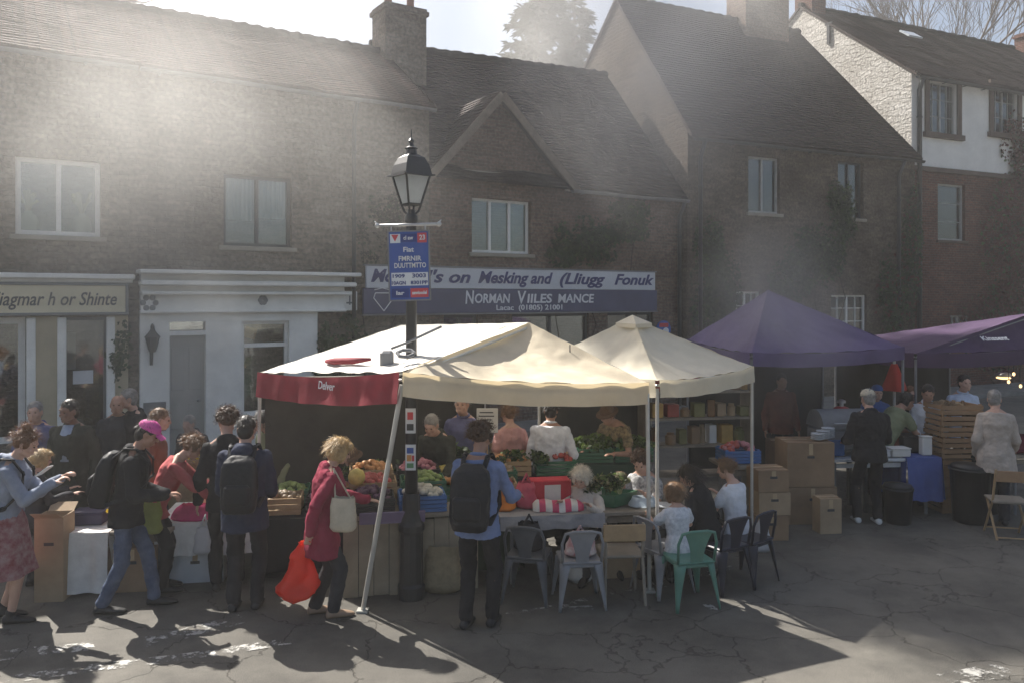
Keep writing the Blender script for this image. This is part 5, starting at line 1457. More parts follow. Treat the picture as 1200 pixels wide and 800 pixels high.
SKIRTM = cloth('red_patterned_cotton', (.22, .04, .05), sc=16, col2=(.34, .22, .22)); PATT = cloth('grey_patterned_cotton', (.16, .17, .19), sc=26, col2=(.62, .62, .62)); PATT2 = cloth('dark_patterned_cotton', (.05, .045, .04), sc=22, col2=(.36, .27, .14)); STRIPE = cloth('white_striped_cotton', (.55, .57, .63), sc=30, col2=(.74, .75, .78))
PINKCAP = cloth('pink_twill', (.66, .10, .34), rough=.7); BEIGECAP = cloth('beige_twill', (.62, .55, .42)); OLIVEH = cloth('olive_felt', (.09, .10, .05)); BROWNH = cloth('brown_felt', (.10, .06, .04))
SHB = mat('black_shoe', (.02, .02, .022), .5, .2, 8); SHW = mat('white_shoe', (.60, .60, .58), .5, .1, 8); SHT = mat('tan_shoe', (.32, .22, .15), .6, .1, 8)
LBLUE = cloth('pale_blue_cotton', (.32, .38, .48))
def at(px, Y): return atx(px, Y), Y
NB, FBX = .0082, .012
def PP(label, px, Y, yaw, H, **k): return person(label, atx(px, Y), Y, yaw, H, **k)
bun = PP('woman with a messy hair bun and grey blue top looking at her phone', 10, 7.2, -78, 1.70, fem=1, lean=8, head=(22, 0), hands=((.10, .40, 1.22), (-.04, .42, 1.24)), feet=((.09, .05), (-.09, -.08)), top=(GREYBL, 'hood', -.06, .016), bottom=('skirt', SKIRTM), shoes=SHB, hair=('bun', H_AUB), skin=SKIN, vox=NB, fists=(.8, .7), eyes=True)
backpack('black backpack worn by the woman with the hair bun', bun, BLKPACK, .46, .30, .17)
PP('fair haired child standing behind the woman with the hair bun', 42, 8.0, -50, 1.36, fem=1, head=(15, 0), top=(CHAR, 'jacket', -.07, .014), bottom=('trousers', DKTR), shoes=SHB, hair=('bob', H_BLOND), vox=.010, eyes=True, hands=((.1, .3, .9), (-.08, .3, .92)))
PP('balding man in a dusky blue jacket behind the fair haired child', 43, 9.2, -165, 1.70, top=(PURPB, 'jacket', -.08, .018), bottom=('trousers', DKTR), shoes=SHB, hair=('thin', H_GREY), vox=FBX, eyes=True)
PP('tall man facing the street in an open dark coat over a pale blue shirt', 85, 8.8, 178, 1.77, top=(OLIVE, 'coat', -.17, .024), collar=LBLUE, bottom=('trousers', DKTR), shoes=SHB, hair=('cropped', H_DARK), skin=SKIN3, vox=.010, build=1.08, eyes=True, head=(5, -15))
PP('bald man in a dark coat, left one of the pair by the shop door', 138, 9.9, -160, 1.69, top=(CHAR, 'coat', -.15, .022), bottom=('trousers', DKTR), shoes=SHB, hair=('bald', None), skin=SKIN2, vox=FBX, eyes=True)
PP('grey haired man in a black coat, right one of the pair by the shop door', 157, 10.0, 130, 1.75, top=(BLACK, 'coat', -.15, .024), bottom=('trousers', DKTR), shoes=SHB, hair=('short', H_GREY), vox=FBX, build=1.1)
PP('brown haired person in rust wool just behind the man with the pink cap', 180, 8.6, -70, 1.69, head=(10, 0), top=(RUST, 'jacket', -.08, .018), bottom=('trousers', DKTR), shoes=SHB, hair=('short', H_LBROWN), vox=.010, eyes=True)
pk = PP('man in a pink cap, black jacket and jeans striding past the white clothed table', 152, 7.45, -76, 1.75, lean=9, head=(24, 0), hands=((.16, .34, 1.08), (-.12, .30, 1.02)), feet=((.07, -.22), (-.07, .20)), top=(BLACK, 'jacket', -.07, .024), bottom=('jeans', DENIM), shoes=SHB, hair=('short', H_DARK), skin=SKIN2, cap=(PINKCAP, 'peak'), vox=NB, fists=(.6, .6), eyes=True)
backpack('black backpack worn by the man in the pink cap', pk, BLKPACK, .48, .30, .18)
PP('girl in a coral knit with tied brown hair leaning over the stall of paper bags', 190, 7.95, -78, 1.60, fem=1, lean=28, head=(18, 0), hands=((.10, .55, .86), (-.05, .58, .88)), top=(CORAL, 'cardigan', -.07, .013), bottom=('trousers', DKTR), shoes=SHB, hair=('tied', H_LBROWN), vox=NB, fists=(.5, .5), eyes=True)
bk = PP('man in a dark hooded coat seen from behind with a black backpack on', 287, 7.45, 6, 1.77, head=(14, 0), hands=((.18, .28, 1.0), (-.16, .28, 1.0)), top=(NAVYC, 'hood', -.10, .024), bottom=('trousers', DKTR), shoes=SHB, hair=('short', H_DARK), vox=NB, build=1.06)
backpack('black backpack worn by the man in the dark hooded coat', bk, BLKPACK, .50, .32, .19)
PP('brown haired man in black beside the man in the dark hooded coat', 266, 8.0, 20, 1.76, head=(10, 20), top=(BLACK, 'jacket', -.08, .02), bottom=('trousers', DKTR), shoes=SHB, hair=('curly', H_BROWN), vox=.010)
rc = PP('fair haired woman in a crimson coat leaning to the produce with a red carrier bag', 381, 7.3, -68, 1.60, fem=1, lean=8, head=(20, 0), hands=((.16, -.16, .80), (-.12, .42, .98)), feet=((.08, .06), (-.08, -.08)), top=(CRIM, 'coat', -.17, .018), bottom=('trousers', CHAR), shoes=SHT, hair=('bob', H_BLOND), vox=NB, fists=(.9, .3), eyes=True, build=1.06)
PP('seated stallholder in a dark hat and pink top behind the produce counter', 414, 9.05, 170, 1.60, fem=1, hip=.44, head=(15, 0), top=(PINKB, 'shirt', -.06, .014), bottom=('trousers', DKTR), shoes=SHB, hair=('short', H_DARK), cap=(BROWNH, 'brim'), vox=FBX, eyes=True)
PP('bald stallholder in olive bending over the produce right of the lamp post', 515, 9.1, 165, 1.66, lean=22, head=(12, 0), hands=((.2, .45, .95), (-.2, .45, .95)), top=(OLIVE, 'jacket', -.07, .018), bottom=('trousers', DKTR), shoes=SHB, hair=('thin', H_GREY), vox=.010, eyes=True)
bs_ = PP('man in a blue shirt with a large black backpack seen from behind', 560, 7.05, -14, 1.76, lean=3, head=(14, -12), hands=((.26, .36, 1.08), (-.15, .30, 1.0)), feet=((.11, .06), (-.10, -.04)), top=(BLUSH, 'shirt', -.06, .016), bottom=('trousers', BLACK), shoes=SHB, hair=('curly', H_BROWN), skin=SKIN2, vox=NB, build=1.05)
backpack('large black backpack worn by the man in the blue shirt', bs_, BLKPACK, .54, .34, .21)
PP('man in a dusky blue shirt standing behind the paper price notice', 543, 9.6, 170, 1.74, top=(PURPB, 'shirt', -.06, .014), bottom=('trousers', DKTR), shoes=SHB, hair=('short', H_GREY), vox=FBX, eyes=True)
PP('woman in a pink blouse standing under the cream tent with her back turned', 598, 9.5, 24, 1.62, fem=1, head=(6, 10), top=(PINKB, 'blouse', -.10, .016), bottom=('trousers', CHAR), shoes=SHB, hair=('tied', H_LBROWN), vox=.010)
PP('man in a white shirt standing under the cream tent with his back turned', 645, 9.4, -8, 1.67, head=(8, 0), hands=((.26, .22, 1.0), (-.2, .25, 1.0)), top=(WHT, 'shirt', -.07, .018), bottom=('trousers', DKTR), shoes=SHB, hair=('short', H_DARK), skin=SKIN2, vox=.010, build=1.1)
PP('stallholder in a brown hat and patterned shirt reaching over the lettuces', 727, 9.9, 140, 1.68, lean=26, head=(10, 0), hands=((.2, .45, 1.05), (-.2, .45, 1.05)), top=(PATT2, 'tee', -.06, .014), bottom=('trousers', DKTR), shoes=SHB, hair=('short', H_BROWN), cap=(BROWNH, 'brim'), skin=SKIN2, vox=FBX, eyes=True)
PP('white haired woman in cream sitting bent over the table of groceries', 688, 8.55, 158, 1.52, fem=1, hip=.46, lean=22, head=(16, 0), hands=((.16, .42, .78), (-.16, .42, .78)), top=(CREAMW, 'shirt', -.06, .014), bottom=('trousers', CHAR), shoes=SHB, hair=('bob', H_WHITE), vox=NB, eyes=True)
PP('small child in an olive hat sitting at the far side of the table', 726, 8.75, 185, 1.20, hip=.40, head=(8, 0), top=(PATT, 'tee', -.06, .012), bottom=('trousers', CHAR), shoes=SHB, hair=('short', H_LBROWN), cap=(OLIVEH, 'brim'), vox=.010, eyes=True)
PP('curly haired woman in a grey patterned blouse sitting at the far side of the table', 757, 8.85, 150, 1.62, fem=1, hip=.46, lean=12, head=(20, 10), hands=((.14, .40, .82), (-.14, .40, .82)), top=(PATT, 'blouse', -.06, .016), bottom=('trousers', CHAR), shoes=SHB, hair=('curly', H_BROWN), vox=NB, eyes=True)
PP('small girl in a white striped top sitting on the green chair with her back turned', 794, 7.80, 14, 1.22, fem=1, hip=.47, lean=6, head=(14, 20), hands=((.16, .30, .70), (-.16, .30, .70)), feet=((.08, .34), (-.08, .34)), top=(STRIPE, 'tee', -.05, .012), bottom=('trousers', DKTR), shoes=SHB, hair=('bob', H_LBROWN), vox=NB)
PP('dark haired person in a black jacket sitting hunched left of the white tee shirt', 826, 8.25, 40, 1.50, fem=1, hip=.46, lean=20, head=(18, 20), top=(BLACK, 'jacket', -.06, .018), bottom=('trousers', DKTR), shoes=SHB, hair=('long', H_DARK), vox=.010)
wt = PP('brown haired woman in a white tee shirt on a dark blue chair', 862, 8.45, 38, 1.50, fem=1, hip=.46, lean=8, head=(12, 25), hands=((.14, .32, .74), (-.14, .32, .74)), top=(WHT, 'tee', -.06, .014), bottom=('trousers', DKTR), shoes=SHB, hair=('tied', H_LBROWN), vox=NB)
PP('man in a beige cap and black jacket standing at the smoking grill stall, back turned', 1019, 10.3, -6, 1.70, head=(10, 10), hands=((.2, .3, .98), (-.22, .26, 1.0)), top=(BLACK, 'jacket', -.05, .026), bottom=('trousers', BLACK), shoes=SHW, hair=('short', H_GREY), cap=(BEIGECAP, 'plain'), vox=NB, build=1.1, feet=((.10, 0), (-.14, .04)))
PP('stallholder in sage green bending over the table beside the beige cap', 1040, 11.1, -70, 1.70, lean=34, head=(0, 0), hands=((.15, .55, .95), (-.12, .58, .95)), top=(GREENS, 'tee', -.06, .016), bottom=('trousers', DKTR), shoes=SHB, hair=('short', H_DARK), skin=SKIN2, vox=FBX)
PP('person in a blue hood behind the beige capped man', 1026, 11.9, 175, 1.60, top=(BLUEH, 'hood', -.07, .02), bottom=('trousers', DKTR), shoes=SHB, hair=('short', H_DARK), cap=(BLUEH, 'plain'), vox=FBX, eyes=True)
s29 = PP('dark haired man in a white shirt crossed by a dark strap behind the laden table', 1086, 11.3, 160, 1.68, lean=6, head=(14, 0), hands=((.15, .34, 1.0), (-.15, .34, 1.0)), top=(WHT, 'shirt', -.06, .016), bottom=('trousers', DKTR), shoes=SHB, hair=('short', H_DARK), skin=SKIN2, vox=FBX, eyes=True)
PP('man in a pale blue polo shirt standing behind the tower of flat crates', 1128, 12.0, 178, 1.74, top=(cloth('pale_polo', (.52, .58, .70)), 'polo', -.06, .016), bottom=('trousers', DKTR), shoes=SHB, hair=('short', H_DARK), vox=FBX, eyes=True)
PP('person in a beige cardigan standing beside the folding chair with back turned', 1167, 10.25, -22, 1.70, fem=1, lean=4, head=(10, -10), hands=((.22, .25, .92), (-.2, .12, .86)), top=(BEIGEK, 'cardigan', -.12, .020), bottom=('trousers', CHAR), shoes=SHB, hair=('cropped', H_GREY), vox=NB, build=1.08)
PP('auburn haired person in black bending between the green shirt and the white shirt', 1062, 12.1, 170, 1.62, lean=18, top=(BLACK, 'jacket', -.06, .018), bottom=('trousers', DKTR), shoes=SHB, hair=('short', H_AUB), vox=FBX, eyes=True)
PP('dim figure sitting hunched by the foot of the grey door', 228, 11.2, 175, 1.66, hip=.5, lean=12, top=(CHAR, 'jacket', -.07, .018), bottom=('trousers', DKTR), shoes=SHB, hair=('short', H_GREY), vox=FBX)
PP('dim woman in dark green at the left end of the stall under the crimson valance', 322, 9.3, 150, 1.62, fem=1, lean=15, top=(GREENS, 'jacket', -.07, .018), bottom=('trousers', DKTR), shoes=SHB, hair=('long', H_DARK), vox=FBX)
PP('dim figure in charcoal standing in the dark back of the cream tent', 345, 10.2, 175, 1.66, top=(CHAR, 'jacket', -.07, .018), bottom=('trousers', DKTR), shoes=SHB, hair=('short', H_DARK), vox=FBX)
PP('dim stallholder in navy standing far back under the cream tent left of the lamp', 448, 10.6, 185, 1.70, top=(NAVYC, 'jacket', -.07, .018), bottom=('trousers', DKTR), shoes=SHB, hair=('short', H_BROWN), vox=FBX)
PP('dim stallholder in rust standing in the dark left half of the purple tent', 915, 12.6, 175, 1.70, top=(RUST, 'shirt', -.07, .016), bottom=('trousers', DKTR), shoes=SHB, hair=('short', H_DARK), skin=SKIN2, vox=FBX)

# ------------------------------------------------------------------ what people carry
ph = thing('mobile_phone', 'pale mobile phone held up by the woman with the bun', 'phone', P(52, 551, 7.2)); ph.rotation_euler = (0, R(-35), R(-10))
q = MB(); q.box((0, 0, 0), (.15, .075, .010), bev=.004); q.build('phone_body', SHW, ph); q = MB(); q.box((0, 0, .0065), (.135, .066, .002)); q.build('screen', mat('phone_screen', (.02, .022, .03), .1), ph)
REDBAG = mat('red_plastic_film', (.80, .07, .035), .32, .15, 5, .5, 18, trans=.5, tcol=(1.0, .13, .05))
def bagmesh(name, label, loc, w, d, h, m, handles, crump=.03, seed=0, top=.55, hm=None):
    t = thing(name, label, 'bag', loc)
    rg = random.Random(seed); q = MB(); n_ = 28; nz = 14; i0 = len(q.v)
    for r_ in range(nz + 1):
        v = r_ / nz
        k = (1 - (1 - top) * v ** (1.6 if top > .3 else .85)) * (min(1, .72 + v * 2.5))
        for a in range(n_):
            t0 = 2 * math.pi * a / n_
            cx_ = math.copysign(abs(math.cos(t0)) ** .7, math.cos(t0)); sy_ = math.copysign(abs(math.sin(t0)) ** .8, math.sin(t0))
            p = V((w / 2 * k * cx_, d / 2 * k * sy_, h * v))
            if top <= .3: p.z += .10 * (cx_ - .0) * (1 - v) ** 2 * (-.5 + .9 * (cx_ < 0)) * (-1); p.x += .05 * v
            nn = noise.noise(p * 7 + V((seed, 0, 0))) + .6 * noise.noise(p * 16 + V((0, seed, 0)))
            p += V((cx_, sy_, 0)) * nn * crump
            p.z += .02 * noise.noise(V((t0 * 2, seed, v))) * v
            q.v.append(p)
    for r_ in range(nz):
        for a in range(n_): q.face((i0 + r_ * n_ + a, i0 + r_ * n_ + (a + 1) % n_, i0 + (r_ + 1) * n_ + (a + 1) % n_, i0 + (r_ + 1) * n_ + a))
    q.face([i0 + n_ - 1 - a for a in range(n_)])
    q.build('bag_body', m, t, smooth=True)
    for pts in handles:
        q = MB(); 
        for a, b_ in zip(pts, pts[1:]): q.capsule(a, b_, .014, .014, 6, .3)
        q.build('handle', hm or m, t, smooth=True)
    return t
hR = rc['W'] @ rc['arms'][0][2] + V((0, 0, -.07))
bx_, by_, bz_ = atx(348, 7.25), 7.25, .17
hl = V((hR.x - bx_, hR.y - by_, hR.z - bz_))
bagmesh('carrier_bag', 'bulging red plastic carrier bag hanging from the hand of the crimson coat woman', (bx_, by_, bz_), .46, .24, .52, REDBAG, [[(.02, 0, .50), hl], [(.08, .02, .50), hl]], .05, 3, .16)
sh = rc['W'] @ rc['U']((.10, .0, .315)); tb = P(402, 622, 7.12)
CANV = cloth('cream_canvas_bag', (.50, .44, .34))
bagmesh('shoulder_bag', 'cream canvas bag on the shoulder of the crimson coat woman', (tb.x, tb.y, tb.z), .24, .10, .30, CANV, [[(-.07, 0, .28), tuple(sh - tb + V((0, .02, .01))), (.07, 0, .28)]], .012, 5, .82)
bagmesh('shopping_bag', 'green yellow cloth bag beside the girl in the coral knit', P(178, 624, 7.75), .22, .14, .30, cloth('lime_cloth', (.26, .28, .08)), [[(-.06, 0, .28), (0, 0, .42), (.06, 0, .28)]], .02, 6, .7)

# ------------------------------------------------------------------ furniture and goods
WOOD = mat('pale_crate_wood', (.36, .25, .14), .75, .25, 3, .3, 30); WOOD2 = mat('grey_table_wood', (.24, .21, .17), .75, .25, 3, .3, 25); WOOD3 = mat('orange_plywood', (.30, .18, .095), .6, .2, 3, .2, 20)
CARD = mat('cardboard', (.27, .18, .11), .85, .18, 2.5, .15, 30); CARD2 = mat('pale_cardboard', (.36, .265, .17), .85, .18, 2.5, .15, 30); TAPE = mat('parcel_tape', (.45, .33, .2), .35, .1, 5)
WHTCLOTH = cloth('white_tablecloth', (.70, .69, .66), sc=4); GREYCLOTH = cloth('grey_tablecloth', (.28, .28, .29), sc=4); BLUECLOTH = cloth('blue_tarpaulin', (.07, .11, .32), sc=4, rough=.5); HESS = cloth('hessian', (.27, .22, .14), sc=18)
PGREEN = mat('green_plastic', (.04, .13, .07), .45, .1, 4); PBLK = mat('black_plastic', (.02, .02, .022), .4, .15, 4); PPURP = mat('purple_plastic', (.17, .13, .22), .45, .1, 4); PBLUE = mat('blue_plastic', (.05, .14, .36), .45, .1, 4); PWHT = mat('white_plastic', (.62, .64, .66), .4, .06, 4); PRED = mat('red_plastic', (.50, .05, .05), .4, .1, 4)
VEG = {'tomato': ('red_vegetable_skin', (.50, .05, .03)), 'orange': ('orange_fruit_skin', (.60, .24, .03)), 'lemon': ('yellow_fruit_skin', (.66, .50, .05)), 'apple': ('green_fruit_skin', (.24, .34, .06)), 'potato': ('earthy_vegetable_skin', (.30, .21, .12)), 'plum': ('purple_fruit_skin', (.10, .03, .08)), 'pink': ('pink_vegetable_skin', (.48, .14, .18)), 'white': ('pale_vegetable_skin', (.58, .55, .44))}
VM = {k: mat(a, tuple(.72 * x + .28 * .72 * (sum(c) / 3) for x in c), .5, .35, 9) for k, (a, c) in VEG.items()}
def heap(name, label, loc, sx, sy, h, kinds, r, seed, rz=0):
    rg = random.Random(seed); q = MB(); ms = [VM[k] for k in kinds]
    n = int(sx * sy / (r * r * 4) * 1.9)
    M = Matrix.Rotation(rz, 4, 'Z')
    for k in range(n):
        x, y = rg.uniform(-.5, .5), rg.uniform(-.5, .5); z = h * (1 - 1.6 * (x * x + y * y)) + rg.uniform(-.25, .25) * r
        q.cur = rg.randrange(len(ms)) if rg.random() < .35 else int((x + .5) * len(ms) * .999)
        q.ell(M @ V((x * (sx - 2 * r), y * (sy - 2 * r), max(r * .6, z))), (r * rg.uniform(.8, 1.1), r * rg.uniform(.8, 1.1), r * rg.uniform(.75, 1)), nu=8, nv=6, jit=.05, rg=rg)
    o = q.build(name, ms, None, V((0, 0, 0)), smooth=True); o.location = loc
    return tag(o, label, 'produce', kind='stuff')
def greens(name, label, loc, sx, sy, h, mats, n, s, seed, rz=0):
    rg = random.Random(seed); q = MB(); M = Matrix.Rotation(rz, 4, 'Z')
    cl = [(rg.uniform(-.5, .5), rg.uniform(-.5, .5)) for _ in range(max(4, int(sx * sy / .03)))]
    for k in range(n):
        c = rg.choice(cl); x, y = max(-.55, min(.55, c[0] + rg.gauss(0, .08))), max(-.55, min(.55, c[1] + rg.gauss(0, .08)))
        z = h * (.35 + .65 * rg.random()) * (1 - 1.2 * (x * x + y * y)); q.cur = rg.randrange(len(mats))
        leaf(q, M @ V((x * sx, y * sy, z)), V((rg.gauss(0, .6), rg.gauss(0, .6), rg.uniform(.2, 1))).normalized(), s * rg.uniform(.6, 1.3), rg)
    o = q.build(name, mats, None, V((0, 0, 0))); o.location = loc
    return tag(o, label, 'produce', kind='stuff')
def table(label, fr, L, D_, H, m=WOOD2, group=None, legs=True, name='trestle_table'):
    t = thing(name, label, 'table', fr.w(0), fr.a, group)
    q = MB(); q.box((L / 2, D_ / 2, H - .02), (L, D_, .04), bev=.006); q.build('table_top', m, t)
    for x in (.12, L - .12):
        for y in (.1, D_ - .1):
            q = MB(); q.tube([(x, y, 0), (x, y, H - .04)], .022, 8); q.build('leg', LEAD, t)
    q = MB(); q.box((L / 2, .1, H - .10), (L - .24, .03, .06)); q.box((L / 2, D_ - .1, H - .10), (L - .24, .03, .06)); q.build('apron_rail', m, t)
    return t
def drape(name, label, fr, L, D_, H, drop, m, seed=0, sides=True, cat='tablecloth', over=.02, uneven=.12):
    """cloth over a table top that hangs down in folds at the front and the ends"""
    t0 = fr.w(0)
    q = MB()
    q.grid(lambda u, v: (-over + (L + 2 * over) * u, -over + (D_ + over) * v, H + .006 + .004 * noise.noise(V((u * 9, v * 9, seed)))), 20, 8)
    def hang(p0, p1, out, n_):
        p0, p1, out = V(p0), V(p1), V(out)
        def fn(u, v):
            dl = drop * (1 - uneven * (.5 + .5 * noise.noise(V((u * 3, seed, 1)))))
            f = (.5 + .5 * math.sin(u * n_ + 1.5 * math.sin(u * 5 + seed))) * .045 * v ** .7
            p = p0.lerp(p1, u) + out * (f + .012 * v + .01 * noise.noise(V((u * 8, v * 3, seed)))) + V((0, 0, -dl * v))
            p.z = max(p.z, .012); return p
        q.grid(fn, int(n_ * 2.2), 10)
    z = H + .006
    hang((-over, -over, z), (L + over, -over, z), (0, -1, 0), L * 20)
    if sides: hang((-over, D_, z), (-over, -over, z), (-1, 0, 0), D_ * 20); hang((L + over, -over, z), (L + over, D_, z), (1, 0, 0), D_ * 20)
    o = q.build(name, m, None, V((0, 0, 0)), smooth=True); o.location = t0; o.rotation_euler = (0, 0, fr.a)
    return tag(o, label, cat)
def crate_proto(name, label, L, D_, H, m, slats=3, group=None):
    t = thing(name, label, 'crate', (0, 0, -50), 0, group)
    q = MB(); g_ = H / slats
    for k in range(slats):
        z = g_ * (k + .5)
        for y in (-D_ / 2, D_ / 2): q.box((0, y, z), (L, .012, g_ * .78))
        for x in (-L / 2 + .01, L / 2 - .01): q.box((x, 0, z), (.012, D_ - .024, g_ * .78))
    q.box((0, 0, .012), (L - .03, D_ - .03, .012)); q.build('slatted_box', m, t)
    for x in (-L / 2 + .03, L / 2 - .03):
        for y in (-D_ / 2 + .022, D_ / 2 - .022): q = MB(); q.box((x, y, H / 2 + .005), (.03, .028, H + .01)); q.build('corner_post', m, t)
    return t
used = set()
def put(proto, loc, rz, label, group=None):
    """the first time the prototype itself moves to its place, then copies"""
    if proto.name in used: return dup(proto, loc, rz, label, group)
    used.add(proto.name); proto.location = loc; proto.rotation_euler = (0, 0, rz); proto['label'] = label
    if group: proto['group'] = group
    return proto
CR = {'wood': crate_proto('wooden_crate', 'x', .46, .34, .18, WOOD), 'green': crate_proto('plastic_crate', 'x', .46, .34, .17, PGREEN, 4), 'black': crate_proto('plastic_crate', 'x', .46, .34, .16, PBLK, 4), 'blue': crate_proto('plastic_crate', 'x', .46, .34, .16, PBLUE, 4), 'flat': crate_proto('flat_crate', 'x', .58, .42, .135, WOOD3, 2)}
def cardbox(label, loc, sx, sy, sz, rz=0, m=CARD, open_=False, group='cardboard boxes'):
    t = thing('cardboard_box', label, 'box', loc, rz, group)
    q = MB()
    for c_, s_ in (((0, -sy / 2, sz / 2), (sx, .008, sz)), ((0, sy / 2, sz / 2), (sx, .008, sz)), ((-sx / 2 + .004, 0, sz / 2), (.008, sy - .012, sz)), ((sx / 2 - .004, 0, sz / 2), (.008, sy - .012, sz)), ((0, 0, .006), (sx - .02, sy - .02, .008))): q.box(c_, s_)
    q.build('box_body', m, t)
    for y in (-1, 1):
        q = MB()
        if open_: q.box((0, y * (sy / 2 + .05), sz + .02), (sx - .02, .006, .14), rot=Matrix.Rotation(y * -1.0, 3, 'X'))
        else: q.box((0, y * sy / 4, sz + .003 + .002 * (y + 1)), (sx - .004, sy / 2 - .004, .006))
        q.build('flap', m, t)
    if sz > .2:
        q = MB(); q.box((0, -sy / 2 - .0045, sz * .68), (.09, .003, .03), bev=.001); q.build('hand_hole', DARKP, t)
    if not open_:
        q = MB(); q.box((0, 0, sz + .011), (sx + .002, .05, .002)); q.box((sx * .0, -sy / 2 - .005, sz * .86), (.05, .002, sz * .25)); q.build('tape', TAPE, t)
    return t
def bistro(label, m, seed=0, back=.29):
    t = thing('metal_chair', label, 'chair', (0, 0, -50), 0, 'metal chairs around the table')
    sh_ = .44
    q = MB(); q.box((0, 0, sh_ - .012), (.38, .38, .024), bev=.012)
    q.box((0, 0, sh_ - .04), (.36, .36, .04), bev=.01); q.build('seat', m, t)
    for sx in (-1, 1):
        for sy in (-1, 1):
            q = MB(); top_ = V((sx * .155, sy * .155, sh_ - .03)); bot = V((sx * .215, sy * .225, 0)); 
            rings = []
            for k in range(7):
                f = k / 6; w = .046 * (1 - f) ** 1.3 + .017; rings.append((top_.lerp(bot, f), V((1, sx * sy * -1, 0)).normalized(), V((sx, sy, 0)).normalized(), w, w * .45))
            q.loft(rings, 10); q.build('leg', m, t, smooth=True)
    q = MB(); pts = [(-.18, -.17, sh_ - .01), (-.19, -.20, sh_ + back * .6), (-.16, -.22, sh_ + back * .93), (-.08, -.235, sh_ + back), (.08, -.235, sh_ + back), (.16, -.22, sh_ + back * .93), (.19, -.20, sh_ + back * .6), (.18, -.17, sh_ - .01)]
    q.tube(pts, .014, 8); q.build('back_frame', m, t, smooth=True)
    q = MB(); q.grid(lambda u, v: ((u - .5) * (.12 + .16 * v * v), -.185 - .045 * v + .02 * (u - .5) ** 2, sh_ - .01 + back * v), 6, 8); q.grid(lambda u, v: ((u - .5) * (.12 + .16 * v * v), -.181 - .045 * v + .02 * (u - .5) ** 2, sh_ - .01 + back * v), 6, 8); q.build('backrest', m, t, smooth=True)
    return t
CHW = mat('white_painted_metal', (.24, .245, .26), .4, .12, 5); CHG = mat('green_painted_metal', (.09, .22, .17), .4, .12, 5); CHD = mat('dark_blue_painted_metal', (.018, .02, .036), .4, .15, 5); CHGR = mat('grey_painted_metal', (.10, .105, .115), .4, .15, 5)
cw = bistro('x', CHW); cgn = bistro('x', CHG); cd_ = bistro('x', CHD); cgr = bistro('x', CHGR)
def chair(proto, px, Y, yaw, label): return put(proto, (atx(px, Y), Y, 0), R(yaw), label)
chair(cw, 678, 7.62, 6, 'white metal chair pushed in before the striped bundle on the table')
chair(cgr, 620, 7.75, -14, 'grey metal chair in the shadow beside the blue shirted man')
chair(cw, 776, 7.95, -60, 'white metal chair turned sideways left of the green chair')
chair(cgn, 806, 7.62, 14, 'green metal chair under the small girl in white stripes')
chair(cd_, 846, 8.05, 30, 'dark blue metal chair under the hunched person in black')
chair(cd_, 876, 8.25, 40, 'dark blue metal chair under the woman in the white tee shirt')
bagmesh('shopping_bag', 'white and rose bundle lying on the seat of the white metal chair', (atx(680, 7.66), 7.66, .445), .30, .24, .20, cloth('rose_flecked_cotton', (.50, .16, .18), sc=12, col2=(.62, .60, .58)), [[(-.05, 0, .18), (0, 0, .26), (.05, 0, .18)]], .03, 51, .6)
bagmesh('shopping_bag', 'dark rucksack like bag lying on the seat of the grey metal chair', (atx(620, 7.80), 7.80, .445), .30, .22, .26, CHAR, [[(-.05, 0, .24), (0, 0, .33), (.05, 0, .24)]], .03, 52, .6)
# wooden chair between
wc = thing('wooden_chair', 'plain wooden chair with a broad back between the white metal chairs', 'chair', (atx(727, 7.75), 7.75, 0), R(4))
q = MB(); q.box((0, .02, .44), (.40, .40, .03), bev=.01); q.build('seat', WOOD2, wc)
q = MB(); q.box((0, -.19, .67), (.40, .022, .16), bev=.008); q.build('backrest', WOOD, wc)
for sx in (-1, 1):
    q = MB(); q.tube([(sx * .17, .19, .43), (sx * .19, .21, 0)], .016, 8); q.build('leg', WOOD2, wc)
    q = MB(); q.tube([(sx * .18, -.18, .76), (sx * .175, -.17, .43), (sx * .19, -.23, 0)], .016, 8); q.build('leg', WOOD2, wc)

# ---- left: low table with the white cloth
T1 = Frame(*at(66, 7.78), 6)
table('low table half covered by a white cloth near the left edge', T1, 1.05, .6, .60)
T1c = Frame(*at(66, 7.775), 6)
drape('tablecloth', 'white cloth hanging to the ground over the left end of the low table', T1c, .46, .6, .60, .585, WHTCLOTH, 2, uneven=.05)
q = MB(); q.box((0, 0, .06), (.30, .22, .115), bev=.012); bx0 = thing('storage_box', 'dark purple box lying on the white clothed table', 'box', T1.w(.18, .34, .606), T1.a); q.build('box_body', mat('dark_violet_card', (.05, .04, .09), .5), bx0)
q = MB(); q.box((0, 0, .122), (.31, .23, .02), bev=.006); q.build('lid', mat('dark_violet_card', (.05, .04, .09)), bx0)
fl = thing('flower_vase', 'small glass vase with a yellow flower on the white clothed table', 'vase', T1.w(.43, .2, .61))
q = MB(); q.lathe((0, 0, 0), [(.025, 0), (.03, .02), (.022, .08), (.028, .12)], 12); q.build('vase', GLASS, fl, smooth=True)
q = MB(); q.tube([(0, 0, .02), (.01, 0, .15)], .004, 5); q.build('stem', LEAFM, fl)
q = MB(); rg = random.Random(3)
for k in range(26): leaf(q, V((.01 + rg.gauss(0, .02), rg.gauss(0, .02), .165 + rg.gauss(0, .018))), V((rg.gauss(0, 1), rg.gauss(0, 1), 1)).normalized(), .035, rg)
q.build('petals', mat('yellow_petal', (.75, .55, .04), .5, trans=.4), fl)
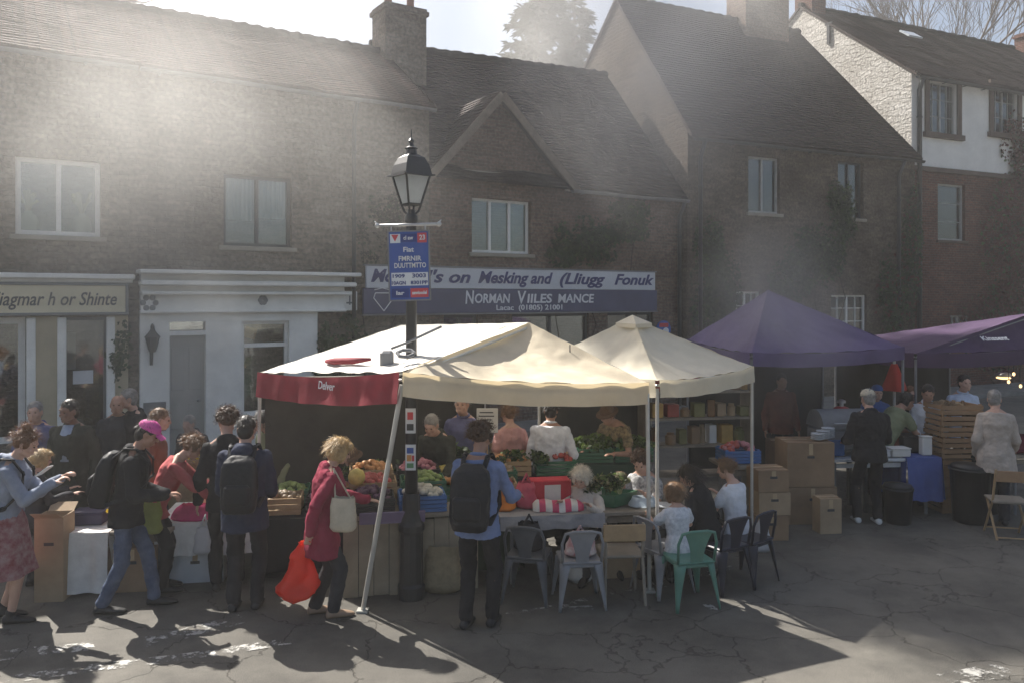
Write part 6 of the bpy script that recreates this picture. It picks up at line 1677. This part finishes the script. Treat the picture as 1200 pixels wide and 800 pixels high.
for k, (dx, r_) in enumerate(((.30, .055), (.37, .06), (.34, .05))):
    o = MB(); o.ell((0, 0, r_ * .7), (r_ * 1.25, r_, r_ * .72), jit=.03); o = o.build('bread_roll', mat('bread_crust', (.34, .18, .08), .7, .3, 8), None, smooth=True); o.location = T1.w(dx, .46 + .05 * k, .606 + (.07 if k == 2 else 0)); tag(o, ('left', 'right', 'top')[k] + ' one of three bread rolls on the white clothed table', 'bread', 'bread rolls on the low table')
cardbox('tall brown paper sack standing behind the woman with the bun', (atx(50, 7.55), 7.75, 0), .26, .24, .80, .1, CARD2, True, None)
cardbox('brown cardboard box under the low table', T1.w(.68, .22, 0), .46, .36, .42, T1.a)
cardbox('pale cardboard box pushed under the white cloth', T1.w(.24, .3, 0), .36, .34, .36, T1.a, CARD2)

# ---- left: stall of paper bags
T0 = Frame(*at(184, 8.05), 9)
table('low stall table holding paper bags, left of the backpacked man', T0, 2.3, .85, .62)
drape('tablecloth', 'dim white cloth hanging in front of the paper bag stall', Frame(*at(184, 8.045), 9), .95, .84, .62, .34, WHTCLOTH, 5)
drape('tablecloth', 'dark cloth hanging in front of the stall behind the backpacked man', Frame(T0.w(.98).x, T0.w(.98).y - .004, 9), 1.33, .84, .62, .55, BLACK, 6)
cardbox('white box on the ground under the paper bag stall', T0.w(.35, .25, 0), .55, .4, .30, T0.a, PWHT, False)
PAPER = mat('brown_paper', (.46, .34, .22), .85, .1, 4, .3, 20); PAPW = mat('white_paper_bag', (.66, .64, .60), .8, .06, 4, .3, 20)
bagmesh('paper_bag', 'pale paper bag standing upright on the paper bag stall', T0.w(.42, .40, .63), .22, .12, .24, PAPER, [], .012, 11, .95)
bagmesh('paper_bag', 'smaller white paper bag leaning behind the upright pale one', T0.w(.58, .55, .63), .18, .12, .30, PAPW, [], .012, 12, .95)
bagmesh('cloth_bag', 'bright pink cloth bundle at the front of the paper bag stall', T0.w(.32, .10, .62), .42, .22, .16, cloth('magenta_cloth', (.55, .07, .20)), [], .03, 13, .6)
bagmesh('cloth_bag', 'red cloth bag hanging over the stall left of the backpacked man', T0.w(.66, .15, .58), .26, .2, .36, cloth('red_cloth', (.40, .06, .05)), [[(-.06, 0, .33), (0, 0, .44), (.06, 0, .33)]], .02, 14, .7)
bagmesh('carrier_bag', 'white plastic bag hanging at the front of the paper bag stall', T0.w(.46, -.12, .34), .20, .10, .26, mat('white_plastic_film', (.66, .67, .70), .35, .06, 5, trans=.4), [[(-.04, 0, .24), (0, .06, .36), (.04, 0, .24)]], .02, 15, .6)
for k, (x, y) in enumerate(((1.15, .25), (1.65, .3), (1.2, .62), (1.75, .65))):
    p = T0.w(x, y, .63); put(CR[('wood', 'black', 'green', 'wood')[k]], p, T0.a, 'crate of ' + ('potatoes', 'plums', 'green apples', 'oranges')[k] + ' on the dark clothed stall behind the backpacked man', 'produce crates on the stalls')
    heap('fruit_heap', 'heap of ' + ('potatoes', 'plums', 'green apples', 'oranges')[k] + ' on the dark clothed stall', p + V((0, 0, .08)), .42, .30, .12, (('potato',), ('plum',), ('apple',), ('orange',))[k], .033, 40 + k, T0.a)
# raised display with the flower basket
T0b = Frame(*at(186, 9.2), 8)
table('raised back table carrying the flower basket beside the white shopfront', T0b, 1.5, .5, .86)
drape('tablecloth', 'brown cloth over the raised back table with the flower basket', Frame(*at(186, 9.195), 8), 1.48, .49, .86, .8, HESS, 8)
fb = thing('flower_basket', 'wide wicker basket of yellow and green flowers on the raised back table', 'basket', T0b.w(.52, .25, .875), T0b.a)
WICK = mat('wicker', (.30, .19, .10), .75, .35, 30, .8, 60)
q = MB(); q.lathe((0, 0, 0), [(.20, 0), (.27, .06), (.31, .14), (.29, .14), (.25, .06), (.18, .02)], 24); q.build('basket', WICK, fb, smooth=True)
rg = random.Random(8); q = MB(); YEL = mat('yellow_petal', (.75, .55, .04)); PALEF = mat('pale_green_petal', (.50, .54, .30), .5, trans=.35)
for k in range(620):
    x, y = rg.gauss(0, .13), rg.gauss(0, .12); q.cur = 0 if x < -.08 and rg.random() < .7 else (1 if rg.random() < .55 else 2); leaf(q, V((x, y, .13 + .12 * (1 - 9 * (x * x + y * y) * .8) * rg.random() ** .5)), V((rg.gauss(0, .7), rg.gauss(0, .7), 1)).normalized(), .032, rg)
q.build('flowers', [YEL, PALEF, LEAFL], fb)
cardbox('white tray box to the right of the flower basket', T0b.w(1.0, .22, .875), .4, .3, .1, T0b.a, PWHT, True, None)
put(CR['wood'], T0b.w(1.28, .25, .875), T0b.a, 'wooden crate of tomatoes at the right end of the raised back table', 'produce crates on the stalls'); heap('fruit_heap', 'heap of tomatoes on the raised back table', T0b.w(1.28, .25, .95), .42, .30, .12, ('tomato',), .033, 50, T0b.a)

# ---- middle: produce counter under the first tent
T3 = Frame(*at(402, 7.68), 11)
L3, D3, H3 = 1.30, 1.2, .78
ct = thing('market_counter', 'weathered plank counter behind the slanting tent pole', 'counter', T3.w(0), T3.a)
q = MB(); q.box((L3 / 2, D3 / 2, H3 - .02), (L3, D3, .04), bev=.005); q.build('counter_top', WOOD2, ct)
q = MB()
for k in range(9):
    q.box((L3 * (k + .5) / 9, .04, (H3 - .05) / 2), (L3 / 9 - .006, .02, H3 - .06 - .01 * (k % 3)))
q.build('front_panel', mat('weathered_beige_plank', (.27, .23, .17), .85, .2, 3, .3, 25), ct)
q = MB()
for k in range(6): q.box((.01, D3 * (k + .5) / 6 + .03, (H3 - .05) / 2), (.02, D3 / 6 - .012, H3 - .06))
q.build('side_panel', mat('weathered_beige_plank', (.27, .23, .17)), ct)
items = [('black', .26, .2, 'plum', 'plums'), ('blue', .76, .2, 'white', 'pale turnips'), ('wood', .30, .58, 'tomato', 'tomatoes'), ('green', .80, .58, 'apple', 'green apples'), ('wood', .28, .96, 'orange', 'oranges'), ('black', .78, .96, 'pink', 'radishes')]
for k, (cr_, x, y, v, nm) in enumerate(items):
    p = T3.w(x, y, H3 + .002 + .05 * (y > .5) + .05 * (y > .9)); put(CR[cr_], p, T3.a, 'crate of %s on the plank counter' % nm, 'produce crates on the stalls'); heap('fruit_heap', 'heap of %s on the plank counter' % nm, p + V((0, 0, .09)), .42, .30, .13, (v,), .034, 60 + k, T3.a)
ptr = thing('produce_tray', 'long purple plastic tray at the front edge of the plank counter', 'tray', T3.w(.46, .0, H3 - .06), T3.a)
q = MB(); q.box((0, -.08, .06), (.62, .02, .12), rot=Matrix.Rotation(.25, 3, 'X'), bev=.006); q.box((0, .02, .012), (.6, .2, .015)); q.build('tray_body', PPURP, ptr)
o = MB(); o.ell((0, 0, .085), (.085, .085, .085), nu=16, nv=12); o = o.build('melon', VM['lemon'], None, smooth=True); o.location = P(418, 573, 8.0) ; o.location.z = 1.01; tag(o, 'round yellow melon among the crates on the plank counter', 'melon')
for k in range(8):
    pass
greens('leafy_heap', 'leafy herbs at the back of the plank counter', T3.w(.5, 1.12, H3 + .1), .9, .3, .22, [LEAFM, LEAFD, LEAFL], 500, .06, 71, T3.a)
bagmesh('sack', 'hessian sack slumped on the ground right of the lamp post', (atx(520, 7.95), 7.95, 0), .42, .34, .46, HESS, [], .03, 53, .75)
# second counter to the right of the lamp post, mostly in shadow
T4 = Frame(*at(497, 8.25), 6)
table('stall table in shadow between the lamp post and the blue shirted man', T4, .95, 1.0, .74)
drape('tablecloth', 'dull green cloth on the stall table right of the lamp post', Frame(*at(497, 8.245), 6), .95, 1.0, .74, .7, cloth('dull_green_cloth', (.05, .07, .045), sc=4), 9)
for k, (cr_, x, y, v, nm) in enumerate((('green', .26, .2, 'orange', 'peaches'), ('wood', .74, .22, 'tomato', 'red peppers'), ('wood', .3, .62, 'lemon', 'lemons'), ('green', .78, .64, 'potato', 'brown onions'))):
    p = T4.w(x, y, .752 + .06 * (y > .5)); put(CR[cr_], p, T4.a, 'crate of %s on the dull green cloth' % nm, 'produce crates on the stalls'); heap('fruit_heap', 'heap of %s on the dull green cloth' % nm, p + V((0, 0, .09)), .42, .30, .12, (v,), .034, 80 + k, T4.a)
greens('leafy_heap', 'bunches of herbs before the bald stallholder', T4.w(.3, .9, .82), .5, .25, .4, [LEAFM, LEAFD], 420, .06, 72)

# ---- centre: long table with chairs
T5 = Frame(*at(588, 8.0), 9)
L5, D5, H5 = 2.1, .85, .70
table('long table crowded with groceries where people sit on metal chairs', T5, L5, D5, H5)
drape('tablecloth', 'grey cloth over the left half of the long table', Frame(*at(588, 7.995), 9), 1.02, D5, H5, .14, GREYCLOTH, 10)
rb_ = thing('gift_box', 'red box with a white label standing on the grey cloth', 'box', T5.w(.56, .42, H5 + .01), T5.a)
q = MB(); q.box((0, 0, .13), (.44, .2, .26), bev=.008); q.build('box_body', cloth('red_card', (.50, .05, .07), b=.05), rb_); q = MB(); q.box((.02, -.102, .13), (.17, .003, .17)); q.build('label_panel', PAPW, rb_)
bagmesh('cloth_bag', 'red pink bag slumped left of the red box', T5.w(.30, .30, H5 + .01), .24, .2, .26, cloth('rose_cloth', (.50, .09, .13)), [[(-.05, 0, .24), (0, 0, .34), (.05, 0, .24)]], .03, 21, .6)
bagmesh('cloth_bag', 'orange bag at the left end of the long table', T5.w(.07, .22, H5 + .01), .20, .16, .20, cloth('orange_cloth', (.62, .20, .04)), [], .025, 22, .7)
q = MB(); STR = cloth('red_and_white_stripes', (.62, .60, .58), b=.2); STRR = cloth('rose_stripes', (.55, .08, .16), b=.2)
def bund(u, v):
    a = v * math.pi; r_ = .10 * (1 + .2 * noise.noise(V((u * 6, v * 3, 0)))) * (.55 + .45 * math.sin(min(1, u * 8, (1 - u) * 8) * 1.57))
    return ((u - .5) * .52, -r_ * 1.1 * math.cos(a) + .02 * math.sin(u * 9), r_ * math.sin(a) * 1.0 + .004)
for k in range(8):
    q.cur = k % 2; q.grid(lambda u, v, k=k: bund((k + u) / 8, v), 4, 12)
o = q.build('cloth_bundle', [STR, STRR], None, smooth=True); o.location = T5.w(.60, .16, H5 + .008); o.rotation_euler = (0, 0, T5.a - .1); tag(o, 'rolled bundle of red and white striped cloth on the grey cloth', 'cloth bundle')
pt = thing('planter_tray', 'dark green tray of salad plants in the middle of the long table', 'tray', T5.w(1.18, .30, H5 + .01), T5.a)
q = MB(); q.loft([((0, 0, z), (1, 0, 0), (0, 1, 0), a, b_) for z, a, b_ in ((0, .26, .17), (.13, .31, .21), (.13, .29, .19), (.04, .25, .16))], 4); q.xf(Matrix.Rotation(R(0), 4, 'Z')); q.build('tray_body', PGREEN, pt)
greens('leafy_heap', 'salad plants growing in the dark green tray', T5.w(1.18, .30, H5 + .12), .5, .34, .2, [LEAFL, LEAFM, LEAFD, mat('cream_leaf', (.36, .32, .18), .6, trans=.3)], 620, .05, 73)
bagmesh('plastic_bag', 'pale blue plastic bag lying right of the salad tray', T5.w(1.50, .16, H5 + .008), .30, .2, .10, mat('pale_blue_film', (.45, .52, .58), .3, .08, 5, trans=.3), [], .02, 23, .7)
for k, (x, y, nm, m_) in enumerate(((1.66, .45, 'white mug', PWHT), (1.42, .55, 'blue mug', PBLUE), (1.86, .3, 'cream mug', CREAMP))):
    t = thing('mug', '%s on the right half of the long table' % nm, 'mug', T5.w(x, y, H5 + .002), k, 'mugs on the long table'); q = MB(); q.lathe((0, 0, 0), [(.035, 0), (.04, .09), (.036, .09), (.032, .01)], 14); q.build('cup', m_, t, smooth=True); q = MB(); q.tube([(.038, 0, .07), (.06, 0, .06), (.06, 0, .03), (.038, 0, .02)], .005, 6); q.build('handle', m_, t)
for k, (x, y) in enumerate(((1.72, .14), (1.34, .72))):
    t = thing('plate', ('nearer', 'farther')[k] + ' white plate on the right half of the long table', 'plate', T5.w(x, y, H5 + .002), 0, 'plates on the long table'); q = MB(); q.lathe((0, 0, 0), [(.06, 0), (.11, .012), (.12, .02), (.112, .02), (.06, .006)], 20); q.build('dish', PWHT, t, smooth=True)
bagmesh('carrier_bag', 'white bag with a red base on the ground under the long table', (atx(678, 8.2), 8.2, 0), .26, .2, .32, PAPW, [[(-.05, 0, .30), (0, 0, .40), (.05, 0, .30)]], .02, 24, .7)
cardbox('flat cardboard sheet box hanging low under the right half of the long table', T5.w(1.2, .3, 0), .5, .4, .34, T5.a, CARD2)
bagmesh('carrier_bag', 'white plastic bag on the ground beside the cardboard box stack', (atx(892, 9.2), 9.2, 0), .24, .2, .30, mat('white_plastic_film', (.66, .67, .70)), [[(-.05, 0, .27), (0, 0, .38), (.05, 0, .27)]], .025, 25, .55)

# ---- back row of produce under the cream tents
T6 = Frame(*at(572, 9.05), 6)
table('back stall table with salad and carrots behind the white haired woman', T6, 1.05, .8, .84)
drape('tablecloth', 'dark cloth under the carrots and salad of the back stall', Frame(*at(572, 9.045), 6), 1.05, .8, .84, .7, CHAR, 11)
for k, (cr_, x, y, v, nm) in enumerate((('wood', .26, .2, 'orange', 'carrots'), ('green', .78, .2, 'tomato', 'tomatoes'), ('wood', .30, .6, 'pink', 'rhubarb coloured radishes'), ('wood', .80, .6, 'potato', 'new potatoes'))):
    p = T6.w(x, y, .852 + .07 * (y > .5)); put(CR[cr_], p, T6.a, 'crate of %s on the dark cloth of the back stall' % nm, 'produce crates on the stalls')
    heap('fruit_heap', 'heap of %s on the dark cloth of the back stall' % nm, p + V((0, 0, .09)), .42, .30, .13, (v,), .034, 90 + k, T6.a)
greens('leafy_heap', 'salad leaves at the left front of the back stall', T6.w(.35, .1, .95), .6, .3, .2, [LEAFM, LEAFL, LEAFD], 380, .055, 74)
T7 = Frame(*at(676, 9.5), 4)
table('lettuce table before the stallholder in the brown hat', T7, .85, .7, .90)
drape('tablecloth', 'dark green cloth hanging from the lettuce table', Frame(*at(676, 9.495), 4), .85, .7, .90, .8, cloth('bottle_green_cloth', (.03, .06, .04), sc=4), 12)
put(CR['green'], T7.w(.22, .25, .91), T7.a, 'green crate of lettuces, left one on the lettuce table', 'produce crates on the stalls'); put(CR['green'], T7.w(.70, .25, .91), T7.a, 'green crate of lettuces, right one on the lettuce table', 'produce crates on the stalls')
greens('leafy_heap', 'lettuces heaped in the two green crates', T7.w(.45, .25, 1.0), .95, .36, .22, [LEAFL, LEAFM, LEAFL], 800, .07, 75)
# price notice on a stick
pn_ = thing('price_notice', 'white paper price notice standing between the blue shirt and the pink blouse', 'notice', (atx(571, 8.95), 8.95, .85))
q = MB(); q.box((0, 0, .66), (.235, .012, .27), bev=.003); q.build('paper', PAPW, pn_); q = MB(); q.tube([(0, .012, 0), (0, .012, .75)], .01, 6); q.build('stick', WOOD, pn_)
q = MB()
for k, w in enumerate((.15, .17, .12, .16, .10)): q.box((-.01, -.008, .75 - .04 * k), (w, .003, .012)); 
q.build('writing', DARKP, pn_)
# shelves with packets at the back between cream and purple tents
sr = thing('shelf_rack', 'wooden shelf rack of packets under the pale cream tent', 'shelf', (atx(815, 11.2), 11.2, 0), R(8))
q = MB()
for x in (-.75, .75): q = MB(); q.box((x, 0, .95), (.05, .35, 1.9)); q.build('upright', WOOD2, sr)
for z in (.45, .85, 1.22, 1.58): q = MB(); q.box((0, 0, z), (1.45, .35, .03)); q.build('shelf', WOOD2, sr)
rg = random.Random(5)
pm = [CARD, CARD2, mat('ochre_packet', (.45, .28, .08), .5), mat('dark_red_packet', (.30, .05, .04), .5), mat('olive_packet', (.16, .16, .06), .5), PWHT, mat('brown_jar', (.16, .08, .03), .25)]
nmz = ['brown', 'tan', 'ochre', 'dark red', 'olive', 'white', 'dark brown']
k = 0
for zi, z in enumerate((.865, 1.235, 1.595)):
    x = -.66
    while x < .66:
        w = rg.uniform(.10, .19); h = rg.uniform(.12, .27); mi = rg.randrange(7)
        q = MB()
        if rg.random() < .6: q.box((0, 0, h / 2), (w * .92, .16, h), bev=.008)
        else: q.lathe((0, 0, 0), [(w * .42, 0), (w * .45, h * .75), (w * .3, h * .85), (w * .32, h)], 12)
        o = q.build('packet', pm[mi]); o.location = sr.matrix_basis @ V((x + w / 2, rg.uniform(-.06, .02), z)); o.rotation_euler = (0, 0, R(8) + rg.gauss(0, .1))
        tag(o, '%s packet on the %s shelf of the wooden rack' % (nmz[mi], ('lower', 'middle', 'top')[zi]), 'packet', 'packets on the wooden rack'); x += w + rg.uniform(.005, .05); k += 1
# red produce on the box stack
bxp = V((atx(900, 9.75), 9.75, 0))
z = 0
for k, h in enumerate((.28, .26, .25)):
    cardbox(('bottom', 'middle', 'top')[k] + ' cardboard box of the stack beside the dark chairs', bxp + V((.02 * (k % 2), .01 * k, z)), .38, .34, h, .06 * k, (CARD, CARD2, CARD)[k]); z += h + .014
T8 = Frame(*at(850, 9.9), 6)
table('narrow table with red fruit left of the cardboard box stack', T8, .5, .6, .80)
q_ = T8.w(.27, .28, .812); put(CR['blue'], q_, T8.a, 'blue crate of red fruit left of the cardboard box stack', 'produce crates on the stalls'); heap('fruit_heap', 'heap of red fruit left of the cardboard box stack', q_ + V((0, 0, .09)), .44, .32, .14, ('tomato', 'pink'), .032, 99, T8.a)
# boxes under the purple tent
p = V((atx(944, 10.5), 10.5, 0)); cardbox('large cardboard box, lower one below the smoking grill', p, .62, .46, .46, .05); cardbox('large cardboard box, upper one below the smoking grill', p + V((-.02, 0, .475)), .60, .46, .55, .02, CARD)
cardbox('pale upright carton on the ground before the large cardboard boxes', (atx(969, 9.95), 9.95, 0), .27, .2, .42, .1, CARD2)
cardbox('dark brown carton left of the large cardboard boxes', (atx(920, 10.9), 10.9, 0), .4, .35, .95, .1, mat('dark_cardboard', (.15, .10, .07), .85, .15, 3))
# grill
gr_ = thing('smoking_grill', 'covered metal grill with a red gas bottle on top, smoking beside the beige cap', 'grill', (atx(982, 11.0), 11.0, 0), R(6))
q = MB(); q.box((0, 0, .98), (.66, .5, .28), bev=.03); q.build('firebox', LEAD, gr_)
q = MB(); q.grid(lambda u, v: ((u - .5) * .66, .25 * math.cos(math.pi * v), 1.125 + .24 * math.sin(math.pi * v)), 2, 10); 
for sx in (-.33, .33): q.poly([(sx, .25 * math.cos(math.pi * k / 10), 1.125 + .24 * math.sin(math.pi * k / 10)) for k in range(11)])
q.build('hood', LEAD, gr_, smooth=True)
for x in (-.28, .28):
    for y in (-.2, .2): q = MB(); q.box((x, y, .42), (.04, .04, .84)); q.build('leg', DARKP, gr_)
q = MB(); q.tube([(-.2, -.28, 1.2), (.2, -.28, 1.2)], .013, 6); q.build('handle', SILV, gr_)
gb_ = thing('gas_bottle', 'red gas bottle standing behind the smoking grill', 'gas bottle', (atx(986, 11.5), 11.5, .95)); q = MB(); q.lathe((0, 0, 0), [(.13, 0), (.15, .03), (.15, .26), (.10, .36), (.05, .38)], 18); q.build('cylinder', PRED, gb_, smooth=True); q = MB(); q.lathe((0, 0, .38), [(.03, 0), (.03, .05), (.06, .05), (.06, .08), (.02, .1)], 12); q.build('valve', SILV, gb_)
tb_ = thing('side_stand', 'dark stand carrying the red gas bottle behind the grill', 'stand', (atx(986, 11.5), 11.5, 0)); q = MB(); q.box((0, 0, .93), (.4, .4, .035)); q.build('stand_top', DARKP, tb_)
for x in (-.16, .16):
    for y in (-.16, .16): q = MB(); q.box((x, y, .456), (.035, .035, .91)); q.build('leg', DARKP, tb_)
# right hand table
T9 = Frame(*at(972, 10.55), 5)
table('long laden table behind the beige capped man', T9, 1.50, .75, .76, PWHT)
drape('tablecloth', 'blue sheet hanging down at the right front of the laden table', Frame(T9.w(1.06).x, T9.w(1.06).y - .006, 5), .44, .5, .765, .60, BLUECLOTH, 14, sides=True)
for k, (x, y, s_, m_, nm) in enumerate(((.16, .25, (.26, .2, .20), PBLUE, 'pale blue tub at the left end'), (.70, .12, (.3, .2, .08), PWHT, 'white tray in the middle'), (1.0, .12, (.26, .2, .10), PAPW, 'white box right of the middle'), (1.32, .4, (.3, .25, .22), PBLK, 'black tub at the right end'), (1.40, .14, (.14, .1, .24), PAPW, 'upright white carton at the right end'))):
    t = thing('food_tub', nm + ' of the laden table behind the beige cap', 'container', T9.w(x, y, .775), T9.a, 'tubs on the laden table'); q = MB(); q.box((0, 0, s_[2] / 2), s_, bev=.012); q.build('tub_body', m_, t); q = MB(); q.box((0, 0, s_[2] + .006), (s_[0] + .012, s_[1] + .012, .012), bev=.004); q.build('lid', m_, t)
for k in range(3):
    t = thing('plate_stack', ('left', 'middle', 'right')[k] + ' one of three stacks of white plates by the grill boxes', 'plates', (atx(958 + 9 * k, 10.42), 10.42 + .08 * k, 1.045), 0, 'stacks of white plates'); q = MB()
    for j in range(4 + k): q.lathe((0, 0, .022 * j), [(.05, 0), (.085, .012), (.085, .018), (.05, .008)], 14)
    q.build('dishes', PWHT, t, smooth=True)
o = bagmesh('cloth_bag', 'brown meat sack on the laden table before the white shirt', T9.w(1.1, .5, .77), .36, .28, .26, RUST, [], .03, 31, .7)
# tower of flat crates
p = V((atx(1117, 11.0), 11.0, 0))
for k in range(10):
    put(CR['flat'], p + V((rnd.uniform(-.012, .012), rnd.uniform(-.01, .01), .145 * k)), R(4) + rnd.uniform(-.04, .04), 'flat orange wood crate number %d counted up from the ground in the tall tower' % (k + 1), 'flat crates in the tower')
CR_top = greens('leafy_heap', 'odds and ends of dry husk lying in the topmost flat crate', p + V((0, 0, 1.37)), .5, .34, .1, [CARD2, CARD, WOOD], 160, .06, 76)
# dark bins
def bin_(px, Y, label, r_=.23, h=.75):
    t = thing('waste_bin', label, 'bin', (atx(px, Y), Y, 0), 0, 'dark bins'); q = MB(); q.lathe((0, 0, 0), [(r_ * .82, 0), (r_ * .85, .02), (r_, h), (r_ * 1.06, h), (r_ * 1.06, h + .03), (r_ * .95, h + .03), (r_ * .94, h - .05), (r_ * .78, .05)], 24); q.build('bin_body', PBLK, t, smooth=True); q = MB(); q.lathe((0, 0, h + .03), [(r_ * 1.02, 0), (r_ * .9, .04), (r_ * .2, .06)], 20); q.build('lid', PBLK, t, smooth=True)
bin_(1137, 10.4, 'round black bin left of the beige cardigan', .24, .66); bin_(1152, 10.9, 'black bin half hidden behind the beige cardigan', .24, .74)
bin_(1052, 10.35, 'dim grey bin under the laden table right of the beige cap', .18, .42)
# folding chair
fc = thing('folding_chair', 'wooden folding chair with an orange back at the right edge', 'chair', (atx(1180, 9.75), 9.75, 0), R(-14))
q = MB(); q.box((0, 0, .44), (.40, .36, .03), bev=.008); q.build('seat', WOOD2, fc)
q = MB(); q.box((0, -.225, .76), (.40, .02, .13), rot=Matrix.Rotation(-.12, 3, 'X'), bev=.006); q.build('backrest', WOOD3, fc)
for sx in (-1, 1):
    q = MB(); q.tube([(sx * .19, -.24, .84), (sx * .19, -.12, .45), (sx * .19, .20, 0)], .014, 6); q.build('leg', WOOD, fc)
    q = MB(); q.tube([(sx * .17, .17, .43), (sx * .17, -.22, 0)], .014, 6); q.build('leg', WOOD, fc)
q = MB(); q.tube([(-.17, -.20, .03), (.17, -.20, .03)], .010, 6); q.tube([(-.19, .16, .06), (.19, .16, .06)], .010, 6); q.build('stretcher', WOOD, fc)
T10 = Frame(*at(1186, 10.6), 8)
table('table cut off by the right edge beside the beige cardigan', T10, 1.2, .7, .80)
bagmesh('cloth_bag', 'maroon cloth heaped on the table at the right edge', T10.w(.25, .2, .81), .5, .36, .22, cloth('maroon_cloth', (.13, .02, .035)), [], .04, 33, .75)
finalize()
